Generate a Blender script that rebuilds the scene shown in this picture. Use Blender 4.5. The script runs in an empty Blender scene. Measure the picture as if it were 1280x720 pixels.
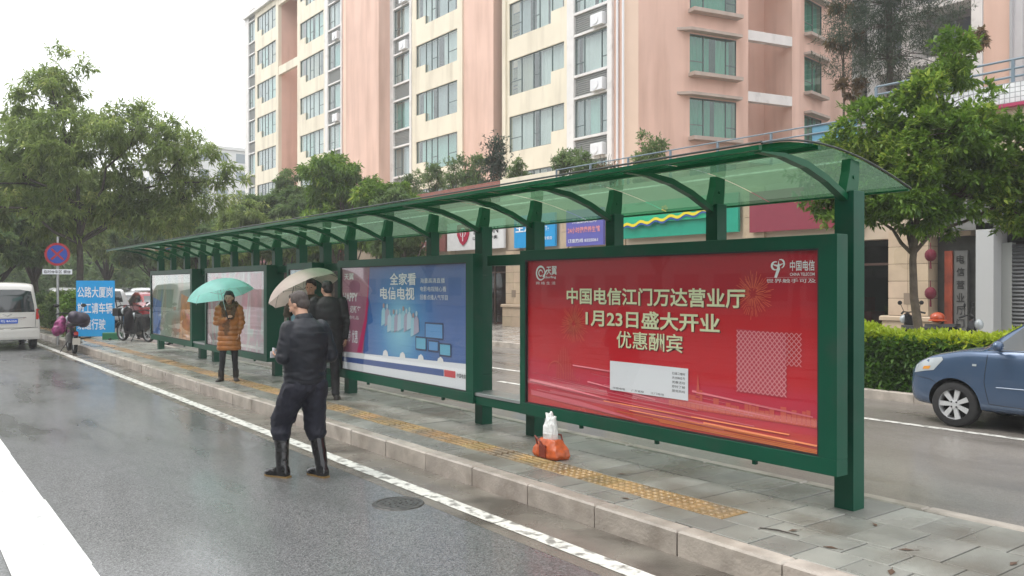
import bpy, bmesh, math, random
import numpy as np
from mathutils import Vector, Matrix, Euler, noise
from mathutils.bvhtree import BVHTree
R = math.radians
random.seed(7); rng = np.random.default_rng(7)
scn = bpy.context.scene
COL = scn.collection

# ------------------------------------------------------------ camera, sky, sun, exposure
H_CAM = 1.78
cam_d = bpy.data.cameras.new('camera'); cam = bpy.data.objects.new('camera', cam_d); COL.objects.link(cam)
cam_d.sensor_width = 36; cam_d.lens = 1040 / 1280 * 36; cam_d.clip_end = 3000; cam_d.clip_start = 0.05
AZ = math.atan(781 / 1040)
cam.location = (0, 0, H_CAM)
cam.rotation_euler = (R(90 - 0.165), 0, R(90) - AZ)
scn.camera = cam
w = bpy.data.worlds.new('World'); scn.world = w; w.use_nodes = True
nt = w.node_tree; nt.nodes.clear()
sky = nt.nodes.new('ShaderNodeTexSky'); sky.sky_type = 'NISHITA'; sky.sun_disc = False
SUN_EL, SUN_AZ = R(58), R(205)
sky.sun_elevation = SUN_EL; sky.sun_rotation = SUN_AZ; sky.dust_density = 6; sky.air_density = 1.5
cover = nt.nodes.new('ShaderNodeMix'); cover.data_type = 'RGBA'; cover.inputs[0].default_value = 0.86
cover.inputs[7].default_value = (11.2, 11.4, 11.6, 1)
bg = nt.nodes.new('ShaderNodeBackground'); bg.inputs[1].default_value = 0.1
wo = nt.nodes.new('ShaderNodeOutputWorld')
nt.links.new(sky.outputs[0], cover.inputs[6]); nt.links.new(cover.outputs[2], bg.inputs[0]); nt.links.new(bg.outputs[0], wo.inputs[0])
sl = bpy.data.lights.new('sun', 'SUN'); sl.energy = 0.9; sl.angle = R(25); sl.color = (1, .97, .92)
sun = bpy.data.objects.new('sun', sl); COL.objects.link(sun)
# world azimuth of the sun: behind and left of the camera
sd = Vector((math.sin(SUN_AZ) * math.cos(SUN_EL), math.cos(SUN_AZ) * math.cos(SUN_EL), math.sin(SUN_EL)))
sun.rotation_euler = sd.to_track_quat('Z', 'Y').to_euler(); sun.location = (0, 0, 30)
scn.view_settings.view_transform = 'Standard'; scn.view_settings.look = 'None'
scn.view_settings.exposure = 0.85; scn.view_settings.gamma = 1
scn.cycles.max_bounces = 7; scn.cycles.transparent_max_bounces = 12; scn.cycles.volume_bounces = 1
scn.cycles.diffuse_bounces = 3; scn.cycles.glossy_bounces = 3

# ------------------------------------------------------------ helpers
def tag(o, label=None, cat=None, group=None, kind=None):
    if label: o['label'] = label
    if cat: o['category'] = cat
    if group: o['group'] = group
    if kind: o['kind'] = kind
    return o
def empty(name, loc=(0, 0, 0), rz=0, label=None, cat=None, group=None):
    o = bpy.data.objects.new(name, None); COL.objects.link(o); o.empty_display_size = .2
    o.location = loc; o.rotation_euler = (0, 0, rz)
    return tag(o, label, cat, group)
def wmat(o):
    m = Matrix.LocRotScale(o.location, o.rotation_euler, o.scale)
    if o.parent: m = wmat(o.parent) @ o.matrix_parent_inverse @ m
    return m
def linkobj(name, me, parent=None, world=False, label=None, kind=None):
    """world=True: the mesh is in world coordinates although the parent stands elsewhere"""
    o = bpy.data.objects.new(name, me); COL.objects.link(o)
    if parent:
        o.parent = parent
        if world: o.matrix_parent_inverse = wmat(parent).inverted()
    if label: o['label'] = label
    if kind: o['kind'] = kind
    return o
KIDS = {}
def copy_tree(o, parent=None):
    c = o.copy(); COL.objects.link(c)
    if parent: c.parent = parent
    for ch in [x for x in bpy.data.objects if x.parent == o]: copy_tree(ch, c)
    return c
def frame_from(d):
    d = Vector(d).normalized()
    u = d.cross(Vector((0, 0, 1)))
    if u.length < 1e-3: u = d.cross(Vector((1, 0, 0)))
    u.normalize(); v = u.cross(d).normalized()
    return u, v, d
class MB:
    def __init__(s): s.v = []; s.f = []; s.m = []; s.T = None
    def add(s, vs, fs, mi=0):
        n = len(s.v)
        if s.T is not None: vs = [tuple(s.T @ Vector(p)) for p in vs]
        s.v += [tuple(p) for p in vs]; s.f += [tuple(i + n for i in f) for f in fs]; s.m += [mi] * len(fs); return s
    def box(s, a, b, mi=0):
        x0, x1 = sorted((a[0], b[0])); y0, y1 = sorted((a[1], b[1])); z0, z1 = sorted((a[2], b[2]))
        return s.add([(x0,y0,z0),(x1,y0,z0),(x1,y1,z0),(x0,y1,z0),(x0,y0,z1),(x1,y0,z1),(x1,y1,z1),(x0,y1,z1)],
              [(0,3,2,1),(4,5,6,7),(0,1,5,4),(1,2,6,5),(2,3,7,6),(3,0,4,7)], mi)
    def bbox(s, a, b, c=.01, mi=0):
        """box with chamfered top edges"""
        x0, x1 = sorted((a[0], b[0])); y0, y1 = sorted((a[1], b[1])); z0, z1 = sorted((a[2], b[2]))
        vs = [(x0,y0,z0),(x1,y0,z0),(x1,y1,z0),(x0,y1,z0),(x0,y0,z1-c),(x1,y0,z1-c),(x1,y1,z1-c),(x0,y1,z1-c),
              (x0+c,y0+c,z1),(x1-c,y0+c,z1),(x1-c,y1-c,z1),(x0+c,y1-c,z1)]
        fs = [(0,3,2,1)]
        for i in range(4):
            j = (i+1) % 4; fs += [(i,j,j+4,i+4),(i+4,j+4,j+8,i+8)]
        return s.add(vs, fs + [(8,9,10,11)], mi)
    def quad(s, a, b, c, d, mi=0): return s.add([a,b,c,d], [(0,1,2,3)], mi)
    def cone(s, p0, p1, r0, r1=None, n=12, mi=0, cap=True):
        r1 = r0 if r1 is None else r1
        p0 = Vector(p0); p1 = Vector(p1); u, v, d = frame_from(p1 - p0)
        vs = []
        for p, r in ((p0, r0), (p1, r1)):
            for i in range(n):
                a = 2*math.pi*i/n; vs.append(p + u*(math.cos(a)*r) + v*(math.sin(a)*r))
        fs = [(i, (i+1) % n, n+(i+1) % n, n+i) for i in range(n)]
        if cap: fs += [tuple(range(n))[::-1], tuple(range(n, 2*n))]
        return s.add(vs, fs, mi)
    def tube(s, pts, rad, n=8, mi=0, cap=True):
        pts = [Vector(p) for p in pts]; m = len(pts)
        rad = rad if isinstance(rad, (list, tuple)) else [rad]*m
        vs = []; u = None
        for k, p in enumerate(pts):
            d = (pts[min(k+1, m-1)] - pts[max(k-1, 0)]).normalized()
            if u is None: u, v, _ = frame_from(d)
            else:
                u = (u - d*u.dot(d)).normalized(); v = d.cross(u).normalized()
                v = u.cross(d).normalized() * 1
            for i in range(n):
                a = 2*math.pi*i/n; vs.append(p + u*(math.cos(a)*rad[k]) + v*(math.sin(a)*rad[k]))
        fs = []
        for k in range(m-1):
            for i in range(n): fs.append((k*n+i, k*n+(i+1) % n, (k+1)*n+(i+1) % n, (k+1)*n+i))
        if cap: fs += [tuple(range(n))[::-1], tuple(range((m-1)*n, m*n))]
        return s.add(vs, fs, mi)
    def lathe(s, prof, n=24, M=Matrix(), mi=0):
        """profile of (radius, height) about local z"""
        vs = []; m = len(prof)
        for r, z in prof:
            for i in range(n):
                a = 2*math.pi*i/n; vs.append(M @ Vector((r*math.cos(a), r*math.sin(a), z)))
        fs = [(k*n+i, k*n+(i+1) % n, (k+1)*n+(i+1) % n, (k+1)*n+i) for k in range(m-1) for i in range(n)]
        return s.add(vs, fs, mi)
    def loft(s, rings, mi=0, cap=True, closed=True):
        n = len(rings[0]); vs = [p for r in rings for p in r]; fs = []
        for k in range(len(rings)-1):
            for i in range(n if closed else n-1):
                fs.append((k*n+i, k*n+(i+1) % n, (k+1)*n+(i+1) % n, (k+1)*n+i))
        if cap: fs += [tuple(range(n))[::-1], tuple(range((len(rings)-1)*n, len(rings)*n))]
        return s.add(vs, fs, mi)
    def ell(s, c, r, rot=None, n=12, mi=0):
        c = Vector(c); Rm = rot if rot is not None else Matrix.Identity(3)
        r = (r, r, r) if isinstance(r, (int, float)) else r
        vs = []; k = n // 2 + 1; fs = []
        vs.append(c + Rm @ Vector((0, 0, -r[2])))
        for a in range(1, k):
            t = -math.pi/2 + math.pi*a/k
            for i in range(n):
                p = 2*math.pi*i/n; vs.append(c + Rm @ Vector((r[0]*math.cos(t)*math.cos(p), r[1]*math.cos(t)*math.sin(p), r[2]*math.sin(t))))
        vs.append(c + Rm @ Vector((0, 0, r[2]))); L = len(vs)-1
        for i in range(n): fs.append((0, 1+(i+1) % n, 1+i)); fs.append((L, L-n+i, L-n+(i+1) % n))
        for a in range(k-2):
            for i in range(n): fs.append((1+a*n+i, 1+a*n+(i+1) % n, 1+(a+1)*n+(i+1) % n, 1+(a+1)*n+i))
        return s.add(vs, fs, mi)
    def cap(s, p0, p1, r0, r1, n=12, mi=0):
        """tapered capsule"""
        p0 = Vector(p0); p1 = Vector(p1); u, v, d = frame_from(p1 - p0); rings = []
        for p, r, sg in ((p0, r0, -1), (p1, r1, 1)):
            ts = (-80, -50, -25, 0) if sg < 0 else (0, 25, 50, 80)
            for t in ts:
                c = p + d*(math.sin(R(t))*r); q = math.cos(R(t))*r
                rings.append([c + u*(math.cos(2*math.pi*i/n)*q) + v*(math.sin(2*math.pi*i/n)*q) for i in range(n)])
        return s.loft(rings, mi)
    def prism(s, poly, a, b, plane='xz', mi=0):
        """extrude a 2D polygon; plane xz extrudes along y, yz along x, xy along z"""
        def P(p, t): return {'xz': (p[0], t, p[1]), 'yz': (t, p[0], p[1]), 'xy': (p[0], p[1], t)}[plane]
        n = len(poly); vs = [P(p, a) for p in poly] + [P(p, b) for p in poly]
        fs = [tuple(range(n)), tuple(range(n, 2*n))[::-1]] + [(i, i+n, (i+1) % n + n, (i+1) % n) for i in range(n)]
        return s.add(vs, fs, mi)
    def mesh(s, name, mats, smooth=False):
        me = bpy.data.meshes.new(name); me.from_pydata(s.v, [], s.f)
        for m in (mats if isinstance(mats, (list, tuple)) else [mats]): me.materials.append(m)
        if any(s.m): me.polygons.foreach_set('material_index', s.m)
        bm = bmesh.new(); bm.from_mesh(me); bmesh.ops.recalc_face_normals(bm, faces=bm.faces); bm.to_mesh(me); bm.free()
        if smooth: me.polygons.foreach_set('use_smooth', [True]*len(me.polygons)); smooth_angle(me, 40)
        return me
    def build(s, name, mats, parent=None, smooth=False, world=False, label=None, kind=None):
        return linkobj(name, s.mesh(name, mats, smooth), parent, world, label, kind)
def smooth_angle(me, deg):
    bm = bmesh.new(); bm.from_mesh(me)
    for e in bm.edges:
        if len(e.link_faces) == 2 and e.calc_face_angle(0) > R(deg): e.smooth = False
    bm.to_mesh(me); bm.free()
def evald(me, mods):
    """apply modifiers to a mesh, returns a new mesh; mods = [(type, {props})]"""
    o = bpy.data.objects.new('work', me); COL.objects.link(o)
    for t, pr in mods:
        m = o.modifiers.new(t, t)
        for k, v in pr.items(): setattr(m, k, v)
    bpy.context.view_layer.update()
    dg = bpy.context.evaluated_depsgraph_get()
    r = bpy.data.meshes.new_from_object(o.evaluated_get(dg), depsgraph=dg)
    bpy.data.objects.remove(o)
    return r
def remesh(mb, name, mats, vox, smooth_it=3, disp=None, dec=None):
    me = mb.mesh(name + '_src', [])
    r = evald(me, [('REMESH', dict(mode='VOXEL', voxel_size=vox)), ('SMOOTH', dict(iterations=smooth_it, factor=.6))])
    if disp:
        amp, fn = disp
        n = len(r.vertices); co = np.empty(n*3); r.vertices.foreach_get('co', co); co = co.reshape(-1, 3)
        nm = np.empty(n*3); r.vertices.foreach_get('normal', nm); nm = nm.reshape(-1, 3)
        d = np.array([fn(Vector(c)) for c in co]) * amp
        r.vertices.foreach_set('co', (co + nm*d[:, None]).ravel()); r.update()
    if dec: r = evald(r, [('DECIMATE', dict(ratio=dec))])
    r.materials.clear()
    for m in (mats if isinstance(mats, (list, tuple)) else [mats]): r.materials.append(m)
    r.polygons.foreach_set('use_smooth', [True]*len(r.polygons))
    r.name = name
    return r
def npmesh(name, V, F, mat_):
    """fast mesh from numpy arrays; F is (n,4) or (n,3)"""
    me = bpy.data.meshes.new(name); nv, nf, k = len(V), len(F), F.shape[1]
    me.vertices.add(nv); me.vertices.foreach_set('co', np.asarray(V, dtype=np.float32).ravel())
    me.loops.add(nf*k); me.loops.foreach_set('vertex_index', F.astype(np.int32).ravel())
    me.polygons.add(nf); me.polygons.foreach_set('loop_start', np.arange(0, nf*k, k, dtype=np.int32))
    me.update(calc_edges=True); me.materials.append(mat_); return me

# ------------------------------------------------------------ materials
MATS = {}
def mat(name, base, rough=.6, metal=0, var=.0, vscale=4, bump=0, bscale=60, spec=.5, coat=0, rrough=None, rscale=1.2, objvar=0, trans=0, dirt=None, alpha=1, sheen=0, detail=6, streak=0):
    if name in MATS: return MATS[name]
    m = bpy.data.materials.new(name); m.use_nodes = True; nt = m.node_tree; N = nt.nodes; L = nt.links
    b = N['Principled BSDF']; b.inputs['Base Color'].default_value = (*base, 1); b.inputs['Roughness'].default_value = rough
    b.inputs['Metallic'].default_value = metal; b.inputs['Specular IOR Level'].default_value = spec
    b.inputs['Coat Weight'].default_value = coat; b.inputs['Coat Roughness'].default_value = .06
    b.inputs['Sheen Weight'].default_value = sheen
    g = N.new('ShaderNodeNewGeometry'); src = None
    def nz(scale, det=detail):
        n = N.new('ShaderNodeTexNoise'); n.inputs['Scale'].default_value = scale; n.inputs['Detail'].default_value = det
        L.new(g.outputs['Position'], n.inputs['Vector']); return n
    col = None
    if var or objvar or dirt:
        rgb = N.new('ShaderNodeRGB'); rgb.outputs[0].default_value = (*base, 1); col = rgb.outputs[0]
        if var:
            n = nz(vscale); mp = N.new('ShaderNodeMapRange'); mp.inputs[1].default_value = .3; mp.inputs[2].default_value = .7
            mp.inputs[3].default_value = 1-var; mp.inputs[4].default_value = 1+var
            L.new(n.outputs[0], mp.inputs[0])
            h = N.new('ShaderNodeHueSaturation'); L.new(col, h.inputs['Color']); L.new(mp.outputs[0], h.inputs['Value']); col = h.outputs[0]
        if objvar:
            oi = N.new('ShaderNodeObjectInfo'); mp = N.new('ShaderNodeMapRange'); mp.inputs[3].default_value = 1-objvar; mp.inputs[4].default_value = 1+objvar
            L.new(oi.outputs['Random'], mp.inputs[0])
            h = N.new('ShaderNodeHueSaturation'); L.new(col, h.inputs['Color']); L.new(mp.outputs[0], h.inputs['Value'])
            mh = N.new('ShaderNodeMapRange'); mh.inputs[3].default_value = .5-objvar*.08; mh.inputs[4].default_value = .5+objvar*.08
            wn = N.new('ShaderNodeTexWhiteNoise'); wn.noise_dimensions = '1D'; L.new(oi.outputs['Random'], wn.inputs['W']); L.new(wn.outputs[0], mh.inputs[0]); L.new(mh.outputs[0], h.inputs['Hue'])
            col = h.outputs[0]
        if dirt:
            dc, sc, lo, hi, amt = dirt
            n = nz(sc, 8)
            if streak:
                sm_ = N.new('ShaderNodeMapping'); sm_.inputs['Scale'].default_value = (1, 1, streak); L.new(g.outputs['Position'], sm_.inputs[0]); L.new(sm_.outputs[0], n.inputs['Vector'])
            mp = N.new('ShaderNodeMapRange'); mp.inputs[1].default_value = lo; mp.inputs[2].default_value = hi; mp.inputs[4].default_value = amt
            L.new(n.outputs[0], mp.inputs[0]); mx = N.new('ShaderNodeMix'); mx.data_type = 'RGBA'; mx.inputs[7].default_value = (*dc, 1)
            L.new(mp.outputs[0], mx.inputs[0]); L.new(col, mx.inputs[6]); col = mx.outputs[2]
        L.new(col, b.inputs['Base Color'])
    if rrough:
        n = nz(rscale, 4); mp = N.new('ShaderNodeMapRange'); mp.inputs[1].default_value = .35; mp.inputs[2].default_value = .65
        mp.inputs[3].default_value = rrough[0]; mp.inputs[4].default_value = rrough[1]; L.new(n.outputs[0], mp.inputs[0]); L.new(mp.outputs[0], b.inputs['Roughness'])
    if bump:
        n = nz(bscale, 5); bp = N.new('ShaderNodeBump'); bp.inputs['Strength'].default_value = min(1, bump); bp.inputs['Distance'].default_value = .01
        L.new(n.outputs[0], bp.inputs['Height']); L.new(bp.outputs[0], b.inputs['Normal'])
    if trans: b.inputs['Transmission Weight'].default_value = trans
    if alpha < 1: b.inputs['Alpha'].default_value = alpha
    m['out'] = 1; MATS[name] = m; return m
def glass_mat(name, tint=(.6, .7, .68), refl=.06, rough=.03, gcol=(.9, .95, .95), diffuse=None, dfac=0):
    """thin glass: a see-through tint mixed with a mirror by viewing angle"""
    if name in MATS: return MATS[name]
    m = bpy.data.materials.new(name); m.use_nodes = True; nt = m.node_tree; N = nt.nodes; L = nt.links; N.clear()
    o = N.new('ShaderNodeOutputMaterial'); t = N.new('ShaderNodeBsdfTransparent'); t.inputs[0].default_value = (*tint, 1)
    g = N.new('ShaderNodeBsdfGlossy'); g.inputs[0].default_value = (*gcol, 1); g.inputs['Roughness'].default_value = rough
    lw = N.new('ShaderNodeLayerWeight'); lw.inputs[0].default_value = .5; pw = N.new('ShaderNodeMath'); pw.operation = 'POWER'; pw.inputs[1].default_value = 4
    L.new(lw.outputs['Facing'], pw.inputs[0]); f = N.new('ShaderNodeMath'); f.operation = 'MULTIPLY_ADD'; f.inputs[1].default_value = .9; f.inputs[2].default_value = refl; f.use_clamp = True; L.new(pw.outputs[0], f.inputs[0])
    mx = N.new('ShaderNodeMixShader'); base = t.outputs[0]
    if diffuse:
        df = N.new('ShaderNodeBsdfDiffuse'); df.inputs[0].default_value = (*diffuse, 1); tr = N.new('ShaderNodeBsdfTranslucent'); tr.inputs[0].default_value = (*diffuse, 1)
        a = N.new('ShaderNodeMixShader'); L.new(df.outputs[0], a.inputs[1]); L.new(tr.outputs[0], a.inputs[2])
        m2 = N.new('ShaderNodeMixShader'); m2.inputs[0].default_value = dfac; L.new(base, m2.inputs[1]); L.new(a.outputs[0], m2.inputs[2]); base = m2.outputs[0]
    L.new(f.outputs[0], mx.inputs[0]); L.new(base, mx.inputs[1]); L.new(g.outputs[0], mx.inputs[2]); L.new(mx.outputs[0], o.inputs[0])
    MATS[name] = m; return m
def leaf_mat(name, c0, c1, c2=None, transl=.35, rough=.45):
    if name in MATS: return MATS[name]
    m = bpy.data.materials.new(name); m.use_nodes = True; nt = m.node_tree; N = nt.nodes; L = nt.links
    b = N['Principled BSDF']; out = N['Material Output']; g = N.new('ShaderNodeNewGeometry')
    cr = N.new('ShaderNodeValToRGB'); e = cr.color_ramp.elements; e[0].color = (*c0, 1); e[1].color = (*c1, 1)
    if c2: x = cr.color_ramp.elements.new(.8); x.color = (*c1, 1); e[-1].color = (*c2, 1)
    n = N.new('ShaderNodeTexNoise'); n.inputs['Scale'].default_value = .9; L.new(g.outputs['Position'], n.inputs['Vector'])
    mp = N.new('ShaderNodeMath'); mp.operation = 'MULTIPLY_ADD'; mp.inputs[1].default_value = 1.4; mp.inputs[2].default_value = -.45
    L.new(n.outputs[0], mp.inputs[0]); ad = N.new('ShaderNodeMath'); ad.operation = 'MULTIPLY_ADD'; ad.inputs[1].default_value = .55
    L.new(g.outputs['Random Per Island'], ad.inputs[0]); L.new(mp.outputs[0], ad.inputs[2]); L.new(ad.outputs[0], cr.inputs[0])
    L.new(cr.outputs[0], b.inputs['Base Color']); b.inputs['Roughness'].default_value = rough; b.inputs['Specular IOR Level'].default_value = .35
    tr = N.new('ShaderNodeBsdfTranslucent'); hs = N.new('ShaderNodeHueSaturation'); hs.inputs['Value'].default_value = 1.5; L.new(cr.outputs[0], hs.inputs['Color']); L.new(hs.outputs[0], tr.inputs[0])
    mx = N.new('ShaderNodeMixShader'); mx.inputs[0].default_value = transl; L.new(b.outputs[0], mx.inputs[1]); L.new(tr.outputs[0], mx.inputs[2]); L.new(mx.outputs[0], out.inputs[0])
    MATS[name] = m; return m

def road_mat(name, base, speck=.5, lo=.16, hi=.5, bs=.6):
    m = bpy.data.materials.new(name); m.use_nodes = True; nt = m.node_tree; N = nt.nodes; L = nt.links
    b = N['Principled BSDF']; g = N.new('ShaderNodeNewGeometry')
    def nz(scale, det, stretch=None):
        n = N.new('ShaderNodeTexNoise'); n.inputs['Scale'].default_value = scale; n.inputs['Detail'].default_value = det
        if stretch:
            mpg = N.new('ShaderNodeMapping'); mpg.inputs['Scale'].default_value = stretch; L.new(g.outputs['Position'], mpg.inputs[0]); L.new(mpg.outputs[0], n.inputs['Vector'])
        else: L.new(g.outputs['Position'], n.inputs['Vector'])
        return n
    v = N.new('ShaderNodeTexVoronoi'); v.inputs['Scale'].default_value = 105; L.new(g.outputs['Position'], v.inputs['Vector'])
    big = nz(.55, 5, (.35, 1.3, 1)); fine = nz(160, 2)
    mp = N.new('ShaderNodeMapRange'); mp.inputs[1].default_value = .0; mp.inputs[2].default_value = .9; mp.inputs[3].default_value = 1+speck; mp.inputs[4].default_value = 1-speck
    L.new(v.outputs['Color'], mp.inputs[0])
    m2 = N.new('ShaderNodeMapRange'); m2.inputs[1].default_value = .3; m2.inputs[2].default_value = .7; m2.inputs[3].default_value = .84; m2.inputs[4].default_value = 1.16; L.new(big.outputs[0], m2.inputs[0])
    mu = N.new('ShaderNodeMath'); mu.operation = 'MULTIPLY'; L.new(mp.outputs[0], mu.inputs[0]); L.new(m2.outputs[0], mu.inputs[1])
    h = N.new('ShaderNodeHueSaturation'); h.inputs['Color'].default_value = (*base, 1); L.new(mu.outputs[0], h.inputs['Value']); L.new(h.outputs[0], b.inputs['Base Color'])
    rn = nz(.8, 4, (.4, 1.6, 1)); r = N.new('ShaderNodeMapRange'); r.inputs[1].default_value = .38; r.inputs[2].default_value = .62; r.inputs[3].default_value = lo; r.inputs[4].default_value = hi
    L.new(rn.outputs[0], r.inputs[0]); L.new(r.outputs[0], b.inputs['Roughness']); b.inputs['Specular IOR Level'].default_value = .6
    bp = N.new('ShaderNodeBump'); bp.inputs['Distance'].default_value = .006; L.new(v.outputs['Distance'], bp.inputs['Height'])
    bst = N.new('ShaderNodeMapRange'); bst.inputs[1].default_value = .4; bst.inputs[2].default_value = .6; bst.inputs[3].default_value = bs*.25; bst.inputs[4].default_value = bs
    L.new(rn.outputs[0], bst.inputs[0]); L.new(bst.outputs[0], bp.inputs['Strength']); L.new(bp.outputs[0], b.inputs['Normal'])
    b.inputs['Coat Weight'].default_value = .35; b.inputs['Coat Roughness'].default_value = .12
    return m
def brick_mat(name, c1, c2, mortar, w_, h_, rough=(.15, .5), off=.5, plane='xy', msz=.006, bumpd=.004):
    m = bpy.data.materials.new(name); m.use_nodes = True; nt = m.node_tree; N = nt.nodes; L = nt.links
    b = N['Principled BSDF']; g = N.new('ShaderNodeNewGeometry'); vec = g.outputs['Position']
    if plane != 'xy':
        sp = N.new('ShaderNodeSeparateXYZ'); cb = N.new('ShaderNodeCombineXYZ'); L.new(vec, sp.inputs[0])
        ad = N.new('ShaderNodeMath'); L.new(sp.outputs[0], ad.inputs[0]); L.new(sp.outputs[1], ad.inputs[1])
        L.new(ad.outputs[0], cb.inputs[0]); L.new(sp.outputs[2], cb.inputs[1]); vec = cb.outputs[0]
    t = N.new('ShaderNodeTexBrick'); t.offset = off; t.inputs['Scale'].default_value = 1; t.inputs['Brick Width'].default_value = w_; t.inputs['Row Height'].default_value = h_
    t.inputs['Mortar Size'].default_value = msz; t.inputs['Color1'].default_value = (*c1, 1); t.inputs['Color2'].default_value = (*c2, 1); t.inputs['Mortar'].default_value = (*mortar, 1)
    L.new(vec, t.inputs['Vector']); n = N.new('ShaderNodeTexNoise'); n.inputs['Scale'].default_value = 3; n.inputs['Detail'].default_value = 7; L.new(g.outputs['Position'], n.inputs['Vector'])
    mp = N.new('ShaderNodeMapRange'); mp.inputs[1].default_value = .3; mp.inputs[2].default_value = .7; mp.inputs[3].default_value = .8; mp.inputs[4].default_value = 1.15; L.new(n.outputs[0], mp.inputs[0])
    h = N.new('ShaderNodeHueSaturation'); L.new(t.outputs[0], h.inputs['Color']); L.new(mp.outputs[0], h.inputs['Value']); L.new(h.outputs[0], b.inputs['Base Color'])
    r = N.new('ShaderNodeMapRange'); r.inputs[1].default_value = .35; r.inputs[2].default_value = .65; r.inputs[3].default_value = rough[0]; r.inputs[4].default_value = rough[1]; L.new(n.outputs[0], r.inputs[0]); L.new(r.outputs[0], b.inputs['Roughness'])
    bp = N.new('ShaderNodeBump'); bp.invert = True; bp.inputs['Distance'].default_value = bumpd; L.new(t.outputs['Fac'], bp.inputs['Height']); L.new(bp.outputs[0], b.inputs['Normal'])
    return m

GREEN = mat('green_paint', (.003, .068, .038), .38, var=.12, vscale=1.5, spec=.22, bump=.08, bscale=150, dirt=((.035, .06, .045), 3.2, .52, .75, .5))
GREEN_ROOF = mat('roof_green_paint', (.004, .085, .035), .32, var=.1, vscale=2, spec=.2)
CONC = mat('concrete_kerb', (.40, .355, .31), .5, var=.22, vscale=5, bump=.5, bscale=50, rrough=(.25, .6), objvar=.1, dirt=((.16, .13, .1), 3, .5, .7, .6))
PAINT = mat('road_paint', (.72, .71, .66), .45, var=.1, vscale=14, bump=.3, bscale=90, dirt=((.17, .16, .145), 11, .5, .62, .85))
PAINT_NEW = mat('fresh_road_paint', (.78, .78, .76), .45, var=.04, vscale=10, bump=.3, bscale=90, dirt=((.3, .3, .3), 9, .6, .68, .7))
STEEL = mat('brushed_steel', (.45, .46, .47), .35, metal=.9)
DARK = mat('dark_rubber', (.014, .014, .015), .55)
BLACKGLOSS = mat('black_gloss', (.01, .01, .012), .15)
WHITEP = mat('white_plastic', (.75, .76, .78), .4)
CARD = mat('white_print', (.78, .8, .84), .35)

# ------------------------------------------------------------ text and flat print
def text_mesh(body, name, m, size=1, bold=0, font_w=None, font_h=None):
    c = bpy.data.curves.new(name, 'FONT'); c.body = body; c.size = size; c.offset = bold; c.resolution_u = 3; c.align_x = 'LEFT'
    o = bpy.data.objects.new('t', c); COL.objects.link(o); bpy.context.view_layer.update()
    dg = bpy.context.evaluated_depsgraph_get(); me = bpy.data.meshes.new_from_object(o.evaluated_get(dg), depsgraph=dg)
    bpy.data.objects.remove(o)
    n = len(me.vertices); co = np.empty(n*3); me.vertices.foreach_get('co', co); co = co.reshape(-1, 3)
    lo = co.min(0); hi = co.max(0); co[:, :2] -= lo[:2]; wd, ht = (hi-lo)[:2]
    if font_w: co[:, 0] *= font_w/wd
    if font_h: co[:, 1] *= font_h/ht
    co[:, 2] = 0
    me.vertices.foreach_set('co', co.ravel()); me.materials.clear(); me.materials.append(m); me.name = name; me.update()
    return me
def text_on(body, x0, z0, w_, h_, y, m, parent, name='lettering', bold=.012, rot=0, world=True, face=None):
    """lettering standing on a plane y = const, read from -y; (x0,z0) lower left corner"""
    me = text_mesh(body, name, m, 1, bold, w_, h_)
    T = Matrix.Translation((x0, y, z0)) @ Matrix.Rotation(R(rot), 4, 'Y') @ Matrix.Rotation(R(90), 4, 'X')
    if face is not None: T = face @ Matrix.Translation((x0, y, z0)) @ Matrix.Rotation(R(90), 4, 'X')
    me.transform(T)
    return linkobj(name, me, parent, world)
# ============================================================ SETTING: ground, roads, pavement
PZ = .17                      # top of the bus platform
ASPH = road_mat('wet_asphalt', (.128, .128, .128), .7, lo=.22, hi=.6)
ASPH2 = road_mat('wet_service_asphalt', (.2, .18, .16), .3, lo=.25, hi=.6, bs=.4)
GUT = mat('gutter_concrete', (.19, .17, .145), .3, var=.22, vscale=2.5, bump=.4, bscale=70, rrough=(.12, .45), rscale=1.5, dirt=((.05, .04, .032), 1.6, .5, .65, .7))
SOIL = mat('soil_ground', (.11, .1, .08), .8, var=.3, vscale=.5)
MB().quad((-400, -300, -.06), (300, -300, -.06), (300, 500, -.06), (-400, 500, -.06)).build('ground', SOIL, kind='structure')
road = MB()
for i in range(30):
    a, b = -170 + i*7, -163 + i*7; road.quad((a, -14, 0), (b, -14, 0), (b, 3.5, 0), (a, 3.5, 0))
road = road.build('road', ASPH, kind='structure')
g = MB().quad((-150, 3.5, .001), (38, 3.5, .001), (38, 4.15, .001), (-150, 4.15, .001)).build('gutter_strip', GUT, kind='structure')
sr = MB().quad((-150, 6.06, 0), (38, 6.06, 0), (38, 12.4, 0), (-150, 12.4, 0)).quad((-150, 12.4, 0), (-15.4, 12.4, 0), (-15.4, 14.2, 0), (-150, 14.2, 0)).build('service_road', ASPH2, kind='structure')
TILEP = brick_mat('plaza_tiles', (.42, .38, .34), (.36, .33, .3), (.12, .11, .1), .6, .6, (.1, .4), off=0)
MB().quad((-15.4, 13.85, .15), (30, 13.85, .15), (30, 27, .15), (-15.4, 27, .15)).quad((-90, 14.35, .15), (-15.4, 14.35, .15), (-15.4, 27, .15), (-90, 27, .15)).build('plaza', TILEP, kind='structure')
MB().quad((-15.25, 12.55, .1), (30, 12.55, .1), (30, 13.85, .1), (-15.25, 13.85, .1)).build('planting_bed', SOIL, kind='structure')
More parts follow.
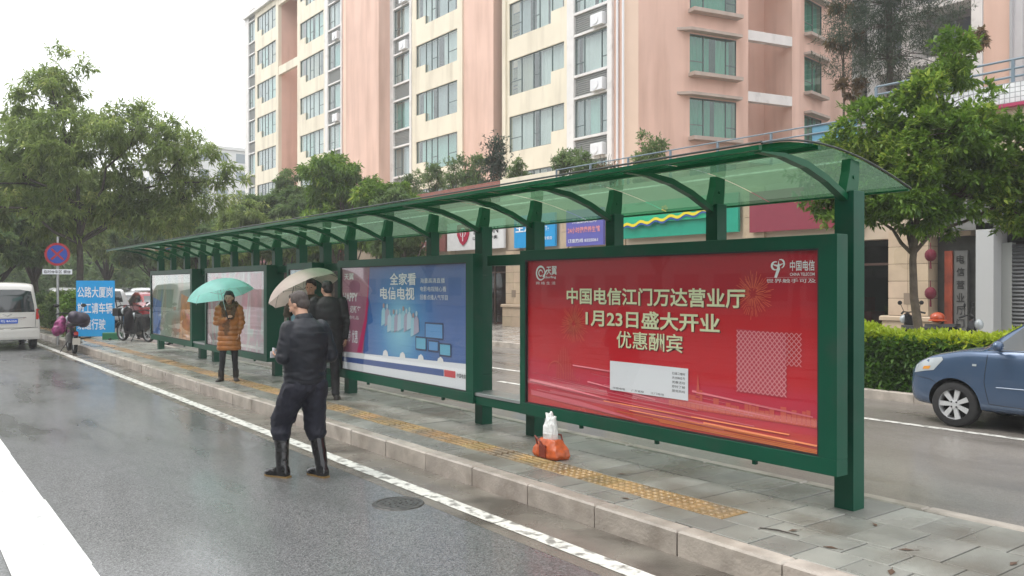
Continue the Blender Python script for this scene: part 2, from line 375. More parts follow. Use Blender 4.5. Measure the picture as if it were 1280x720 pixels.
# painted markings, each a sheet just above the road, broken where the paint has cracked
def stripe(name, x0, x1, y0, y1, m=PAINT, z=.005, label=None):
    b = MB(); x = x0; st = 2.0; k = 0
    while x < x1 - .01:
        e = min(x1, x + st*random.uniform(.7, 1.3)); g_ = random.choice([0, 0, .012, .02])
        dy = random.uniform(-.006, .006)
        b.quad((x, y0+dy, z), (e-g_, y0+dy, z), (e-g_, y1+dy, z), (x, y1+dy, z)); x = e
    return b.build(name, m, kind='structure')
stripe('edge_line', -70, 38, 3.61, 3.75)
stripe('lane_line', -20, 20, .60, 1.04, PAINT_NEW)
stripe('service_edge_line', -90, 38, 10.42, 10.54, z=.004)
stripe('service_lane_line', -12.5, -5.85, 9.02, 9.14, z=.004)
MB().add([(-7.6, 8.55, .004), (-6.0, 8.72, .004), (-7.6, 8.84, .004)], [(0, 1, 2)]).build('road_arrow', PAINT, kind='structure')
# kerb stones, each a stone
kerb = empty('kerb', (-16, 4.22, 0)); kerb['kind'] = 'structure'
ks = MB().bbox((.006, 0, -.05), (.794, .15, PZ), .014).mesh('kerb_stone', CONC)
for i in range(46):
    o = linkobj('kerb_stone', ks, kerb); o.location = (-3.72 + 3.2 - i*.8 + 16, -.07 + random.uniform(-.004, .004), random.uniform(-.004, .003)); o.rotation_euler = (0, random.uniform(-.003, .003), random.uniform(-.004, .004))
rk = empty('rear_kerb', (-16, 6, 0)); rk['kind'] = 'structure'
ks2 = MB().bbox((.006, 0, -.05), (.994, .12, PZ+.006), .012).mesh('edge_stone', CONC)
for i in range(38):
    o = linkobj('edge_stone', ks2, rk); o.location = (1 - i + 15.0, -.06, 0)
bk = MB(); 
for i in range(48): bk.bbox((-15.4 + i*.9, 12.4, -.05), (-14.508 + i*.9, 12.54, .14), .012)
bk.bbox((-15.54, 12.4, -.05), (-15.4, 14.2, .14), .012)
for i in range(80): bk.bbox((-15.4-.9*i, 14.2, -.05), (-16.292-.9*i, 14.35, .155), .012)
o = bk.build('planting_kerb', CONC); o['kind'] = 'structure'

# pavement: every slab near the camera is a piece, farther ones are joined
PAV = mat('pavement_slab', (.25, .25, .225), .4, var=.22, vscale=2.2, bump=.5, bscale=110, rrough=(.1, .5), rscale=1.4, objvar=.2, dirt=((.12, .1, .075), 1.3, .5, .66, .6))
TAC = mat('tactile_slab', (.33, .215, .095), .45, var=.22, vscale=4, bump=.4, bscale=90, rrough=(.18, .55), rscale=2, objvar=.14, dirt=((.16, .14, .11), 2.5, .48, .62, .75))
pv = empty('pavement', (-14, 5.1, 0)); pv['kind'] = 'structure'
MB().box((-40, 4.296, 0), (1.5, 5.94, PZ-.02)).build('slab_bed', mat('joint_grit', (.045, .04, .034), .8), pv, world=True)
def slab_mesh(w_, d_): return MB().bbox((.005, .005, 0), (w_-.005, d_-.005, .02), .004).mesh('paving_slab', PAV)
rows = [(4.30, .30), (4.60, .30), (4.90, .50), (5.40, .53)]
sm = {d: slab_mesh(.3, d) for _, d in rows}
tl = MB(); tl.bbox((.003, .003, 0), (.297, .297, .018), .003)
for i in range(4):
    for j in range(4):
        c = (.045+.07*i, .045+.07*j); tl.cone((*c, .017), (*c, .026), .026, .018, 8)
tb = MB(); tb.bbox((.003, .003, 0), (.297, .297, .018), .003)
for j in range(4): tb.bbox((.012, .03+.07*j, .017), (.288, .06+.07*j, .026), .006)
tl = tl.mesh('tactile_slab', TAC); tb = tb.mesh('tactile_slab', TAC)
far = MB(); fart = MB()
for r, (y, d) in enumerate(rows):
    off = .15 if r % 2 else 0
    x = 1.23 + off
    while x > -38:
        tac = r == 1 and x < -3.95
        if x > (-15.5 if not tac else -17):
            o = linkobj('tactile_slab' if tac else 'paving_slab', (tl if x > -6.1 else tb) if tac else sm[d], pv, world=True)
            o.location = (x, y, PZ-.02 + random.uniform(-.0025, .0025)); o.rotation_euler = (random.uniform(-.004, .004), random.uniform(-.004, .004), 0)
        else:
            (fart if tac else far).bbox((x+.003, y+.003, PZ-.02), (x+.297, y+d-.003, PZ+random.uniform(-.002, .002)), .003)
        x -= .3
far.build('paving_slab', PAV, pv, world=True, kind='stuff'); fart.build('tactile_slab', TAC, pv, world=True, kind='stuff')
# utility cover in the lane
mh = MB(); Mx = Matrix.Translation((-5.98, 3.33, 0)) @ Matrix.Diagonal((.62, .62, 1, 1))
mh.lathe([(.0, .008), (.25, .008), (.26, .004), (.285, .004), (.29, .009), (.33, .009), (.345, 0)], 40, Mx)
for a in range(3):
    for k in range(4+a*4):
        t = 2*math.pi*k/(4+a*4); r_ = .03+.045*a; c = (-5.98+r_*math.cos(t), 3.33+r_*math.sin(t)); mh.cone((*c, .006), (*c, .013), .010, .008, 6)
tag(mh.build('manhole_cover', mat('cast_iron', (.07, .068, .065), .5, metal=.2, var=.4, vscale=20)), 'dark round utility cover set in the asphalt beside the edge line', 'manhole cover')

# ============================================================ BUS SHELTER
sh = empty('bus_shelter', (-12.8, 5.55, PZ), 0, 'long green steel bus shelter with a curved tinted roof on a row of posts', 'bus shelter')
POSTS = [-3.35, -4.56, -5.78, -7.0, -7.97, -9.1, -10.3, -11.45, -12.35, -13.3, -14.4, -15.5, -16.7, -17.85, -18.8, -20.0, -21.15, -22.3]
def roofz(y):
    pts = [(4.45, 2.68), (4.75, 2.735), (5.1, 2.76), (5.5, 2.735), (5.9, 2.66), (6.31, 2.52)]
    for (a, za), (b, zb) in zip(pts, pts[1:]):
        if y <= b + 1e-6: t = (y-a)/(b-a); return za + (zb-za)*t
    return pts[-1][1]
YS = [4.45 + (6.31-4.45)*k/20 for k in range(21)]
def rsm(y):  # smooth arch
    t = (y-4.45)/(6.31-4.45); return 2.68 + (2.52-2.68)*t + .60*t*(1-t)*(1-.35*t)
ground_posts = {-3.35, -7.0, -7.97, -11.45, -12.35, -13.3, -14.4, -17.85, -18.8, -22.3}
low = [(4.50, 2.645), (4.75, 2.66), (5.0, 2.635), (5.25, 2.555), (5.5, 2.44)]
armc = []
for (a, za), (b, zb) in zip(low, low[1:]):
    for k in range(4): t = k/4; armc.append((a+(b-a)*t, za+(zb-za)*t))
armc.append(low[-1])
pol = [(y, z-.05*min(1, (y-4.45)/.5)) for y, z in armc] + [(y, z) for y, z in armc[::-1]]
web = [(5.47, 2.45), (5.62, 2.45), (5.635, 2.55), (5.64, rsm(5.64)-.012), (5.53, rsm(5.53)-.012), (5.515, 2.60), (5.49, 2.52)]
postg = MB().bbox((-.075, 5.50, PZ), (.075, 5.64, 2.46), .004)
postg = postg.mesh('post', GREEN)
posts_ = MB().bbox((-.06, 5.51, 2.1), (.06, 5.63, 2.46), .004).mesh('post', GREEN)
am = MB().prism(pol, -.03, .03, 'yz').mesh('arm', GREEN_ROOF); wm = MB().prism(web, -.035, .035, 'yz').mesh('top_bracket', GREEN_ROOF)
bm_ = MB().cone((-.042, 5.57, 2.56), (.042, 5.57, 2.56), .014, .014, 8)
bm_ = bm_.mesh('bolt', GREEN_ROOF)
for x in POSTS:
    p = linkobj('post', postg if x in ground_posts else posts_, sh, world=True); p.location.x = x
    a = linkobj('arm', am, sh, world=True); a.location.x = x
    wv = linkobj('top_bracket', wm, a); bb = linkobj('bolt', bm_, a)
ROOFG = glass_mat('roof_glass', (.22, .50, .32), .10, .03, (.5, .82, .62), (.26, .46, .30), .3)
ROOFD = glass_mat('roof_glass_dark_reflection', (.05, .30, .14), .10, .03, (.35, .7, .48), (.01, .14, .06), .45)  # dark grazing reflection along the roof front, put into the glass tint
edges = [-3.29] + [x for x in POSTS[1:]] + [-23.0]
for a, b in zip(edges, edges[1:]):
    m_ = MB(); x1, x0 = a-.006, b+.006
    yy = [y for y in YS if y >= 5.1]
    m_.loft([[(x0, y, rsm(y)) for y in yy], [(x1, y, rsm(y)) for y in yy]], cap=False, closed=False)
    me = m_.mesh('roof_panel', ROOFG, True); rp = linkobj('roof_panel', me, sh, world=True)
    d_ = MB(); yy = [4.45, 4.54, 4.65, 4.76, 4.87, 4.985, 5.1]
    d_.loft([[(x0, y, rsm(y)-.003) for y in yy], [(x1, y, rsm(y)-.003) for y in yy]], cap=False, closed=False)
    linkobj('reflection_band', d_.mesh('reflection_band', ROOFD, True), rp, world=True)
fr = MB()
for y, h in ((4.45, .03), (5.1, .03), (6.29, .015)): fr.box((-23, y-.015, rsm(y)-h-.004), (-3.29, y+.015, rsm(y)-.004))
fr.build('purlin', GREEN_ROOF, sh, world=True)
tr = MB().tube([(-23.02, 4.435, 2.692), (-3.27, 4.435, 2.692)], .008, 6); tr.tube([(-3.28, y, rsm(y)+.006) for y in YS], .008, 6); tr.tube([(-23.02, y, rsm(y)+.006) for y in YS], .008, 6)
tr.build('roof_trim', mat('black_trim', (.02, .03, .025), .4), sh, world=True)
for a, b in ((-7.6, -6.75), (-11.95, -11.05), (-13.85, -12.95), (-18.2, -17.3)):
    MB().bbox((a+.004, 5.36, 2.0), (b-.004, 5.50, 2.115), .004).build('header_beam', GREEN, sh, world=True)
for a, b in ((-7.6, -6.75), (-11.95, -11.05), (-18.2, -17.3)):
    s_ = MB().bbox((a-.06, 5.19, .565), (b+.06, 5.47, .6), .006).build('seat', STEEL, sh, world=True)
    MB().bbox((a+.004, 5.2, .47), (b-.004, 5.23, .563), .004).bbox((a+.004, 5.42, .47), (b-.004, 5.45, .563), .004).build('seat_rail', GREEN, s_, world=True)

# --- advertising light boxes hung on the posts
POSTER = {}
YF = 5.17
def poster_red(nt, b):
    N = nt.nodes; L = nt.links; g = N.new('ShaderNodeNewGeometry'); sp = N.new('ShaderNodeSeparateXYZ'); L.new(g.outputs['Position'], sp.inputs[0])
    z = N.new('ShaderNodeMapRange'); z.inputs[1].default_value = .59; z.inputs[2].default_value = 2.02
    n = N.new('ShaderNodeTexNoise'); n.inputs['Scale'].default_value = 1; n.inputs['Detail'].default_value = 4; mp = N.new('ShaderNodeMapping'); mp.inputs['Scale'].default_value = (.6, 1, 9)
    L.new(g.outputs['Position'], mp.inputs[0]); L.new(mp.outputs[0], n.inputs['Vector'])
    ad = N.new('ShaderNodeMath'); ad.operation = 'MULTIPLY_ADD'; ad.inputs[1].default_value = .35
    L.new(n.outputs[0], ad.inputs[0]); L.new(sp.outputs[2], ad.inputs[2]); L.new(ad.outputs[0], z.inputs[0])
    cr = N.new('ShaderNodeValToRGB'); e = cr.color_ramp.elements
    e[0].position = .1; e[0].color = (.62, .09, .05, 1); e[1].position = .95; e[1].color = (.42, .006, .02, 1)
    for p, c in ((.2, (.6, .05, .07, 1)), (.32, (.56, .02, .06, 1)), (.45, (.56, .005, .014, 1)), (.75, (.52, .004, .012, 1))):
        q = e.new(p); q.color = c
    L.new(z.outputs[0], cr.inputs[0]); L.new(cr.outputs[0], b.inputs['Base Color'])
def print_mat(name, fn):
    m = bpy.data.materials.new(name); m.use_nodes = True; b = m.node_tree.nodes['Principled BSDF']; b.inputs['Roughness'].default_value = .35; b.inputs['Coat Weight'].default_value = .25
    fn(m.node_tree, b); return m
def poster_streaks(cols, ax=0, sc=(1.5, 1, .5), dist=1.2):
    def fn(nt, b):
        N = nt.nodes; L = nt.links; g = N.new('ShaderNodeNewGeometry'); mp = N.new('ShaderNodeMapping'); mp.inputs['Scale'].default_value = sc
        n = N.new('ShaderNodeTexNoise'); n.inputs['Scale'].default_value = 1.4; n.inputs['Detail'].default_value = 3; n.inputs['Distortion'].default_value = dist
        L.new(g.outputs['Position'], mp.inputs[0]); L.new(mp.outputs[0], n.inputs['Vector'])
        cr = N.new('ShaderNodeValToRGB'); e = cr.color_ramp.elements; e[0].position = .3; e[0].color = (*cols[0], 1); e[1].position = .7; e[1].color = (*cols[-1], 1)
        for k, c in enumerate(cols[1:-1]): q = e.new(.3+.4*(k+1)/(len(cols)-1)); q.color = (*c, 1)
        L.new(n.outputs[0], cr.inputs[0]); L.new(cr.outputs[0], b.inputs['Base Color'])
    return fn
BOXGLASS = glass_mat('light_box_glass', (.97, .98, .98), .05, .02, (1, 1, 1))
def light_box(x0, x1, label, pm, bl=.08, br=.14, dp=.31):
    t = empty('light_box', ((x0+x1)/2, YF+.15, .47), 0, label, 'advertising light box', 'advertising light boxes along the bus shelter')
    f = MB(); f.bbox((x0, YF, 2.04), (x1, YF+dp, 2.135), .004); f.bbox((x0, YF, .475), (x1, YF+dp, .59), .004)
    f.box((x0, YF, .59), (x0+bl, YF+dp, 2.04)); f.box((x1-br, YF, .59), (x1, YF+dp, 2.04)); f.box((x0+bl, YF+.06, .59), (x1-br, YF+dp, 2.04))
    if dp < .2:
        for xb in (x0+.2, (x0+x1)/2, x1-.25):
            for zb in (.7, 1.9): MB().box((xb, YF+dp, zb), (xb+.06, YF+.35, zb+.06)).build('mounting_arm', GREEN, t, world=True)
    f.build('frame', GREEN, t, world=True)
    gk = MB(); a, b = x0+bl, x1-br
    gk.box((a, YF+.004, 2.028), (b, YF+.03, 2.04)); gk.box((a, YF+.004, .59), (b, YF+.03, .602)); gk.box((a, YF+.004, .602), (a+.012, YF+.03, 2.028)); gk.box((b-.012, YF+.004, .602), (b, YF+.03, 2.028))
    gk.build('gasket', DARK, t, world=True)
    MB().quad((a, YF+.035, .59), (b, YF+.035, .59), (b, YF+.035, 2.04), (a, YF+.035, 2.04)).build('poster', pm, t, world=True)
    MB().quad((a+.012, YF+.014, .602), (b-.012, YF+.014, .602), (b-.012, YF+.014, 2.028), (a+.012, YF+.014, 2.028)).build('cover_glass', BOXGLASS, t, world=True)
    ht = MB(); 
    for u in (.25, .52, .8): ht.box((x0+(x1-x0)*u, YF+.02, .44), (x0+(x1-x0)*u+.03, YF+.05, .475))
    ht.build('latch', GREEN, t, world=True)
    return t
PY = YF+.033      # plane of the print on a poster
PL = [0]
def pl(): PL[0] = (PL[0]+1) % 12; return PY - .0006 - PL[0]*.0007
CREAM = mat('print_cream', (.72, .74, .48), .4); WPRINT = mat('print_white', (.8, .8, .8), .4); SHAD = mat('print_dark_red', (.16, .01, .015), .4)
PINK1 = mat('print_pink', (.72, .16, .2), .4); PINK2 = mat('print_pale_pink', (.72, .28, .3), .4); ORANGE = mat('print_orange', (.8, .22, .07), .4); ORG2 = mat('print_soft_orange', (.64, .10, .07), .4); ROSE = mat('print_rose_red', (.5, .04, .07), .4)
A = light_box(-6.75, -3.2, 'red poster with three rows of cream Chinese lettering, largest and nearest of the light boxes', print_mat('red_poster', poster_red), dp=.13)
for s_, x0, z0, w_, h_ in (('中国电信江门万达营业厅', -6.05, 1.605, 2.07, .155), ('1月23日盛大开业', -5.78, 1.405, 1.56, .155), ('优惠酬宾', -5.37, 1.225, .77, .155)):
    text_on(s_, x0+.007, z0-.007, w_, h_, PY-.001, SHAD, A, bold=.010 if w_ < 1 else .022); text_on(s_, x0, z0, w_, h_, PY-.006, CREAM, A, bold=.010 if w_ < 1 else .022)
text_on('天翼', -6.36, 1.885, .16, .085, PY-.004, WPRINT, A); text_on('eSurfing', -6.40, 1.845, .19, .03, PY-.004, WPRINT, A); text_on('网 络 生 活', -6.52, 1.79, .30, .03, PY-.004, WPRINT, A, bold=0)
def ring(b, cx, cz, r, w_, a0, a1, y, n=18, sx=1, mi=0):
    for k in range(n):
        t0 = R(a0+(a1-a0)*k/n); t1 = R(a0+(a1-a0)*(k+1)/n); w0 = w_*(.35+.65*math.sin(math.pi*k/n)); w1 = w_*(.35+.65*math.sin(math.pi*(k+1)/n))
        b.quad((cx+sx*(r-w0)*math.cos(t0), y, cz+(r-w0)*math.sin(t0)), (cx+sx*r*math.cos(t0), y, cz+r*math.sin(t0)), (cx+sx*r*math.cos(t1), y, cz+r*math.sin(t1)), (cx+sx*(r-w1)*math.cos(t1), y, cz+(r-w1)*math.sin(t1)), mi)
b = MB(); ring(b, -6.45, 1.905, .075, .022, -30, 330, PY-.004, 28); ring(b, -6.45, 1.905, .036, .016, 0, 330, PY-.0045); b.quad((-6.42, PY-.005, 1.87), (-6.40, PY-.005, 1.86), (-6.34, PY-.005, 1.93), (-6.36, PY-.005, 1.935)); b.build('emblem', WPRINT, A, world=True)
# curled two-stroke emblem, name and motto at the right
b = MB(); yq = PY-.004
ring(b, -3.715, 1.925, .034, .016, 60, 300, yq, 18, 1.1); ring(b, -3.665, 1.94, .034, .014, -80, 120, yq-.0004, 18, 1)
b.add([(-3.722, yq-.001, 1.84), (-3.700, yq-.001, 1.835), (-3.672, yq-.001, 1.90), (-3.684, yq-.001, 1.965), (-3.70, yq-.001, 1.90)], [(0, 1, 2, 3, 4)]); b.add([(-3.75, yq-.0016, 1.938), (-3.69, yq-.0016, 1.915), (-3.632, yq-.0016, 1.945), (-3.69, yq-.0016, 1.932)], [(0, 1, 2, 3)])
b.build('emblem', WPRINT, A, world=True)
text_on('中国电信', -3.59, 1.885, .20, .075, PY-.004, WPRINT, A); text_on('CHINA TELECOM', -3.59, 1.85, .20, .022, PY-.004, WPRINT, A); text_on('世界触手可及', -3.79, 1.80, .41, .03, PY-.004, WPRINT, A, bold=0)
b = MB(); b.quad((-3.79, yq, 1.838), (-3.385, yq, 1.838), (-3.385, yq, 1.841), (-3.79, yq, 1.841)); b.build('rule', PINK2, A, world=True)
def firework(cx, cz, r, n):
    b = MB()
    for k in range(n):
        t = 2*math.pi*k/n + random.uniform(-.05, .05); ra = r*random.uniform(.12, .3); rb = r*random.uniform(.75, 1.05); wv = .0024
        c, s2 = math.cos(t), math.sin(t); px, pz = -s2*wv, c*wv
        rm = (ra+rb)/2
        for (q0, q1, dr0, dr1) in ((ra, rm, 0, .01), (rm, rb, .01, .05)):
            b.quad((cx+c*q0-px, PY-.0025, cz+s2*q0-pz-dr0), (cx+c*q1-px, PY-.0025, cz+s2*q1-pz-dr1*r*1.2), (cx+c*q1+px, PY-.0025, cz+s2*q1+pz-dr1*r*1.2), (cx+c*q0+px, PY-.0025, cz+s2*q0+pz-dr0))
    b.build('firework_print', mat('print_firework', (.72, .12, .06), .4), A, world=True)
firework(-3.91, 1.72, .18, 44); firework(-5.95, 1.42, .2, 44); firework(-5.95, 1.42, .12, 26)
# pale streaks, skyline and lattice tower print
b = MB()
for k in range(16):
    z = random.uniform(.68, 1.02); x = random.uniform(-6.6, -5.2); L_ = random.uniform(.8, 2.4); h = random.uniform(.002, .012); sl_ = random.uniform(-.09, -.03)
    x1 = min(-3.37, x+L_); b.quad((x, pl(), z), (x1, pl(), z+sl_*(x1-x)), (x1, pl(), z+sl_*(x1-x)+h), (x, pl(), z+h))
for z, x, x1, h in ((.66, -6.6, -5.1, .05), (.80, -6.62, -5.5, .022), (.72, -6.3, -4.2, .018), (.90, -4.5, -3.4, .016), (.83, -5.0, -3.4, .03)):
    b.add([(x, pl(), z+.02), (x1, pl(), z-.05), (x1, pl(), z-.04), ((x+x1)/2, pl(), z-.015+h), (x, pl(), z+.02+h)], [(0, 1, 2, 3, 4)])
b.build('streak_print', PINK1, A, world=True)
b = MB()
for k in range(9):
    z = random.uniform(.62, .74); x = random.uniform(-5.8, -4.2); x1 = min(-3.37, x+random.uniform(.9, 2)); h = random.uniform(.004, .018); b.quad((x, pl(), z), (x1, pl(), z-.03), (x1, pl(), z-.03+h), (x, pl(), z+h))
b.build('streak_print', ORANGE, A, world=True)
b = MB(); x = -4.75
while x < -3.4:
    w_ = random.uniform(.02, .06); h = random.uniform(.03, .1) + (.1 if -4.46 < x < -4.42 else 0); b.quad((x, PY-.003, .78), (x+w_, PY-.003, .78), (x+w_, PY-.003, .80+h), (x, PY-.003, .80+h)); x += w_+.004
b.add([(-4.46, PY-.0035, .9), (-4.42, PY-.0035, .9), (-4.44, PY-.0035, 1.08)], [(0, 1, 2)])
for k in range(14):
    x = -6.2+k*.025; b.quad((x, PY-.003, .88), (x+.006, PY-.003, .88), (x+.006, PY-.003, 1.05+.15*math.sin(k*.4)), (x, PY-.003, 1.05+.15*math.sin(k*.4)))
ring(b, -6.22, .93, .12, .012, 0, 180, PY-.003); b.build('skyline_print', ORG2, A, world=True)
b = MB(); nx, nz_ = 11, 11; x0, x1, z0, z1 = -4.06, -3.62, .97, 1.44
for i in range(nx+1):
    for j in range(nz_+1):
        cx = x0+(x1-x0)*i/nx; cz = z0+(z1-z0)*j/nz_; e_ = .02
        if i < nx and j < nz_:
            for sg in (1, -1):
                xa, xb = cx, cx+(x1-x0)/nx; za, zb = (cz, cz+(z1-z0)/nz_) if sg > 0 else (cz+(z1-z0)/nz_, cz)
                b.quad((xa-.005, PY-.003-.0005*sg, za), (xa+.005, PY-.003-.0005*sg, za), (xb+.005, PY-.003-.0005*sg, zb), (xb-.005, PY-.003-.0005*sg, zb))
for i in range(3):
    for j in range(6):
        xa = x1+i*.04; za = 1.2+j*.04; b.quad((xa, PY-.0032, za), (xa+.008, PY-.0032, za), (xa+.048, PY-.0032, za+.04), (xa+.04, PY-.0032, za+.04)); b.quad((xa+.04, PY-.0038, za), (xa+.048, PY-.0038, za), (xa+.008, PY-.0038, za+.04), (xa, PY-.0038, za+.04))
b.build('lattice_print', PINK2, A, world=True)
MB().quad((-4.06, PY-.0018, .97), (-3.62, PY-.0018, .97), (-3.62, PY-.0018, 1.43), (-4.06, PY-.0018, 1.45)).build('lattice_print', ROSE, A, world=True)
MB().box((-5.45, PY-.009, .845), (-4.54, PY-.0045, 1.105)).build('notice_card', CARD, A, world=True)
INK = mat('ink', (.03, .03, .035), .5); yk = PY-.0098
for k, s_ in enumerate(('扫描二维码', '关注微信号', '优惠活动', '即时了解', '服务热线')): text_on(s_, -4.71, 1.045-k*.036, .14, .022, yk, INK, A, bold=0)
for k, s_ in enumerate(('中国电信', '广东客服', '江门电信')): text_on(s_, -5.41+k*.23, .857, .15, .018, yk, INK, A, bold=0)

def poster_blue(nt, b):
    N = nt.nodes; L = nt.links; g = N.new('ShaderNodeNewGeometry'); gr = N.new('ShaderNodeVectorMath'); gr.operation = 'DISTANCE'; gr.inputs[1].default_value = (-9.3, 5.2, 1.25)
    L.new(g.outputs['Position'], gr.inputs[0]); cr = N.new('ShaderNodeValToRGB'); e = cr.color_ramp.elements
    e[0].position = .1; e[0].color = (.20, .52, .68, 1); e[1].position = 1; e[1].color = (.06, .14, .38, 1); q = e.new(.5); q.color = (.03, .22, .5, 1); q = e.new(.75); q.color = (.03, .15, .42, 1)
    L.new(gr.outputs['Value'], cr.inputs[0]); L.new(cr.outputs[0], b.inputs['Base Color'])
B = light_box(-11.05, -7.6, 'blue television service poster with a mauve strip along its left side', print_mat('blue_poster', poster_blue), dp=.13)
MAUVE = mat('print_mauve', (.34, .13, .2), .4, var=.2, vscale=2); MAGENTA = mat('print_magenta', (.5, .02, .12), .4); BLUEP = mat('print_blue', (.05, .1, .3), .4); REDP = mat('print_red', (.6, .05, .06), .4); TEALP = mat('print_teal', (.3, .55, .65), .4)
MB().quad((-10.97, PY-.001, .6), (-10.36, PY-.001, .6), (-10.12, PY-.001, 2.03), (-10.97, PY-.001, 2.03)).build('print_band', MAUVE, B, world=True)
MB().add([(-10.36, PY-.002, .86), (-10.5, PY-.002, .86), (-10.13, PY-.002, 1.62)], [(0, 1, 2)]).add([(-10.36, PY-.0025, .86), (-10.12, PY-.0025, 2.03), (-10.2, PY-.0025, 1.3)], [(0, 1, 2)]).build('print_band', MAGENTA, B, world=True)
MB().quad((-10.97, PY-.0035, .60), (-7.74, PY-.0035, .60), (-7.74, PY-.0035, .90), (-10.97, PY-.0035, .84)).build('print_band', CARD, B, world=True)
MB().quad((-10.97, PY-.005, .70), (-8.25, PY-.005, .72), (-8.25, PY-.005, .80), (-10.97, PY-.005, .77)).build('print_band', BLUEP, B, world=True)
MB().quad((-8.24, PY-.005, .72), (-8.0, PY-.005, .72), (-8.0, PY-.005, .80), (-8.24, PY-.005, .80)).build('print_band', REDP, B, world=True)
text_on('中国电信', -7.97, .73, .18, .05, PY-.005, INK, B)
text_on('全家看', -9.56, 1.785, .67, .155, PY-.003, WPRINT, B, bold=.02); text_on('电信电视', -9.82, 1.60, .89, .16, PY-.003, WPRINT, B, bold=.02)
for k, s_ in enumerate(('海量高清直播', '电影电视随心看', '回看点播人气节目')): text_on(s_, -8.79, 1.81-k*.1, .56+.03*k, .06, PY-.003, WPRINT, B, bold=0)
text_on('天翼', -10.9, 1.86, .3, .09, PY-.003, WPRINT, B); text_on('HAPPY', -10.93, 1.56, .45, .12, PY-.003, WPRINT, B, bold=.03); text_on('迎新年', -10.72, 1.4, .33, .1, PY-.003, WPRINT, B, bold=.02)
text_on('新春礼品', -10.85, 1.31, .4, .05, PY-.003, WPRINT, B, bold=0)
text_on('宽带', -10.9, .98, .2, .18, PY-.003, CARD, B); text_on('优惠', -10.66, .98, .18, .18, PY-.003, CARD, B)
b = MB()      # printed family group: simple heads, shoulders and bodies
for k in range(11):
    cx = -9.72+k*.085+random.uniform(-.01, .01); cz = 1.32+random.uniform(-.03, .08); hgt = .2
    b.add([(cx+.026*math.cos(t*math.pi/5), PY-.0042, cz+.12+.033*math.sin(t*math.pi/5)) for t in range(10)], [tuple(range(10))], k % 3)
    b.add([(cx-.065, PY-.004-.0003*k, cz-hgt+.05), (cx+.065, PY-.004-.0003*k, cz-hgt+.1), (cx+.055, PY-.004-.0003*k, cz+.05), (cx+.02, PY-.004-.0003*k, cz+.09), (cx-.02, PY-.004-.0003*k, cz+.09), (cx-.055, PY-.004-.0003*k, cz+.05)], [tuple(range(6))], 1+(k+1) % 3)
b.build('people_print', [mat('print_skin', (.4, .28, .27), .4), mat('print_pale_blue', (.42, .58, .68), .4), TEALP, mat('print_rose', (.36, .34, .46), .4)], B, world=True)
b = MB()
for (x0, z0, w_, h_, y_, mi) in ((-8.68, 1.14, .42, .2, .004, 1), (-8.9, .99, .26, .17, .005, 1), (-8.6, .99, .24, .14, .006, 1), (-8.35, .95, .26, .16, .005, 1), (-8.66, 1.16, .38, .16, .0052, 2), (-8.88, 1.01, .22, .13, .0062, 0), (-8.58, 1.01, .2, .10, .0072, 2), (-8.33, .97, .22, .12, .0062, 0)):
    b.quad((x0, PY-y_, z0), (x0+w_, PY-y_, z0), (x0+w_, PY-y_, z0+h_), (x0, PY-y_, z0+h_), mi)
b.build('screen_print', [mat('print_aqua', (.12, .42, .6), .4), mat('print_navy', (.02, .04, .12), .4), mat('print_sky', (.1, .3, .6), .4)], B, world=True)
for k in range(4): MB().add([(-9.75+k*.45, PY-.004, .865), (-9.6+k*.45, PY-.004, .865), (-9.62+k*.45, PY-.004, .92), (-9.67+k*.45, PY-.004, .945), (-9.73+k*.45, PY-.004, .92)], [(0, 1, 2, 3, 4)]).build('icon_print', WPRINT, B, world=True)
C = light_box(-12.95, -11.95, 'narrow pale blue panel, smallest of the light boxes', print_mat('narrow_poster', poster_streaks([(.05, .16, .22), (.16, .4, .5), (.1, .3, .4)])), .07, .07)
text_on('公交站', -12.8, 1.82, .7, .14, PY-.003, CARD, C, bold=.01)
D = light_box(-17.3, -13.85, 'faded pink and grey poster behind the woman with the turquoise umbrella', print_mat('pink_poster', poster_streaks([(.2, .26, .24), (.36, .38, .34), (.4, .16, .2), (.28, .2, .2), (.42, .38, .36)], sc=(1.6, 1, .7))))
b = MB()
for (x0, z0, w_, h_, mi) in ((-16.9, 1.55, .5, .4, 0), (-14.75, 1.0, .55, 1.0, 1), (-16.2, .75, .5, .6, 2), (-15.6, .7, .25, .7, 2), (-16.8, .66, 2.6, .05, 2), (-15.2, 1.35, .3, .3, 0)):
    b.quad((x0, PY-.001-.0005*mi, z0), (x0+w_, PY-.001-.0005*mi, z0), (x0+w_+.05, PY-.001-.0005*mi, z0+h_), (x0+.05, PY-.001-.0005*mi, z0+h_), mi)
b.build('print_band', [mat('print_faded_rose', (.42, .1, .16), .4, var=.2), mat('print_faded_red', (.36, .09, .12), .4, var=.3), mat('print_faded_white', (.5, .47, .45), .4, var=.2)], D, world=True)
text_on('新春', -16.85, 1.6, .45, .3, PY-.004, CARD, D)
E_ = light_box(-21.7, -18.2, 'far green, blue and orange poster at the end of the shelter', print_mat('green_poster', poster_streaks([(.1, .2, .42), (.26, .36, .28), (.34, .4, .3), (.38, .28, .2), (.45, .2, .05)], sc=(1, 1, .35), dist=.6)))
MB().quad((-19.3, PY-.001, .6), (-18.36, PY-.001, .6), (-18.36, PY-.001, 1.5), (-19.1, PY-.001, 1.6)).build('print_band', mat('print_amber', (.5, .22, .05), .4, var=.4, vscale=6), E_, world=True)
MB().quad((-21.55, PY-.001, .62), (-20.9, PY-.001, .62), (-20.8, PY-.001, 1.4), (-21.55, PY-.001, 1.5)).build('print_band', mat('print_cobalt', (.08, .18, .45), .4, var=.4, vscale=6), E_, world=True)
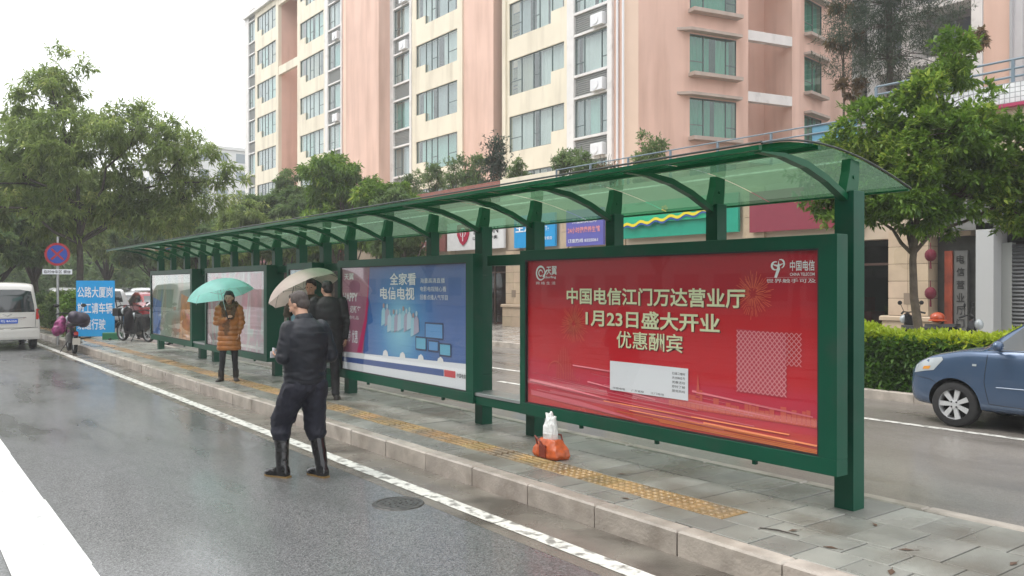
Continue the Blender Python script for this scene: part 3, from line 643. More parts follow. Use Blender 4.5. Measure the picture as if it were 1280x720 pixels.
# ============================================================ RESIDENTIAL TOWER
CREAMW = mat('cream_stucco', (.78, .71, .57), .8, var=.05, vscale=.7, bump=.15, bscale=30, dirt=((.46, .40, .31), 1.4, .48, .75, .55), streak=.12)
PINKW = mat('pink_stucco', (.72, .49, .40), .8, var=.06, vscale=.5, bump=.15, bscale=30, dirt=((.46, .28, .21), 1.3, .46, .75, .6), streak=.12)
PALEW = mat('pale_pink_stucco', (.76, .58, .46), .8, var=.04, vscale=.6)
WHITEW = mat('white_trim_paint', (.74, .72, .70), .7, var=.06, vscale=1.5, dirt=((.42, .4, .38), 1.8, .55, .75, .5))
FRAMEM = mat('window_frame_metal', (.10, .14, .14), .4)
ROOM = mat('room_dark', (.05, .06, .06), .8)
PANE = glass_mat('window_glass', (.72, .80, .79), .14, .02, (.9, .96, .96))
PANEG = glass_mat('green_window_glass', (.34, .62, .50), .10, .02, (.8, .95, .9))
CURT = [mat('curtain_mint', (.40, .60, .55), .8), mat('curtain_grey', (.46, .49, .50), .8), mat('curtain_white', (.68, .70, .68), .8), mat('curtain_teal', (.20, .48, .44), .8), mat('curtain_beige', (.5, .47, .4), .8)]
LOUV = mat('louvre_grey', (.30, .31, .30), .6)
tower = empty('apartment_tower', (-50, 30, 0), 0, 'tall pink and cream apartment tower with rows of curtained windows', 'apartment building')
SILL = [5.87+3*k for k in range(7)]     # window sills of the storeys
TOPZ = 26.2
def window_set(w_, h_, bays, short=None, transom=.62, hs=1.25):
    """frame, pane; origin lower left, front face at y=0; short = index of a shorter bay"""
    f = MB(); p = MB(); t = .035
    xs = [0]
    for b_ in bays: xs.append(xs[-1] + b_*w_/sum(bays))
    f.box((0, -.03, h_-t), (w_, .04, h_))
    for i in range(len(bays)):
        z0 = h_-hs if i == short else 0
        f.box((xs[i]+t/2, -.03, z0), (xs[i+1]-t/2, .04, z0+t))
        if i != short and i % 2 == 0: f.box((xs[i]+t/2, -.02, h_*(1-transom)), (xs[i+1]-t/2, .03, h_*(1-transom)+t))
        p.quad((xs[i]+t/2, 0, z0+t), (xs[i+1]-t/2, 0, z0+t), (xs[i+1]-t/2, 0, h_-t), (xs[i]+t/2, 0, h_-t))
    for i, x in enumerate(xs):
        z0 = 0
        if short is not None and (i == short + 1 and short == len(bays)-1 or i == 0 and short == 0): z0 = h_-hs
        f.box((max(0, x-t/2), -.03, z0), (min(w_, x+t/2), .04, h_-t))
    return f.mesh('window', FRAMEM), p.mesh('pane', PANE)
def curtain_mesh(w_, h_, m):
    b = MB(); n = max(4, int(w_/.12)); pts = [(w_*k/n, .03*(1 if k % 2 else -1)+random.uniform(-.015, .015)) for k in range(n+1)]
    b.loft([[(x, y, 0) for x, y in pts], [(x, y, h_) for x, y in pts]], cap=False, closed=False); return b.mesh('curtain', m)
CM = {}
def get_curtain(w_, h_, ci):
    k = (round(w_, 1), round(h_, 1), ci)
    if k not in CM: CM[k] = curtain_mesh(w_, h_, CURT[ci])
    return CM[k]
def place_window(T, fm, pm, w_, h_, tone=None, root=tower, zlow=0, cover=1.0):
    o = linkobj('window', fm, root); o.matrix_parent_inverse = wmat(root).inverted(); o.matrix_basis = T
    linkobj('pane', pm, o)
    n = random.choice([1, 2, 2, 3]) if w_ > 1.2 else 1
    if random.random() < cover:
        for k in range(n):
            cw = w_/n * random.uniform(.55, 1.0); x = w_*k/n + random.uniform(0, w_/n-cw); c = linkobj('curtain', get_curtain(cw, h_-.06-zlow, random.choice(tone or [0, 1, 1, 2, 2, 4])), o); c.location = (x, .22, .03+zlow)
    return o
FT = lambda x, z, y=26.5: Matrix.Translation((x, y, z))
cw = MB(); pw_ = MB(); ww = MB(); rm = MB(); pale = MB(); ledge = []
Y0 = 26.5; ZB = 3.0
def column_window(x0, x1, wx0, wx1, mb, short, bays, hs, root=tower):
    mb.box((x0, Y0, ZB), (wx0, Y0+.3, TOPZ)); mb.box((wx1, Y0, ZB), (x1, Y0+.3, TOPZ))
    w_ = wx1-wx0; fm, pm = window_set(w_, 1.88, bays, short, hs=hs)
    zz = ZB
    for s_ in SILL:
        mb.box((wx0, Y0, zz), (wx1, Y0+.3, s_)); zz = s_+1.88
        if short is not None:
            bw = bays[short]*w_/sum(bays); a = wx0 if short == 0 else wx1-bw; mb.box((a, Y0+.001, s_-.001), (a+bw, Y0+.299, s_+1.88-hs))
        place_window(FT(wx0, s_, Y0+.1), fm, pm, w_, 1.88)
    mb.box((wx0, Y0, zz), (wx1, Y0+.3, TOPZ)); rm.box((wx0-.2, Y0+.9, ZB), (wx1+.2, Y0+1.0, TOPZ))
def strip_col(x0, x1, yoff=0, ac=True, bays=(1, 1.3)):
    w_ = x1-x0; fm, pm = window_set(w_, 1.78, bays, None, .7); lv = MB()
    for k in range(9): lv.box((0, -.02, .02+k*.1), (w_, .03, .07+k*.1))
    lv.box((-.001, .12, 0), (w_, .14, .92)); lm = lv.mesh('louvre_screen', LOUV)
    acm = MB().bbox((0, -.3, 0), (.8, 0, .55), .02); acm.lathe([(.22, 0), (.22, .03), (.17, .03), (.02, .02)], 16, Matrix.Translation((.32, -.3, .28)) @ Matrix.Rotation(R(90), 4, 'X')); acm = acm.mesh('air_conditioner', WHITEP)
    for s_ in SILL + [SILL[-1]+3]:
        if s_ < SILL[-1]+1: place_window(FT(x0, s_, Y0+.06+yoff), fm, pm, w_, 1.78, tone=[0, 1, 2, 3])
        lg = MB().box((x0, Y0-.06+yoff, s_-.12), (x1, Y0+.3+yoff, s_)); lg.box((x0, Y0-.06+yoff, s_-1.16), (x1, Y0+.3+yoff, s_-1.05)); lg.build('ledge', WHITEW, tower, world=True, kind='stuff')
        l = linkobj('louvre_screen', lm, tower, kind='stuff'); l.matrix_parent_inverse = wmat(tower).inverted(); l.matrix_basis = FT(x0, s_-1.045, Y0+.06+yoff)
        if random.random() < .8 and w_ > 1.9: q = linkobj('air_conditioner', acm, tower); q.matrix_parent_inverse = wmat(tower).inverted(); q.matrix_basis = FT(x1-1.0, s_-1.04, Y0+.02+yoff)
    rm.box((x0-.1, Y0+.9+yoff, ZB), (x1+.1, Y0+1.0+yoff, TOPZ))
def pier(x0, x1, mb=None, out=.08): (mb or ww).box((x0, Y0-out, ZB), (x1, Y0+.3, TOPZ))
pier(-76.2, -75.3); strip_col(-75.3, -73.8, bays=(1, 1)); pier(-73.8, -73.45, cw, 0)
column_window(-73.45, -68.25, -73.3, -68.8, cw, 0, (1.1, .7, .7, 1, 1), 1.3)
# recess with two bridging beams
pw_.box((-68.25, Y0+2.4, ZB), (-64.15, Y0+2.6, TOPZ)); pw_.box((-68.45, Y0+.3, ZB), (-68.25, Y0+2.6, TOPZ)); pw_.box((-64.15, Y0+.3, ZB), (-63.95, Y0+2.6, TOPZ))
MB().box((-68.245, Y0+.02, 19.6), (-64.155, Y0+.28, 20.3)).build('beam', CREAMW, tower, world=True); MB().box((-68.245, Y0+.02, 25.5), (-64.155, Y0+.28, 26.19)).build('beam', CREAMW, tower, world=True)
column_window(-64.15, -58.75, -63.6, -59.1, cw, 0, (1.1, .7, .7, 1, 1), 1.3)
pier(-58.75, -58.2); strip_col(-58.2, -56.0); pier(-56.0, -55.8)
pw_.box((-55.8, Y0, ZB), (-53.7, Y0+.3, TOPZ)); pale.box((-53.7, Y0-.9, ZB), (-53.4, Y0+.3, TOPZ)); pw_.box((-53.4, Y0-.9, ZB), (-48.55, Y0+.3, TOPZ))
pier(-48.55, -48.1); strip_col(-48.1, -46.0); pier(-46.0, -45.8)
column_window(-45.8, -40.2, -45.3, -40.6, cw, 0, (1, .6, .6, 1.1, 1), 1.35); pier(-40.2, -39.9, cw, .12)
pw_.box((-39.9, Y0-.02, ZB), (-36.95, Y0+.3, TOPZ)); pw_.box((-37.15, Y0+.3, ZB), (-36.95, Y0+1.4, TOPZ))
# narrow set-back strip of dark landings
cw.box((-36.95, Y0+1.3, ZB), (-36.0, Y0+1.5, TOPZ)); fm_, pm_ = window_set(.8, 1.0, (1,), None)
for s_ in SILL:
    place_window(FT(-36.9, s_+.9, Y0+1.2), fm_, pm_, .8, 1.0, cover=.2); place_window(FT(-36.9, s_-.25, Y0+1.2), fm_, pm_, .8, 1.0, cover=.0)
pier(-36.05, -35.75, cw, .1)
column_window(-35.75, -30.75, -35.55, -31.05, cw, 4, (1, 1, .5, 1, 1), 1.3)
pier(-30.75, -30.25); strip_col(-30.25, -27.85, bays=(.7, 1.3, .6)); pier(-27.85, -27.55, None, .15)
pw_.box((-27.55, Y0, ZB), (-26.95, Y0+.3, TOPZ))
# chamfered corner and the end walls, in a frame whose x runs along the wall
def wallframe(p, d):
    u = Vector((d[0], d[1], 0)).normalized(); n = Vector((-u.y, u.x, 0)); M = Matrix.Identity(4)
    M.col[0][:3] = u; M.col[1][:3] = n; M.col[2][:3] = (0, 0, 1); M.col[3][:3] = (p[0], p[1], 0); return M
M1 = wallframe((-26.95, 26.5), (.50, .45)); ch_ = MB(); ch_.T = M1; ch_.box((0, .001, ZB), (.672, .3, TOPZ)); ch_.build('chamfer_wall', PALEW, tower, world=True)
M2 = wallframe((-26.45, 26.95), (.206, .978))
SILL2 = [5.75+2.95*k for k in range(7)]
pw_.T = M2
pw_.box((0, 0, ZB), (2.82, .3, TOPZ)); pw_.box((5.54, 0, ZB), (6.26, .3, TOPZ)); pw_.box((5.96, .3, ZB), (6.26, 2.3, TOPZ))
pw_.box((6.26, 2.0, ZB), (9.03, 2.3, TOPZ)); pw_.box((9.03, 0, ZB), (9.5, .3, TOPZ)); pw_.box((9.03, .3, ZB), (9.33, 2.3, TOPZ))
zz = ZB; fmE, pmE = window_set(2.72, 1.8, (.8, 1.3, .6), None, .7); pmE.materials[0] = PANEG
bw_ = MB(); bw_.T = M2
for k, s_ in enumerate(SILL2):
    pw_.box((2.82, 0, zz), (5.54, .3, s_)); zz = s_+1.8
    place_window(M2 @ Matrix.Translation((2.82, .05, s_)), fmE, pmE, 2.72, 1.8, tone=[0, 3, 3, 4])
    for (a, b_, z, t, o_) in ((2.75, 5.6, s_-.2, .17, .45), (2.1, 5.6, s_+1.86, .13, .4)):
        l = MB(); l.T = M2; l.prism([(a, .0), (b_, .0), (b_, -o_), (a+(.0 if a > 2.5 else .55), -o_)], z, z+t, 'xy'); l.build('ledge', mat('concrete_ledge', (.46, .38, .33), .8, var=.12, vscale=2), tower, world=True)
    bw_.box((6.262, .0, s_+1.95), (9.028, .35, s_+2.42))
pw_.box((2.82, 0, zz), (5.54, .3, TOPZ)); rm.T = M2; rm.box((2.7, 1.0, ZB), (5.7, 1.1, TOPZ)); rm.T = None; pw_.T = None
bw_.build('beam', WHITEW, tower, world=True, kind='stuff')
q0 = M2 @ Vector((9.5, 0, 0)); M3 = wallframe((q0.x, q0.y), (-.158, .987)); pw_.T = M3
pw_.box((0, 0, ZB), (.55, .3, TOPZ)); pw_.box((2.6, 0, ZB), (6.5, .3, TOPZ)); zz = ZB; fmF, pmF = window_set(2.05, 1.75, (1, 1), None, .7); pmF.materials[0] = PANEG
for k, s_ in enumerate(SILL2):
    s_ += -.1
    pw_.box((.55, 0, zz), (2.6, .3, s_)); zz = s_+1.75
    place_window(M3 @ Matrix.Translation((.55, .05, s_)), fmF, pmF, 2.05, 1.75, tone=[3, 3, 0])
    for (a, b_, z, t, o_) in ((.5, 2.65, s_-.2, .15, .4), (.5, 3.3, s_+1.8, .12, .4)):
        l = MB(); l.T = M3; l.prism([(a, 0), (b_, 0), (b_-(.55 if b_ > 3 else 0), -o_), (a, -o_)], z, z+t, 'xy'); l.build('ledge', mat('concrete_ledge', (.46, .38, .33)), tower, world=True)
pw_.box((.55, 0, zz), (2.6, .3, TOPZ)); rm.T = M3; rm.box((.4, .9, ZB), (2.8, 1.0, TOPZ)); rm.T = None; pw_.T = None
cw.build('cream_wall', CREAMW, tower, world=True); pw_.build('pink_wall', PINKW, tower, world=True); ww.build('white_pier', WHITEW, tower, world=True, kind='stuff'); pale.build('pale_wall', PALEW, tower, world=True)
rm.build('inner_wall', ROOM, tower, world=True)
core = MB().prism([(-76, Y0+3), (-27.5, Y0+3), (-26.8, 34), (-26.5, 43), (-76, 43)], ZB, TOPZ-.1, 'xy'); core.box((-76.2, Y0-.3, TOPZ), (-26.6, 43, TOPZ+.25)); core.box((-76.2, Y0+.3, ZB), (-76.0, 43, TOPZ))
core.build('roof_slab', WHITEW, tower, world=True)
pt = MB()
for x in (-55.3, -54.9, -54.2, -53.9): pt.tube([(x, Y0-.08, ZB), (x, Y0-.08, TOPZ)], .05, 6)
pt.build('drain_pipe', mat('pipe_pink', (.5, .32, .25), .6), tower, world=True, kind='stuff')
for x in (-27.25, -26.88):
    MB().tube([(x, Y0-.08, ZB), (x, Y0-.08, TOPZ)], .055, 8).build('drain_pipe', WHITEP, tower, world=True)

# ------------------------------------------------------------ the tower further back and the block above the shops
bt = empty('balcony_tower', (-22, 46, 0), 0, 'grey and white residential tower with open balconies seen above the right-hand tree', 'apartment building')
b = MB(); b2 = MB(); b3 = MB(); bwn = MB(); bcu = MB()
b2.box((-29, 46.6, 0), (-17, 58, 30))
for k in range(10):
    z = 5.1+2.95*k
    b.box((-29, 45, z-.2), (-17, 46.6, z)); b.box((-29, 44.92, z-.25), (-17, 45.0, z+.12))
    for x in (-27.0, -25.2, -22.2, -20.6):
        bwn.box((x, 46.5, z+.15), (x+1.2, 46.6, z+2.3)); bcu.box((x+.1, 46.45, z+.3), (x+.5, 46.5, z+2.2))
for x in (-27.6, -25.9, -23.9, -20.2, -18): b.box((x, 44.9, 0), (x+.55, 46.6, 30))
b.build('balcony', WHITEW, bt, world=True, kind='stuff'); b2.build('wall', mat('grey_render', (.22, .22, .23), .8, var=.15, vscale=.6), bt, world=True)
bwn.build('window', mat('dark_window', (.03, .04, .06), .1), bt, world=True, kind='stuff'); bcu.build('curtain', mat('dim_curtain', (.2, .22, .26), .8), bt, world=True, kind='stuff')
gw = MB()
for k in range(9):
    z = 8.05+2.95*k
    for j in range(3): gw.box((-28.9, 44.96, z+.4+j*.28), (-17.1, 44.99, z+.43+j*.28))
gw.build('balcony_rail', STEEL, bt, world=True, kind='stuff')
pb = empty('pink_block', (-6, 27, 5.2), 0, 'pale pink rendered block with drain pipes rising over the shops at the right edge', 'building')
MB().box((-11.35, 26, 5.2), (-10.62, 34, 24)).build('wall', PINKW, pb, world=True)
MB().box((-10.62, 26.01, 5.2), (2, 34, 24)).build('white_wall', mat('white_tile_wall', (.66, .64, .66), .6, var=.04), pb, world=True)
for x in (-10.55, -10.2): MB().tube([(x, 25.92, 5.2), (x, 25.92, 24)], .05, 8).build('drain_pipe', mat('pipe_grey', (.42, .42, .44), .5), pb, world=True)

# ------------------------------------------------------------ shop row (podium)
STONE = mat('beige_stone', (.50, .39, .28), .55, var=.1, vscale=3, bump=.2, bscale=40, objvar=.07, rrough=(.25, .6))
STONEW = mat('beige_cladding', (.52, .42, .32), .6, var=.08, vscale=1)
SHOPD = mat('shop_interior', (.03, .026, .024), .7); SHOPG = glass_mat('shop_glass', (.35, .36, .36), .03, .03)
shop = empty('shop_row', (-30, 22, .15), 0, 'two storey row of shops with stone pillars and signboards along its front', 'shop building')
s_ = MB(); s_.box((-60, 20.0, 2.95), (-9.0, 20.5, 5.2)); s_.box((-60, 20.5, 5.0), (-9, 27, 5.2)); s_.box((-9.0, 20.05, 4.75), (2, 20.5, 5.75)); s_.box((-11.3, 20.5, 5.5), (2, 26, 5.7))
s_.build('fascia_wall', STONEW, shop, world=True)
MB().box((-60, 23.5, .15), (2, 23.7, 5.0)).build('back_wall', SHOPD, shop, world=True)
MB().box((-60, 20.5, 2.93), (2, 23.5, 3.05)).build('ceiling', SHOPD, shop, world=True)
def blocks(x0, x1, z0, z1, h_, y0=19.85, y1=20.6, root=shop, g_=.012, nb=1):
    z = z0
    while z < z1-.02:
        e = min(z1, z+h_)
        for k in range(nb):
            a = x0+(x1-x0)*k/nb; c = x0+(x1-x0)*(k+1)/nb
            m_ = MB().bbox((a+g_/2, y0, z+g_/2), (c-g_/2, y1, e-g_/2), .008); m_.build('stone_block', STONE, root, world=True)
        z = e
for x0 in (-10.9, -26.85):
    MB().box((x0+.02, 19.87, .15), (x0+.98, 20.58, 3.2)).build('joint_core', mat('stone_joint', (.2, .15, .11), .8), shop, world=True)
    blocks(x0-.1, x0+1.1, .15, .92, .4, 19.75, nb=2); MB().bbox((x0-.15, 19.7, .925), (x0+1.15, 20.6, 1.04), .03).build('stone_band', STONE, shop, world=True)
    blocks(x0, x0+1.0, 1.05, 3.15, .42, nb=2)
    MB().box((x0+.4, 19.843, 1.32), (x0+.66, 19.852, 1.6)).build('meter_hatch', mat('hatch', (.25, .19, .14), .6), shop, world=True)
for x0, wd in ((-15.35, .75), (-20.9, .7), (-23.6, .45), (-31.2, .5), (-36, .6), (-41, .6), (-46, .6), (-51, .6)):
    blocks(x0, x0+wd, .15, 4.6, .6, 19.93, 20.55)
gl = MB(); fr_ = MB()
for a, c in ((-14.55, -11.05), (-20.15, -15.45), (-25.8, -23.65), (-31.1, -26.95), (-35.9, -31.3), (-40.9, -36.1)):
    MB().quad((a, 20.4, .25), (c, 20.4, .25), (c, 20.4, 2.93), (a, 20.4, 2.93)).build('shop_window', SHOPG, shop, world=True); n = int((c-a)/1.1)
    for k in range(n+1): x = a+(c-a)*k/n; fr_.box((x-.03, 20.37, .15), (x+.03, 20.43, 2.93))
    fr_.box((a, 20.37, 2.3), (c, 20.365, 2.36))
fr_.build('shop_frame', mat('shopfront_frame', (.08, .04, .03), .5), shop, world=True, kind='stuff')
# warm goods inside the shops
gd = MB(); cols = [mat('goods_red', (.4, .03, .03), .6), mat('goods_wood', (.22, .11, .06), .6), mat('goods_blue', (.12, .35, .45), .6), mat('goods_cream', (.5, .45, .35), .6)]
for k in range(70):
    x = random.uniform(-40, -11.2); h = random.choice([.5, .9, 1.3, 1.8]); w0 = random.uniform(.2, .7); gd.bbox((x, 21.2+random.uniform(0, 1.5), .15), (x+w0, 23, .15+h), .03, random.choice([0, 1, 1, 1, 2, 3]))
gd.build('display_goods', cols, shop, world=True, kind='stuff')
MB().box((-28.9, 20.9, .15), (-27.0, 21.0, 2.9)).build('entrance_panel', mat('dark_red_wood', (.16, .05, .035), .5, var=.2), shop, world=True)
# right-hand frontage: white pillar, roller shutter, grey fascia, white louvres
MB().bbox((-8.8, 19.8, .15), (-8.42, 20.5, 3.2), .01).build('white_pillar', mat('white_panel', (.45, .46, .46), .5), shop, world=True)
MB().box((-8.415, 20.2, .15), (-8.2, 20.4, 2.75)).build('shutter_guide', LOUV, shop, world=True)
rs = MB()
for k in range(30): rs.prism([(20.22, .16+k*.085), (20.19, .20+k*.085), (20.22, .24+k*.085), (20.26, .24+k*.085), (20.26, .16+k*.085)], -8.2, -3.5, 'yz')
rs.build('roller_shutter', mat('shutter_grey', (.07, .075, .08), .35, metal=.3), shop, world=True, kind='stuff')
fg = MB().box((-9.9, 19.8, 3.05), (2, 20.05, 3.95)); fg.build('grey_fascia', mat('grey_fascia', (.17, .17, .165), .6, var=.12), shop, world=True)
text_on('Love', -8.45, 3.44, 1.3, .34, 19.785, INK, shop, bold=.04)
lv = MB()
for k in range(7): lv.box((-10.6, 19.75-.02*k, 4.0+k*.1), (2, 19.98, 4.045+k*.1))
lv.build('louvre_slats', mat('white_louvre', (.85, .85, .87), .4), shop, world=True, kind='stuff')
MB().box((-9.9, 20.3, .15), (-8.81, 20.5, 3.0)).build('grey_wall', mat('grey_shop_wall', (.07, .07, .065), .7, var=.2), shop, world=True)
vs_ = MB().box((-9.42, 20.1, .6), (-9.12, 20.2, 2.6)); vs_ = vs_.build('door_plaque', mat('plaque_grey', (.13, .13, .125), .7), shop, world=True)
for k in range(6): text_on('电信营业厅门'[k], -9.36, 2.3-k*.3, .18, .2, 20.09, DARK, shop)
MB().box((-9.62, 20.05, .7), (-9.44, 20.1, 2.6)).build('banner', mat('banner_red', (.25, .045, .02), .6, var=.3, vscale=5), shop, world=True)
for z in (2.5, 1.6):
    l = MB(); l.ell((-9.8, 19.75, z), (.13, .13, .15)); l.cone((-9.8, 19.75, z+.14), (-9.8, 19.75, z+.3), .01, n=6); l.cone((-9.8, 19.75, z-.32), (-9.8, 19.75, z-.13), .025, .015, n=6)
    tag(l.build('lantern', mat('lantern_red', (.13, .01, .025), .8), smooth=True), 'red paper lantern hanging beside the stone pillar, %s one' % ('upper' if z > 2 else 'lower'), 'lantern', 'red lanterns by the stone pillar')
# parapet with small tiles and railings on the terrace
TILE = brick_mat('small_white_tiles', (.72, .73, .74), (.66, .68, .7), (.3, .31, .33), .11, .11, (.2, .5), off=0, plane='xz', msz=.008)
MB().box((-11.3, 19.9, 5.82), (2, 20.1, 6.28)).build('tiled_parapet', TILE, shop, world=True)
MB().box((-11.3, 19.86, 5.752), (2, 20.1, 5.818)).build('red_band', mat('crimson_band', (.4, .03, .1), .5), shop, world=True)
rl = MB(); RAIL = mat('rail_grey_blue', (.16, .22, .27), .45)
for z in (6.42, 6.6, 6.8): rl.tube([(-11.3, 20, z), (2, 20, z)], .028, 6)
x = -11.3
while x < 2: rl.box((x-.03, 19.97, 6.28), (x+.03, 20.03, 6.79)); x += 1.6
rl.build('terrace_railing', RAIL, shop, world=True, kind='stuff')
rl = MB()
for z in (5.45, 5.68, 5.9, 6.12): rl.tube([(-24, 20.1, z), (-11.3, 20.1, z)], .022, 6)
x = -24
while x < -11.3: rl.box((x-.03, 20.07, 5.2), (x+.03, 20.13, 6.1)); x += 1.9
rl.build('terrace_railing', RAIL, shop, world=True, kind='stuff')
MB().box((-13.2, 20.12, 5.3), (-11.9, 20.14, 6.1)).build('glass_screen', mat('blue_screen', (.12, .3, .42), .3), shop, world=True)
rp_ = MB().box((-42, 20.05, 5.2), (-27.5, 20.25, 6.08)); rp_.build('brick_parapet', brick_mat('red_brick', (.34, .1, .07), (.28, .09, .06), (.25, .2, .18), .24, .08, (.6, .8), plane='xz'), shop, world=True)
MB().box((-27.5, 20.05, 5.2), (-24, 20.25, 6.1)).build('terrace_wall', CREAMW, shop, world=True)

# signboards, each a thing on the shop row
def signboard(x0, x1, z0, z1, m, label, texts, y=19.78, d=.1):
    t = empty('signboard', ((x0+x1)/2, y, z0), 0, label, 'shop sign', 'signboards on the shop row')
    MB().bbox((x0, y, z0), (x1, y+d, z1), .01).build('panel', m, t, world=True)
    MB().box((x0+.3, y+d, z0+.1), (x0+.4, 20, z0+.2)).build('bracket', STEEL, t, world=True)
    for (s, a, b, w_, h_, mm, bo) in texts: text_on(s, a, b, w_, h_, y-.012, mm, t, bold=bo)
    return t
SG = lambda n, c: mat(n, c, .4, var=.05)
signboard(-15.0, -11.6, 3.3, 4.45, SG('sign_maroon', (.24, .035, .06)), 'plain maroon signboard partly hidden by the tree leaves', [])
g_ = signboard(-20.15, -15.4, 3.35, 4.5, SG('sign_green', (.01, .30, .20)), 'green signboard with a yellow wavy line and a flower', [], )
MB().box((-20.15, 19.7, 3.82), (-16.1, 19.775, 4.5)).build('inner_panel', SG('sign_bright_green', (.015, .42, .22)), g_, world=True)
b = MB(); n = 60
for k in range(n):
    f = lambda k: (-20.0+3.8*k/n, 3.72+.3*k/n + .045*math.sin(k*.62))
    (xa, za), (xb, zb) = f(k), f(k+1); b.quad((xa, 19.66, za), (xb, 19.66, zb), (xb, 19.66, zb+.09), (xa, 19.66, za+.09)); b.quad((xa, 19.67, za-.06), (xb, 19.67, zb-.06), (xb, 19.67, zb), (xa, 19.67, za), 1)
b.build('wave_emblem', [mat('sign_yellow', (.75, .62, .03), .5), mat('sign_blue_edge', (.03, .1, .35), .5)], g_, world=True)
b = MB()
for k in range(5): a = 2*math.pi*k/5; b.cone((-18.15+.09*math.cos(a), 19.67, 4.22+.07*math.sin(a)), (-18.15+.09*math.cos(a), 19.655, 4.22+.07*math.sin(a)), .05, .05, 10)
b.build('flower_emblem', mat('sign_gold', (.75, .5, .08), .5), g_, world=True)
signboard(-23.05, -21.1, 3.2, 4.5, SG('sign_violet', (.12, .12, .42)), 'violet blue banner sign with three rows of white lettering', [('开业酬宾活动', -22.7, 4.0, 1.3, .2, CARD, .01), ('24小时健康养生馆', -22.95, 3.66, 1.7, .22, PINK2, .02), ('订座热线 8325061', -22.95, 3.32, 1.6, .14, CARD, .01)])
signboard(-26.2, -23.7, 3.25, 4.5, SG('sign_azure', (.02, .32, .68)), 'bright azure signboard with large white characters', [('生活电器', -26.1, 3.85, 2.2, .38, CARD, .03), ('大型连锁专卖店', -24.95, 3.5, 1.1, .13, CARD, .01)])
w_ = signboard(-31.1, -26.9, 3.3, 4.5, SG('sign_white', (.74, .74, .74)), 'white signboard with a crimson shield and black lettering', [('YISHION', -29.15, 3.92, 1.9, .27, INK, .02), ('以纯服饰专卖', -29.1, 3.68, 1.8, .16, INK, .02)])
b = MB(); b.prism([(-30.25, 4.4), (-29.35, 4.4), (-29.35, 3.95), (-29.55, 3.65), (-29.8, 3.5), (-30.05, 3.65), (-30.25, 3.95)], 19.74, 19.775, 'xz'); b.build('shield_emblem', SG('sign_crimson', (.42, .01, .05)), w_, world=True)
b = MB(); ring(b, -29.8, 4.05, .22, .07, -60, 240, 19.735, 18); b.quad((-29.83, 19.735, 3.68), (-29.77, 19.735, 3.68), (-29.77, 19.735, 4.2), (-29.83, 19.735, 4.2)); b.build('crest_stroke', CARD, w_, world=True)
signboard(-35.5, -31.3, 3.3, 4.45, SG('sign_brown', (.26, .10, .09)), 'brown signboard with pale characters beside the white one', [('湘里人家', -33.6, 3.8, 1.8, .3, CARD, .01), ('土菜馆', -33.2, 3.45, 1.2, .2, CARD, .01)])
signboard(-55.3, -52.0, 3.3, 4.75, SG('sign_rose', (.62, .30, .34)), 'rose pink and white signboard far along the shops', [('美容美发', -54.6, 4.1, 2.3, .45, INK, .03)])
signboard(-44.0, -41.6, 3.2, 4.4, SG('sign_red_far', (.45, .06, .08)), 'small red signboard half hidden behind the plaza trees', [('超市', -43.4, 3.6, 1.2, .5, CARD, .03)])
# ============================================================ TREES AND PLANTS
BARK = mat('bark', (.11, .085, .065), .85, var=.3, vscale=9, bump=.8, bscale=25)
BARKD = mat('dark_bark', (.06, .05, .042), .85, var=.3, vscale=9, bump=.8, bscale=25)
LEAF_A = leaf_mat('drooping_leaf', (.09, .14, .035), (.24, .31, .09), (.44, .46, .17), transl=.5)
LEAF_B = leaf_mat('fresh_leaf', (.035, .10, .015), (.17, .28, .035), (.42, .50, .09), transl=.3)
LEAF_C = leaf_mat('dark_leaf', (.05, .095, .035), (.14, .21, .07), (.28, .33, .12), transl=.48)
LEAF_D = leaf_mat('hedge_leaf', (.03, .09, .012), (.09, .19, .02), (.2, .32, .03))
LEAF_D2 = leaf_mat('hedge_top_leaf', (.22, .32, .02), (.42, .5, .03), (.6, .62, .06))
LEAF_E = leaf_mat('needle_leaf', (.03, .05, .035), (.06, .09, .06), (.1, .13, .08))
LEAF_R = leaf_mat('russet_leaf', (.10, .06, .035), (.16, .12, .06), (.18, .2, .08))
def leaves(P, D, n, L, W, spread, rng, droop=.4, jit=.0):
    """whorls of n leaves at points P around directions D: diamond leaves folded along the midrib"""
    m = len(P); P = np.repeat(P, n, 0); D = np.repeat(D, n, 0); k = len(P)
    r = rng.normal(size=(k, 3)); d = D*(1-spread) + r*spread*.75; d[:, 2] -= droop*rng.random(k)
    d /= np.linalg.norm(d, axis=1)[:, None] + 1e-9
    up = np.tile([0, 0, 1.], (k, 1)) + rng.normal(size=(k, 3))*.35
    s = np.cross(d, up); s /= np.linalg.norm(s, axis=1)[:, None] + 1e-9; nn = np.cross(s, d)
    ln = (L*(.65+.6*rng.random(k)))[:, None]; wd = (W*(.7+.5*rng.random(k)))[:, None]
    P = P + rng.normal(size=(k, 3))*jit
    a = P; b = P + d*ln*.45 + s*wd*.5 + nn*wd*.12; c = P + d*ln + np.array([0, 0, -1.])*ln*.22*min(1, droop*2); e = P + d*ln*.45 - s*wd*.5 + nn*wd*.12
    V = np.stack([a, b, c, e], 1).reshape(-1, 3); F = np.arange(k*4).reshape(-1, 4); return V, F
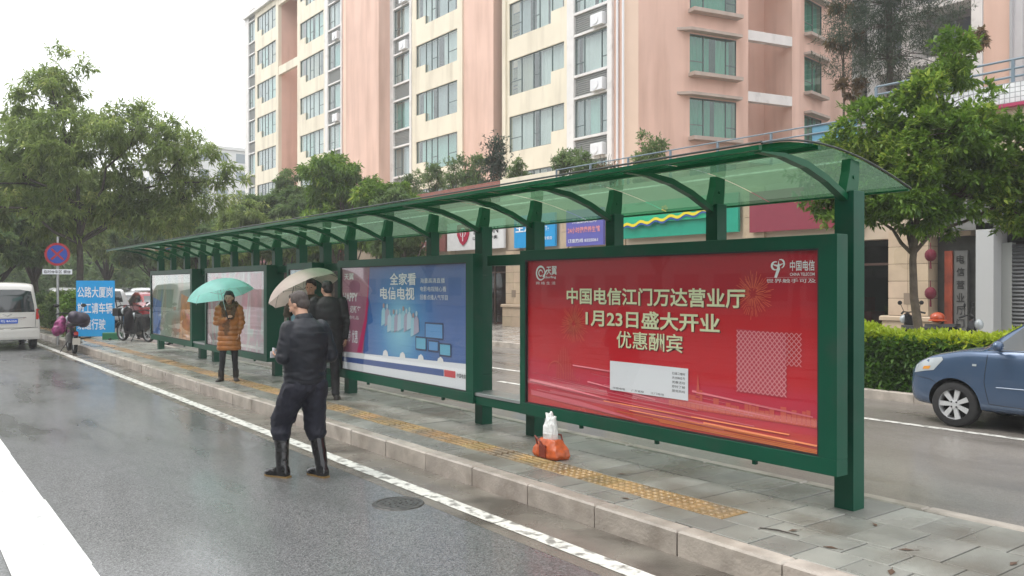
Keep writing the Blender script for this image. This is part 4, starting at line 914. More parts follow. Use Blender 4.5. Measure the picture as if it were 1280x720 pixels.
def sample_lobes(lobes, count, rng, shell=.55, gap=.12, seed=0):
    CL = 16; want = count; count = max(8, count//CL); pts = []; dirs = []; vol = np.array([l[1][0]*l[1][1]*l[1][2] for l in lobes])**(2/3); pr = vol/vol.sum()
    while len(pts) < count:
        c, r = lobes[rng.choice(len(lobes), p=pr)]; v = rng.normal(size=3); v /= np.linalg.norm(v); q = rng.random()**(1/3)*(1-shell)+shell if rng.random() < .8 else rng.random()
        p = np.array(c) + v*np.array(r)*q*(1+.13*noise.noise(Vector(v*2.3)+Vector((seed, 0, 0))))
        if noise.noise(Vector(p)*1.1 + Vector((seed*3.1, 0, 0))) < -.28 + gap*-.5 + (0 if q > .4 else 0): continue
        pts.append(p); d = v*.8 + np.array([0, 0, .25]); dirs.append(d/np.linalg.norm(d))
    pts = np.repeat(np.array(pts), CL, 0); dirs = np.repeat(np.array(dirs), CL, 0); rad = float(np.mean([max(l[1]) for l in lobes]))*.14
    off = rng.normal(size=pts.shape)*rad; off[:, 2] *= .65; pts = pts + off; dirs = dirs*.7 + off/(np.linalg.norm(off, axis=1)[:, None]+1e-6)*.6
    return pts, dirs/np.linalg.norm(dirs, axis=1)[:, None]
def limb(mb, a, b, r0, r1, rng, seg=5, wob=.08, n=7):
    a = np.array(a, float); b = np.array(b, float); L_ = np.linalg.norm(b-a); pts = []
    for k in range(seg+1):
        t = k/seg; p = a+(b-a)*t; 
        if 0 < k < seg: p = p + rng.normal(size=3)*wob*L_*.35; p[2] += math.sin(t*math.pi)*L_*.06
        pts.append(tuple(p))
    mb.tube(pts, [r0+(r1-r0)*k/seg for k in range(seg+1)], n); return pts
def make_tree(name, label, cat, lobes, trunk, r0, lm, count, n, L, W, spread=.6, droop=.4, gap=.12, seed=1, bark=BARK, group=None, twigs=60, jit=.03, fork=None, subs=None):
    """trunk = list of points (local, base at origin); lobes = [(centre, radii)]"""
    g = np.random.default_rng(seed); root = empty(name, (0, 0, 0), 0, label, cat, group)
    tb = MB(); k = len(trunk); tb.tube(trunk, [r0*(1.15 if i == 0 else 1-.55*i/(k-1)) for i in range(k)], 10); top = trunk[-1]
    fk = fork or [trunk[-1], trunk[-2]]; ends = []
    for c, r in lobes:
        s = fk[g.integers(len(fk))]; limb(tb, s, c, r0*.42, r0*.14, g); ends.append((c, r))
    for i in range(twigs):
        c, r = ends[g.integers(len(ends))]; v = g.normal(size=3); v /= np.linalg.norm(v); limb(tb, c, np.array(c)+v*np.array(r)*.85, r0*.13, r0*.035, g, 3, .1, 5)
    tb.build('trunk', bark, root, smooth=True)
    P, D = sample_lobes(lobes, count, g, gap=gap, seed=seed); V, F = leaves(P, D, n, L, W, spread, g, droop, jit)
    linkobj('crown', npmesh('crown', V, F, lm), root); return root
def lobes_in(cx, cz, rx, rz, n, seed, lr=(.28, .42), ry=None, top=.25):
    """irregular set of lobes filling an ellipsoid envelope"""
    g = np.random.default_rng(seed); o = [((cx, 0, cz), (rx*.5, (ry or rx)*.5, rz*.5))]
    for i in range(n):
        a = 2*math.pi*(i/n)*2.4 + g.uniform(-.4, .4); t = g.uniform(-.85, 1)*1.25; t = max(-1.1, min(1.35, t)); c = math.cos(t); q = g.uniform(.55, .82); l = g.uniform(*lr)
        o.append(((cx+rx*q*c*math.cos(a), (ry or rx)*q*c*math.sin(a), cz+rz*q*math.sin(t)), (rx*l, (ry or rx)*l, rz*l*.8)))
    return o
# large tree at the left (local z from its base); x axis of the world runs along the road
T1L = [((-.4, -1.2, 4.1), (1.5, 1.4, .8)), ((1.0, 2.4, 4.2), (1.2, 1.2, .6)), ((0, 0, 6.3), (2.6, 2.3, 1.9)), ((-.6, -.6, 8.2), (1.35, 1.3, 1.3)), ((-1.0, -.3, 9.5), (.8, .8, .75)), ((-2.4, -1.6, 6.9), (1.6, 1.4, 1.2)), ((-1.2, -2.8, 5.4), (1.8, 1.4, 1.1)),
       ((1.6, 1.6, 7.2), (1.4, 1.3, 1.0)), ((2.2, 2.9, 6.2), (1.5, 1.3, .95)), ((1.3, 3.4, 5.0), (1.5, 1.2, .8)), ((-2.3, -3.0, 4.2), (1.5, 1.3, .85)), ((.4, 1.6, 4.6), (1.5, 1.4, .8)), ((2.8, 4.1, 5.4), (.8, .8, .6)), ((0, -4.2, 7.0), (1.2, 1.2, .9)), ((.5, -4.6, 4.6), (1.4, 1.3, 1.0))]
t1 = make_tree('street_tree', 'big leafy tree beside the no-stopping sign, tallest at the left', 'tree', T1L, [(0, 0, 0), (.05, 0, 1.2), (-.03, .05, 2.4), (.05, 0, 3.6), (0, 0, 4.6)], .15, LEAF_A, 5600, 9, .28, .062, .6, .5, gap=.5, seed=3, bark=BARKD, twigs=110, fork=[(0, 0, 3.2), (0, 0, 4.0), (0, 0, 4.6)])
t1.location = (-33.2, 5.5, .1); t1.rotation_euler.z = R(0)
# tree over the hedge at the right
T2L = [((0, 0, 3.4), (1.15, 1.05, .9)), ((.35, .1, 4.6), (.75, .75, .72)), ((.45, .1, 5.35), (.42, .42, .4)), ((-1.15, -.45, 3.75), (.75, .7, .5)), ((-.75, -.3, 4.3), (.7, .6, .5)), ((.95, .6, 3.7), (.85, .8, .6)), ((1.65, .9, 3.35), (.8, .8, .55)), ((1.2, .9, 2.95), (.6, .5, .3)), ((-.8, -.5, 3.05), (.6, .5, .3)), ((.1, -.6, 3.15), (.6, .5, .3)), ((-.9, -.75, 2.72), (.28, .25, .16)), ((1.35, .6, 2.75), (.3, .25, .18)), ((-.3, .5, 4.2), (.7, .7, .6)), ((.7, -.4, 4.1), (.6, .6, .5)), ((-1.25, -.6, 3.2), (.5, .5, .3)), ((1.7, 1.0, 4.05), (.5, .5, .35))]
t2 = make_tree('street_tree', 'bright green tree growing behind the clipped hedge, right of the shelter', 'tree', T2L, [(.02, 0, 0), (0, 0, .8), (-.09, -.02, 1.5), (-.12, 0, 2.1), (-.05, 0, 2.8), (0, 0, 3.3)], .085, LEAF_B, 7500, 9, .12, .048, .5, .12, gap=.35, seed=5, twigs=110, fork=[(-.12, 0, 2.2), (-.05, 0, 2.8), (0, 0, 3.2)], jit=.02)
t2.location = (-7.0, 13.75, .1)
# three trees on the plaza in front of the tower
def plaza_tree(x, y, ztop, wid, seed, label, lm=LEAF_C, base=.15, n=8, cnt=2600, low=2.2):
    h = ztop-base; cz = (h+low)/2; rz = (h-low)/2
    t = make_tree('plaza_tree', label, 'tree', lobes_in(0, cz, wid, rz, n, seed), [(0, 0, 0), (.06, 0, h*.25), (0, .05, cz-rz*.4)], .12, lm, cnt, 8, .26, .075, .65, .45, seed=seed, twigs=50, group='trees on the plaza before the tower')
    t.location = (x, y, base); t.rotation_euler.z = seed; return t
plaza_tree(-40.2, 16, 8.3, 2.1, 11, 'narrow dark tree against the far bay of the tower, leftmost of the tall plaza trees')
plaza_tree(-33.8, 16, 7.5, 2.5, 12, 'broad tree in front of the pink wall of the tower', LEAF_B)
plaza_tree(-36.8, 17, 7.2, 2.2, 16, 'rounded tree between the narrow dark tree and the broad one')
plaza_tree(-30.2, 16, 6.1, 1.7, 13, 'low tree just above the shelter roof, right of the broad plaza tree', LEAF_B)
plaza_tree(-46, 18, 6.6, 2.4, 14, 'pale green tree low at the foot of the tower', LEAF_A)
plaza_tree(-51, 17, 5.6, 2.4, 15, 'small tree beside the rose pink signboard', LEAF_A)
plaza_tree(-27.6, 15.6, 5.5, 1.4, 17, 'small bushy tree seen through the gap above the blue poster', LEAF_C, low=2.4)
# copies of two crowns make the rows of trees in the distance at the left
protoA = make_tree('avenue_tree', 'rounded avenue tree over the parked cars, first of the far row', 'tree', lobes_in(0, 5.0, 3.1, 2.3, 10, 21), [(0, 0, 0), (.05, 0, 1.5), (0, .05, 3.4)], .16, LEAF_C, 2300, 8, .34, .1, .65, .5, seed=21, bark=BARKD, group='avenue trees in the distance', twigs=60)
protoB = make_tree('avenue_tree', 'loose yellow-green avenue tree behind the blue board', 'tree', lobes_in(0, 5.6, 3.3, 2.7, 10, 22), [(0, 0, 0), (-.05, 0, 1.8), (0, .05, 3.8)], .17, LEAF_A, 2300, 8, .36, .09, .65, .6, seed=22, bark=BARKD, group='avenue trees in the distance', twigs=60)
av = [(-43, 5.3, 1.0, 0, 'B', 'tree standing behind the silver van, second trunk from the left edge'), (-40, 3.4, .8, 1, 'A', 'thin-trunked tree directly beyond the silver van'), (-52, 6.5, 1.1, 2, 'B', 'tall tree in the strip beyond the big leafy one'), (-46, 13.5, .85, 3, 'A', 'dark tree over the red parked car'),
      (-54, 13.5, .9, 4, 'A', 'dark tree over the white parked cars, deeper in the row'), (-62, 12, 1.05, 5, 'B', 'yellow-green tree at the far bend of the service road'), (-60, 4, 1.1, 6, 'A', 'far tree above the roof of the silver van'), (-74, 6, 1.2, 7, 'B', 'hazy far tree at the left edge of the photo'), (-38.5, 13.8, .72, 8, 'B', 'low tree just left of the shelter end'), (-85, 14, 1.2, 9, 'A', 'hazy far tree behind the end of the shelter'),
      (-70, 17, 1.1, 10, 'B', 'hazy tree between the shelter roof and the tower'), (-95, 4, 1.3, 11, 'A', 'farthest hazy tree along the road'), (-58, 20, 1.0, 12, 'A', 'dark tree at the left foot of the tower')]
for i, (x, y, s, a, k, lb) in enumerate(av):
    pr = protoA if k == 'A' else protoB; o = copy_tree(pr) if i > 1 else (protoB if i == 0 else protoA)
    o.location = (x, y, .05); o.rotation_euler.z = a*1.3; o.scale = (s, s, s*1.0); o['label'] = lb; o['group'] = 'avenue trees in the distance'
# the other side of the street, behind the camera: it shows in the posters, glass and wet paint
for i, (x, s_) in enumerate([(-46, 1.2), (-37, 1.1), (-28, 1.25), (-19, 1.1), (-11, 1.2), (-3, 1.15), (5, 1.2), (13, 1.1), (22, 1.2)]):
    o = copy_tree(protoA if i % 2 else protoB); o.location = (x, -17.5 - (i % 3), .05); o.rotation_euler.z = i*1.7; o.scale = (s_, s_, s_); o['group'] = 'trees on the opposite side of the street'; o['label'] = 'tree number %d from the left on the opposite side of the street, out of the photo' % (i + 1) if False else ('leafy tree across the street, ' + ('farthest along the road', 'second farthest', 'before the tall block', 'facing the far posters', 'facing the blue poster', 'facing the red poster', 'just behind the camera', 'right behind the camera', 'last one at the right')[i] + ', out of the photo')
for k, (x0, x1, h_) in enumerate([(-80, -52, 17), (-50, -22, 24), (-20, 8, 20), (10, 36, 26)]):
    t = empty('facing_building', ((x0+x1)/2, -34, 0), 0, ('low block across the street at the far left', 'tall block across the street facing the far posters', 'block across the street facing the red poster', 'tallest block across the street at the right')[k] + ', out of the photo', 'building', 'buildings across the street'); MB().box((x0, -44, 0), (x1, -30, h_)).build('wall', mat('facing_wall', (.34, .31, .28), .8, var=.1), t, world=True); m_ = MB()
    for f_ in range(int(h_/3)):
        for q in range(int((x1-x0)/3.2)): m_.box((x0+.8+q*3.2, -30, .9+f_*3), (x0+2.8+q*3.2, -29.95, 2.5+f_*3))
    m_.build('window', mat('facing_window', (.06, .08, .09), .15), t, world=True, kind='stuff')
# a far hedge of shrubs closing the view beneath the crowns
g = np.random.default_rng(77); P = np.stack([g.uniform(-130, -75, 9000), g.uniform(-6, 26, 9000), np.zeros(9000)], 1); P[:, 2] = g.random(9000)**1.2*5.5; D = g.normal(size=P.shape)
V, F = leaves(P, D, 5, .8, .35, .8, g); o = linkobj('far_shrubbery', npmesh('far_shrubbery', V, F, LEAF_C)); tag(o, 'far mass of shrubs and low trees closing the street', 'shrubbery', kind='stuff')
# clipped hedge: dark flanks, yellow new growth on top
hx0, hx1, hy0, hy1, hz0, hz1 = -15.1, -2, 12.62, 13.55, .1, .94
hr = empty('clipped_hedge', ((hx0+hx1)/2, 13.1, .1), 0, 'low clipped hedge with yellow new leaves on top, beside the parked blue car', 'hedge')
g = np.random.default_rng(9); n1 = 9000
P = np.stack([g.uniform(hx0, hx1, n1), hy0 + .14*g.random(n1)**2, g.uniform(hz0, hz1, n1)], 1); P[:, 1] += .05*np.sin(P[:, 0]*3.1)+.03*np.sin(P[:, 2]*9+P[:, 0]*5)
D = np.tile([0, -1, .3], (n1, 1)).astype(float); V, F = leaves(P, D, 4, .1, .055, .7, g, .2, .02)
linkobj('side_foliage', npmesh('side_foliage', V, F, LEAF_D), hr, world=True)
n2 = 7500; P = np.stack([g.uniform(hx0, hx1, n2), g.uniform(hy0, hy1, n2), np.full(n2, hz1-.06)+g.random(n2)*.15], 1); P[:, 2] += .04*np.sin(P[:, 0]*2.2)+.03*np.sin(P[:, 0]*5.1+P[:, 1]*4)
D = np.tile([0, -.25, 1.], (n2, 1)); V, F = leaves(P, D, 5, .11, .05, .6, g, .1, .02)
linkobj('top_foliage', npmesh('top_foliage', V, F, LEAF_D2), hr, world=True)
sb = MB(); 
for k in range(90): x = random.uniform(hx0, hx1); y = random.uniform(hy0+.1, hy1-.1); sb.tube([(x, y, .05), (x+random.uniform(-.1, .1), y, .5), (x+random.uniform(-.2, .2), y+random.uniform(-.1, .1), .9)], .012, 5)
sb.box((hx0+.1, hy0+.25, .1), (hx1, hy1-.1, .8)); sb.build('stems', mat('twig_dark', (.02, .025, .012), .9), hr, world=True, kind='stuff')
# planting at the far end of the platform, beyond the sign
def bush(x, y, z, w_, h_, seed, label, lm, cnt=500, L=.16, W=.06, group=None):
    g = np.random.default_rng(seed); r = empty('shrub', (x, y, z), 0, label, 'shrub', group); P, D = sample_lobes([((0, 0, h_*.5), (w_, w_, h_*.5)), ((w_*.4, 0, h_*.65), (w_*.6, w_*.6, h_*.4)), ((-w_*.4, .1, h_*.45), (w_*.6, w_*.6, h_*.4))], cnt, g, .3, seed=seed)
    V, F = leaves(P, D, 6, L, W, .7, g, .2, .03); linkobj('foliage', npmesh('foliage', V, F, lm), r); s = MB()
    for k in range(7): a = k*.9; s.tube([(0, 0, 0), (w_*.4*math.cos(a), w_*.4*math.sin(a), h_*.5), (w_*.75*math.cos(a), w_*.75*math.sin(a), h_*.85)], [.014, .01, .005], 5)
    s.build('stems', BARK, r); return r
for k, (x, y, lb, lm) in enumerate([(-29.6, 4.8, 'leafy shrub at the foot of the no-stopping sign', LEAF_B), (-31, 5.1, 'pale flowering shrub behind the sign post', LEAF_A), (-32.5, 4.8, 'dark shrub behind the motorcycle', LEAF_C), (-34.5, 5.2, 'low shrub near the trunk of the big tree', LEAF_B), (-36.5, 4.9, 'shrub beyond the big tree trunk', LEAF_C)]):
    bush(x, y, .15, .6, 1.35, 40+k, lb, lm, group='shrubs planted at the end of the platform')
# potted plants on the terrace over the shops
POT = mat('terracotta', (.4, .16, .09), .7)
for k, (x, zt, w_, lb, lm) in enumerate([(-34.6, 7.9, .55, 'leftmost shrub on the terrace', LEAF_C), (-32.4, 7.95, .75, 'bushy pot tree on the terrace before the cream wall', LEAF_C), (-31.0, 7.8, .55, 'terrace shrub against the pink wall', LEAF_C), (-29.5, 8.4, .38, 'tall thin dark terrace plant by the slot in the tower', LEAF_E), (-27.9, 7.0, .55, 'low round terrace plant under the wide windows', LEAF_C),
        (-24.8, 7.3, .8, 'terrace shrub under the louvred windows', LEAF_C), (-23.6, 6.9, .55, 'spreading terrace plant left of the tower corner', LEAF_C), (-20.3, 7.35, .5, 'terrace plant in front of the pink corner', LEAF_C), (-36.5, 7.4, .7, 'terrace shrub above the brown signboard', LEAF_C)]):
    r = bush(x, 21.2, 5.2, w_, zt-5.2-.1, 60+k, lb, lm, 520, .17, .06, 'potted plants on the terrace')
    MB().lathe([(.0, 0), (.2, 0), (.26, .4), (.28, .42), (.24, .42), (.22, .36), (0, .36)], 16).build('pot', POT, r)
bush(-22.6, 21.3, 5.2, .3, 1.7, 75, 'russet leaved plant beside the plant at the pink corner', LEAF_R, 120, .15, .06, 'potted plants on the terrace')
# feathery dark tree rising from the terrace at the right
cs = make_tree('feathery_tree', 'tall feathery dark tree behind the bright green one, in front of the balconies', 'tree', [((.2*math.sin(k*2), .2*math.cos(k*3), 3+k*.8), (1.9-.15*k, 1.6-.1*k, .5)) for k in range(8)], [(0, 0, 0), (.1, 0, 2), (0, .1, 4), (.1, 0, 6.5), (.1, 0, 9.3)], .1, LEAF_E, 4200, 8, .17, .022, .6, .1, gap=.4, seed=31, bark=BARKD, twigs=160, jit=.05, fork=[(0, 0, 3), (0, 0, 4), (.05, 0, 5), (.1, 0, 6.5), (.1, 0, 8)])
cs.location = (-12.4, 22.5, 5.2)
ru = make_tree('russet_tree', 'thin russet leaved plant at the edge of the pink end wall', 'tree', [((0, 0, 2.4), (.5, .5, .5)), ((.1, 0, 3.4), (.45, .45, .4)), ((-.1, 0, 4.3), (.4, .4, .35))], [(0, 0, 0), (.05, 0, 2), (0, 0, 4.4)], .04, LEAF_R, 70, 6, .2, .08, .7, .3, seed=33, twigs=30, fork=[(0, 0, 2), (0, 0, 3)])
ru.location = (-13.45, 22, 5.2)
r2 = make_tree('russet_tree', 'dark russet plant leaning over the railing before the pink block', 'tree', [((0, 0, 1.6), (.35, .35, .3)), ((.3, 0, 2.1), (.35, .3, .25)), ((-.2, 0, 1.2), (.3, .3, .2))], [(0, 0, 0), (.05, 0, .8), (0, 0, 1.5)], .03, LEAF_R, 60, 6, .16, .07, .7, .3, seed=34, twigs=16)
r2.location = (-9.7, 21.0, 5.7)
# fallen leaves on the slabs
for k, (x, y, a, s) in enumerate([(-2.9, 4.62, .3, .05), (-3.25, 4.75, 1.2, .045), (-2.45, 4.5, 2.0, .06), (-2.6, 4.95, .8, .05), (-3.0, 5.3, 2.4, .04), (-5.1, 5.0, 1.0, .05), (-4.5, 4.45, .2, .045), (-2.1, 5.2, 1.6, .05)]):
    m_ = MB().add([(-s, 0, .001), (0, s*.35, .006), (s, 0, .002), (0, -s*.35, .005)], [(0, 1, 2, 3)]); m_.cone((s, 0, .002), (s*1.5, 0, .003), .0015, n=4)
    o = m_.build('fallen_leaf', mat('dead_leaf', (.09, .05, .03), .6)); o.location = (x, y, PZ+.003); o.rotation_euler.z = a; tag(o, ('small brown fallen leaf near the kerb at the right corner', 'curled brown leaf beside the thin twig', 'largest fallen leaf, closest to the camera', 'fallen leaf in the middle slabs at the bottom right', 'small leaf on the slabs by the foot of the end post', 'dark leaf under the red poster beside the tactile strip', 'fallen leaf lying against the kerb stones left of the twig', 'fallen leaf at the right edge of the pavement')[k], 'leaf', 'fallen leaves on the pavement')
o = MB().tube([(-3.42, 4.62, PZ+.006), (-3.3, 4.66, PZ+.01), (-3.16, 4.68, PZ+.006)], [.004, .006, .003], 5).build('twig', BARKD); tag(o, 'thin dark twig lying on the slabs near the kerb', 'twig')
# distant pale buildings and a far block above the trees
for k, (x, y, w_, h_, lb) in enumerate([(-150, 44, 26, 24, 'pale hazy office block beyond the trees, left of the tower'), (-190, -6, 40, 16, 'low hazy building at the end of the road'), (-115, 32, 16, 11, 'far beige building low behind the trees')]):
    t = empty('distant_building', (x, y, 0), 0, lb, 'building', 'hazy buildings beyond the trees'); MB().box((x-w_/2, y-8, 0), (x+w_/2, y+8, h_)).box((x-w_/2-.3, y-8.3, h_), (x+w_/2+.3, y+8.3, h_+.5)).build('wall', mat('far_wall', (.6, .6, .58), .8), t, world=True, kind='stuff')
    m_ = MB()
    for f_ in range(int(h_/3)):
        for q in range(int(w_/3)): m_.box((x-w_/2+.6+q*3, y-8.05, 1+f_*3), (x-w_/2+2.2+q*3, y-8.0, 2.5+f_*3)); 
        for q in range(5): m_.box((x+w_/2, y-7+q*3, 1+f_*3), (x+w_/2+.05, y-5.4+q*3, 2.5+f_*3))
    m_.build('window', mat('far_window', (.2, .24, .27), .3), t, world=True, kind='stuff')
# ============================================================ VEHICLES
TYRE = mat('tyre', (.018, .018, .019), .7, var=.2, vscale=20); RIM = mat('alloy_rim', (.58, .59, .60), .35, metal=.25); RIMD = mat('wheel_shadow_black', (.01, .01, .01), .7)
CGLASS = mat('car_glass', (.02, .028, .03), .04, spec=.8, coat=.5); LENS = mat('lamp_lens', (.42, .46, .48), .12, coat=.6); REDL = mat('tail_lamp', (.45, .03, .02), .15, coat=.5); AMB = mat('amber_lamp', (.7, .3, .05), .2, coat=.4)
CHROME = mat('chrome', (.6, .6, .62), .12, metal=1)
def carpaint(n, c, rough=.22, metal=.3): return mat(n, c, rough, metal=metal, coat=.6, var=.03, vscale=3, dirt=((.16, .15, .13), 1.5, .58, .85, .25))
def interp(tab, x):
    if x <= tab[0][0]: return tab[0][1:]
    for a, b in zip(tab, tab[1:]):
        if x <= b[0]: t = (x-a[0])/(b[0]-a[0]); return tuple(p+(q-p)*t for p, q in zip(a[1:], b[1:]))
    return tab[-1][1:]
def wheel_parts(root, x, y, r, w_, side, spokes=7):
    """wheel > tyre, rim; axle along y"""
    M = Matrix.Translation((0, 0, 0)) @ Matrix.Rotation(R(90), 4, 'X')
    t = MB().lathe([(r*.66, -w_/2), (r*.9, -w_/2), (r*.97, -w_*.42), (r, -w_*.3), (r, w_*.3), (r*.97, w_*.42), (r*.9, w_/2), (r*.66, w_/2)], 40, M)
    tg = MB()
    wh = t.build('wheel', TYRE, root, smooth=True); wh.location = (x, y, r)
    rm_ = MB(); s = -1 if side < 0 else 1; f = w_*.42*s
    rm_.lathe([(r*.70, -w_*.46), (r*.70, w_*.46), (r*.655, w_*.46), (r*.64, 0), (r*.655, -w_*.46), (r*.70, -w_*.46)], 36, M)
    for k in range(spokes):
        a = 2*math.pi*k/spokes; c, q = math.cos(a), math.sin(a); hw0, hw1 = r*.075, r*.115
        def P(rad, off, yy): return (c*rad - q*off, yy, q*rad + c*off)
        vs = [P(r*.12, -hw0, f), P(r*.12, hw0, f), P(r*.66, hw1, f), P(r*.66, -hw1, f), P(r*.12, -hw0, f-.03*s), P(r*.12, hw0, f-.03*s), P(r*.66, hw1, f-.03*s), P(r*.66, -hw1, f-.03*s)]
        rm_.add(vs, [(0, 1, 2, 3), (4, 7, 6, 5), (0, 4, 5, 1), (1, 5, 6, 2), (2, 6, 7, 3), (3, 7, 4, 0)])
    rm_.lathe([(r*.2, f-.02*s), (r*.2, f+.004*s), (r*.1, f+.01*s), (0, f+.01*s)], 20, Matrix.Rotation(R(-90), 4, 'X'))
    rim = rm_.build('rim', RIM, wh)
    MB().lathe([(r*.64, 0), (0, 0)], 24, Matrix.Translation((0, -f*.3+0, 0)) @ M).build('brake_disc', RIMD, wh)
    for k in range(4):
        a = 2*math.pi*(k+.5)/4; MB().cone((math.cos(a)*r*.15, f, math.sin(a)*r*.15), (math.cos(a)*r*.15, f+.012*s, math.sin(a)*r*.15), .012, n=6).build('wheel_nut', DARK, wh)
    return wh
class Car:
    """x forward (front at x = length), y left; stations: x, zbottom, zbelt, zroof, halfwidth, half roof width"""
    def __init__(s, name, label, cat, tab, paint, wx, wr, group=None, ww=.19):
        s.root = empty(name, (0, 0, 0), 0, label, cat, group); s.tab = tab; s.paint = paint
        x0, x1 = tab[0][0], tab[-1][0]; n = 46; rings = []
        for k in range(n+1):
            t = k/n; x = x0+(x1-x0)*(.5-.5*math.cos(math.pi*t))*.5+(x1-x0)*t*.5
            zb, zt, zr, hw, rw = interp(tab, x); half = [(0, zb), (hw*.8, zb), (hw*.93, zb+.02), (hw*.985, zb+.12), (hw, zb+(zt-zb)*.42), (hw*.995, zb+(zt-zb)*.68), (hw*.97, zt-.045), (hw*.945, zt)]
            if zr-zt > .03:
                a = (hw*.945, zt); half += [(a[0]+(rw-a[0])*q, zt+(zr-.06-zt)*q+.0) for q in (.25, .5, .75, 1)] + [(rw-.035, zr-.02), (rw*.6, zr+.005), (0, zr+.015)]
            else: half += [(hw*.9, zt+.012), (hw*.82, zt+.022), (hw*.7, zt+.03), (hw*.6, zt+.034), (hw*.45, zt+.038), (hw*.25, zt+.042), (0, zt+.044)]
            ring_ = [(x, -y, z) for y, z in half] + [(x, y, z) for y, z in half[-2:0:-1]]; rings.append(ring_)
        mb = MB().loft(rings); me = mb.mesh('body', paint)
        me = evald(me, [('SUBSURF', dict(levels=1))])
        me2 = me
        s.bvh = BVHTree.FromPolygons([v.co[:] for v in me2.vertices], [p.vertices[:] for p in me2.polygons])
        # wheel openings cut out of the body
        cut = MB()
        for wxx in wx:
            for sd_ in (-1, 1): hwm = interp(tab, wxx)[3]; cut.cone((wxx, sd_*(hwm-.26), wr+.01), (wxx, sd_*(hwm+.3), wr+.01), wr*1.14, n=36)
        co = cut.build('cutter', DARK); o = bpy.data.objects.new('w', me2); COL.objects.link(o); md = o.modifiers.new('b', 'BOOLEAN'); md.object = co; md.operation = 'DIFFERENCE'; md.solver = 'EXACT'
        bpy.context.view_layer.update(); dg = bpy.context.evaluated_depsgraph_get(); me3 = bpy.data.meshes.new_from_object(o.evaluated_get(dg), depsgraph=dg)
        bpy.data.objects.remove(o); bpy.data.objects.remove(co); me3.materials.clear(); me3.materials.append(paint); me3.materials.append(RIMD)
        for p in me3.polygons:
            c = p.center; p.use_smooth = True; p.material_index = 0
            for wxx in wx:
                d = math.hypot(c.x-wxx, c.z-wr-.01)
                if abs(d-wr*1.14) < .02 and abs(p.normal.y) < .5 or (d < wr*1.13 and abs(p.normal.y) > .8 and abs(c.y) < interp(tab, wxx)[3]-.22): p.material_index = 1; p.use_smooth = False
        smooth_angle(me3, 38); s.body = linkobj('body', me3, s.root); me3.name = 'body'
        for wxx in wx:
            hwm = interp(tab, wxx)[3]
            for sd_ in (-1, 1): wheel_parts(s.root, wxx, sd_*(hwm-.035-ww/2), wr, ww, sd_)
    def proj(s, p, axis, sign, off):
        """drop a point on the body along an axis"""
        d = Vector((0, 0, 0)); d['xyz'.index(axis)] = -sign; o = Vector(p) - d*5; hit = s.bvh.ray_cast(o, d)
        if hit[0] is None: return None
        return hit[0] - d*off
    def patch(s, name, poly, axis, sign, m, off=.004, cuts=3, parent=None, double=None):
        """plate lying on the bodywork: polygon in the plane across the axis"""
        bm = bmesh.new(); ax = 'xyz'.index(axis)
        vs = []
        for a, b in poly:
            c = [0, 0, 0]; ij = [i for i in range(3) if i != ax]; c[ij[0]], c[ij[1]] = a, b; vs.append(bm.verts.new(c))
        f = bm.faces.new(vs); bmesh.ops.triangulate(bm, faces=[f])
        for _ in range(cuts):
            es = [e for e in bm.edges if e.calc_length() > .09]
            if es: bmesh.ops.subdivide_edges(bm, edges=es, cuts=1); bmesh.ops.triangulate(bm, faces=bm.faces[:])
        for v in bm.verts:
            q = s.proj(v.co, axis, sign, off)
            if q is not None: v.co = q
            else:
                for k in range(1, 12):
                    u = v.co.lerp(Vector(sum((w_.co for w_ in bm.verts), Vector())/len(bm.verts)), .03*k); u[ax] = 0; q = s.proj(u, axis, sign, off)
                    if q is not None: v.co = q; break
        me = bpy.data.meshes.new(name); bm.to_mesh(me); bm.free(); me.materials.append(m); me.polygons.foreach_set('use_smooth', [True]*len(me.polygons))
        return linkobj(name, me, parent or s.root)
    def line(s, name, pts, axis, sign, m, r=.004, parent=None):
        P = []; ax = 'xyz'.index(axis); ij = [i for i in range(3) if i != ax]
        for (a, b), (c, d) in zip(pts, pts[1:]):
            for k in range(8):
                p = [0, 0, 0]; p[ij[0]] = a+(c-a)*k/8; p[ij[1]] = b+(d-b)*k/8; q = s.proj(p, axis, sign, .0005)
                if q is not None: P.append(q)
        return MB().tube(P, r, 5).build(name, m, parent or s.root)
def place(root, x, y, rz, z=0): root.location = (x, y, z); root.rotation_euler.z = rz
# ---- blue saloon parked by the hedge, nose to the left
L_ = 4.1
tabB = [(0, .42, .86, .88, .70, .5), (.06, .30, .92, .95, .78, .5), (.3, .24, .96, 1.02, .83, .52), (.7, .22, .97, 1.12, .845, .55), (1.2, .22, .965, 1.42, .85, .56), (1.7, .22, .955, 1.49, .85, .57), (2.2, .22, .955, 1.515, .85, .57), (2.6, .22, .955, 1.42, .85, .56), (2.95, .22, .96, 1.20, .845, .6), (3.22, .22, .965, .985, .84, .62), (3.45, .22, .935, .935, .83, .6), (3.75, .23, .865, .865, .80, .6), (3.93, .235, .79, .79, .75, .5), (4.04, .25, .70, .70, .68, .4), (4.1, .30, .60, .60, .60, .4)]
BLUEC = carpaint('slate_blue_paint', (.07, .115, .20), .25, .35)
car = Car('parked_car', 'slate blue saloon parked in front of the clipped hedge, nose to the left', 'car', tabB, BLUEC, (3.45, .80), .285, ww=.18)
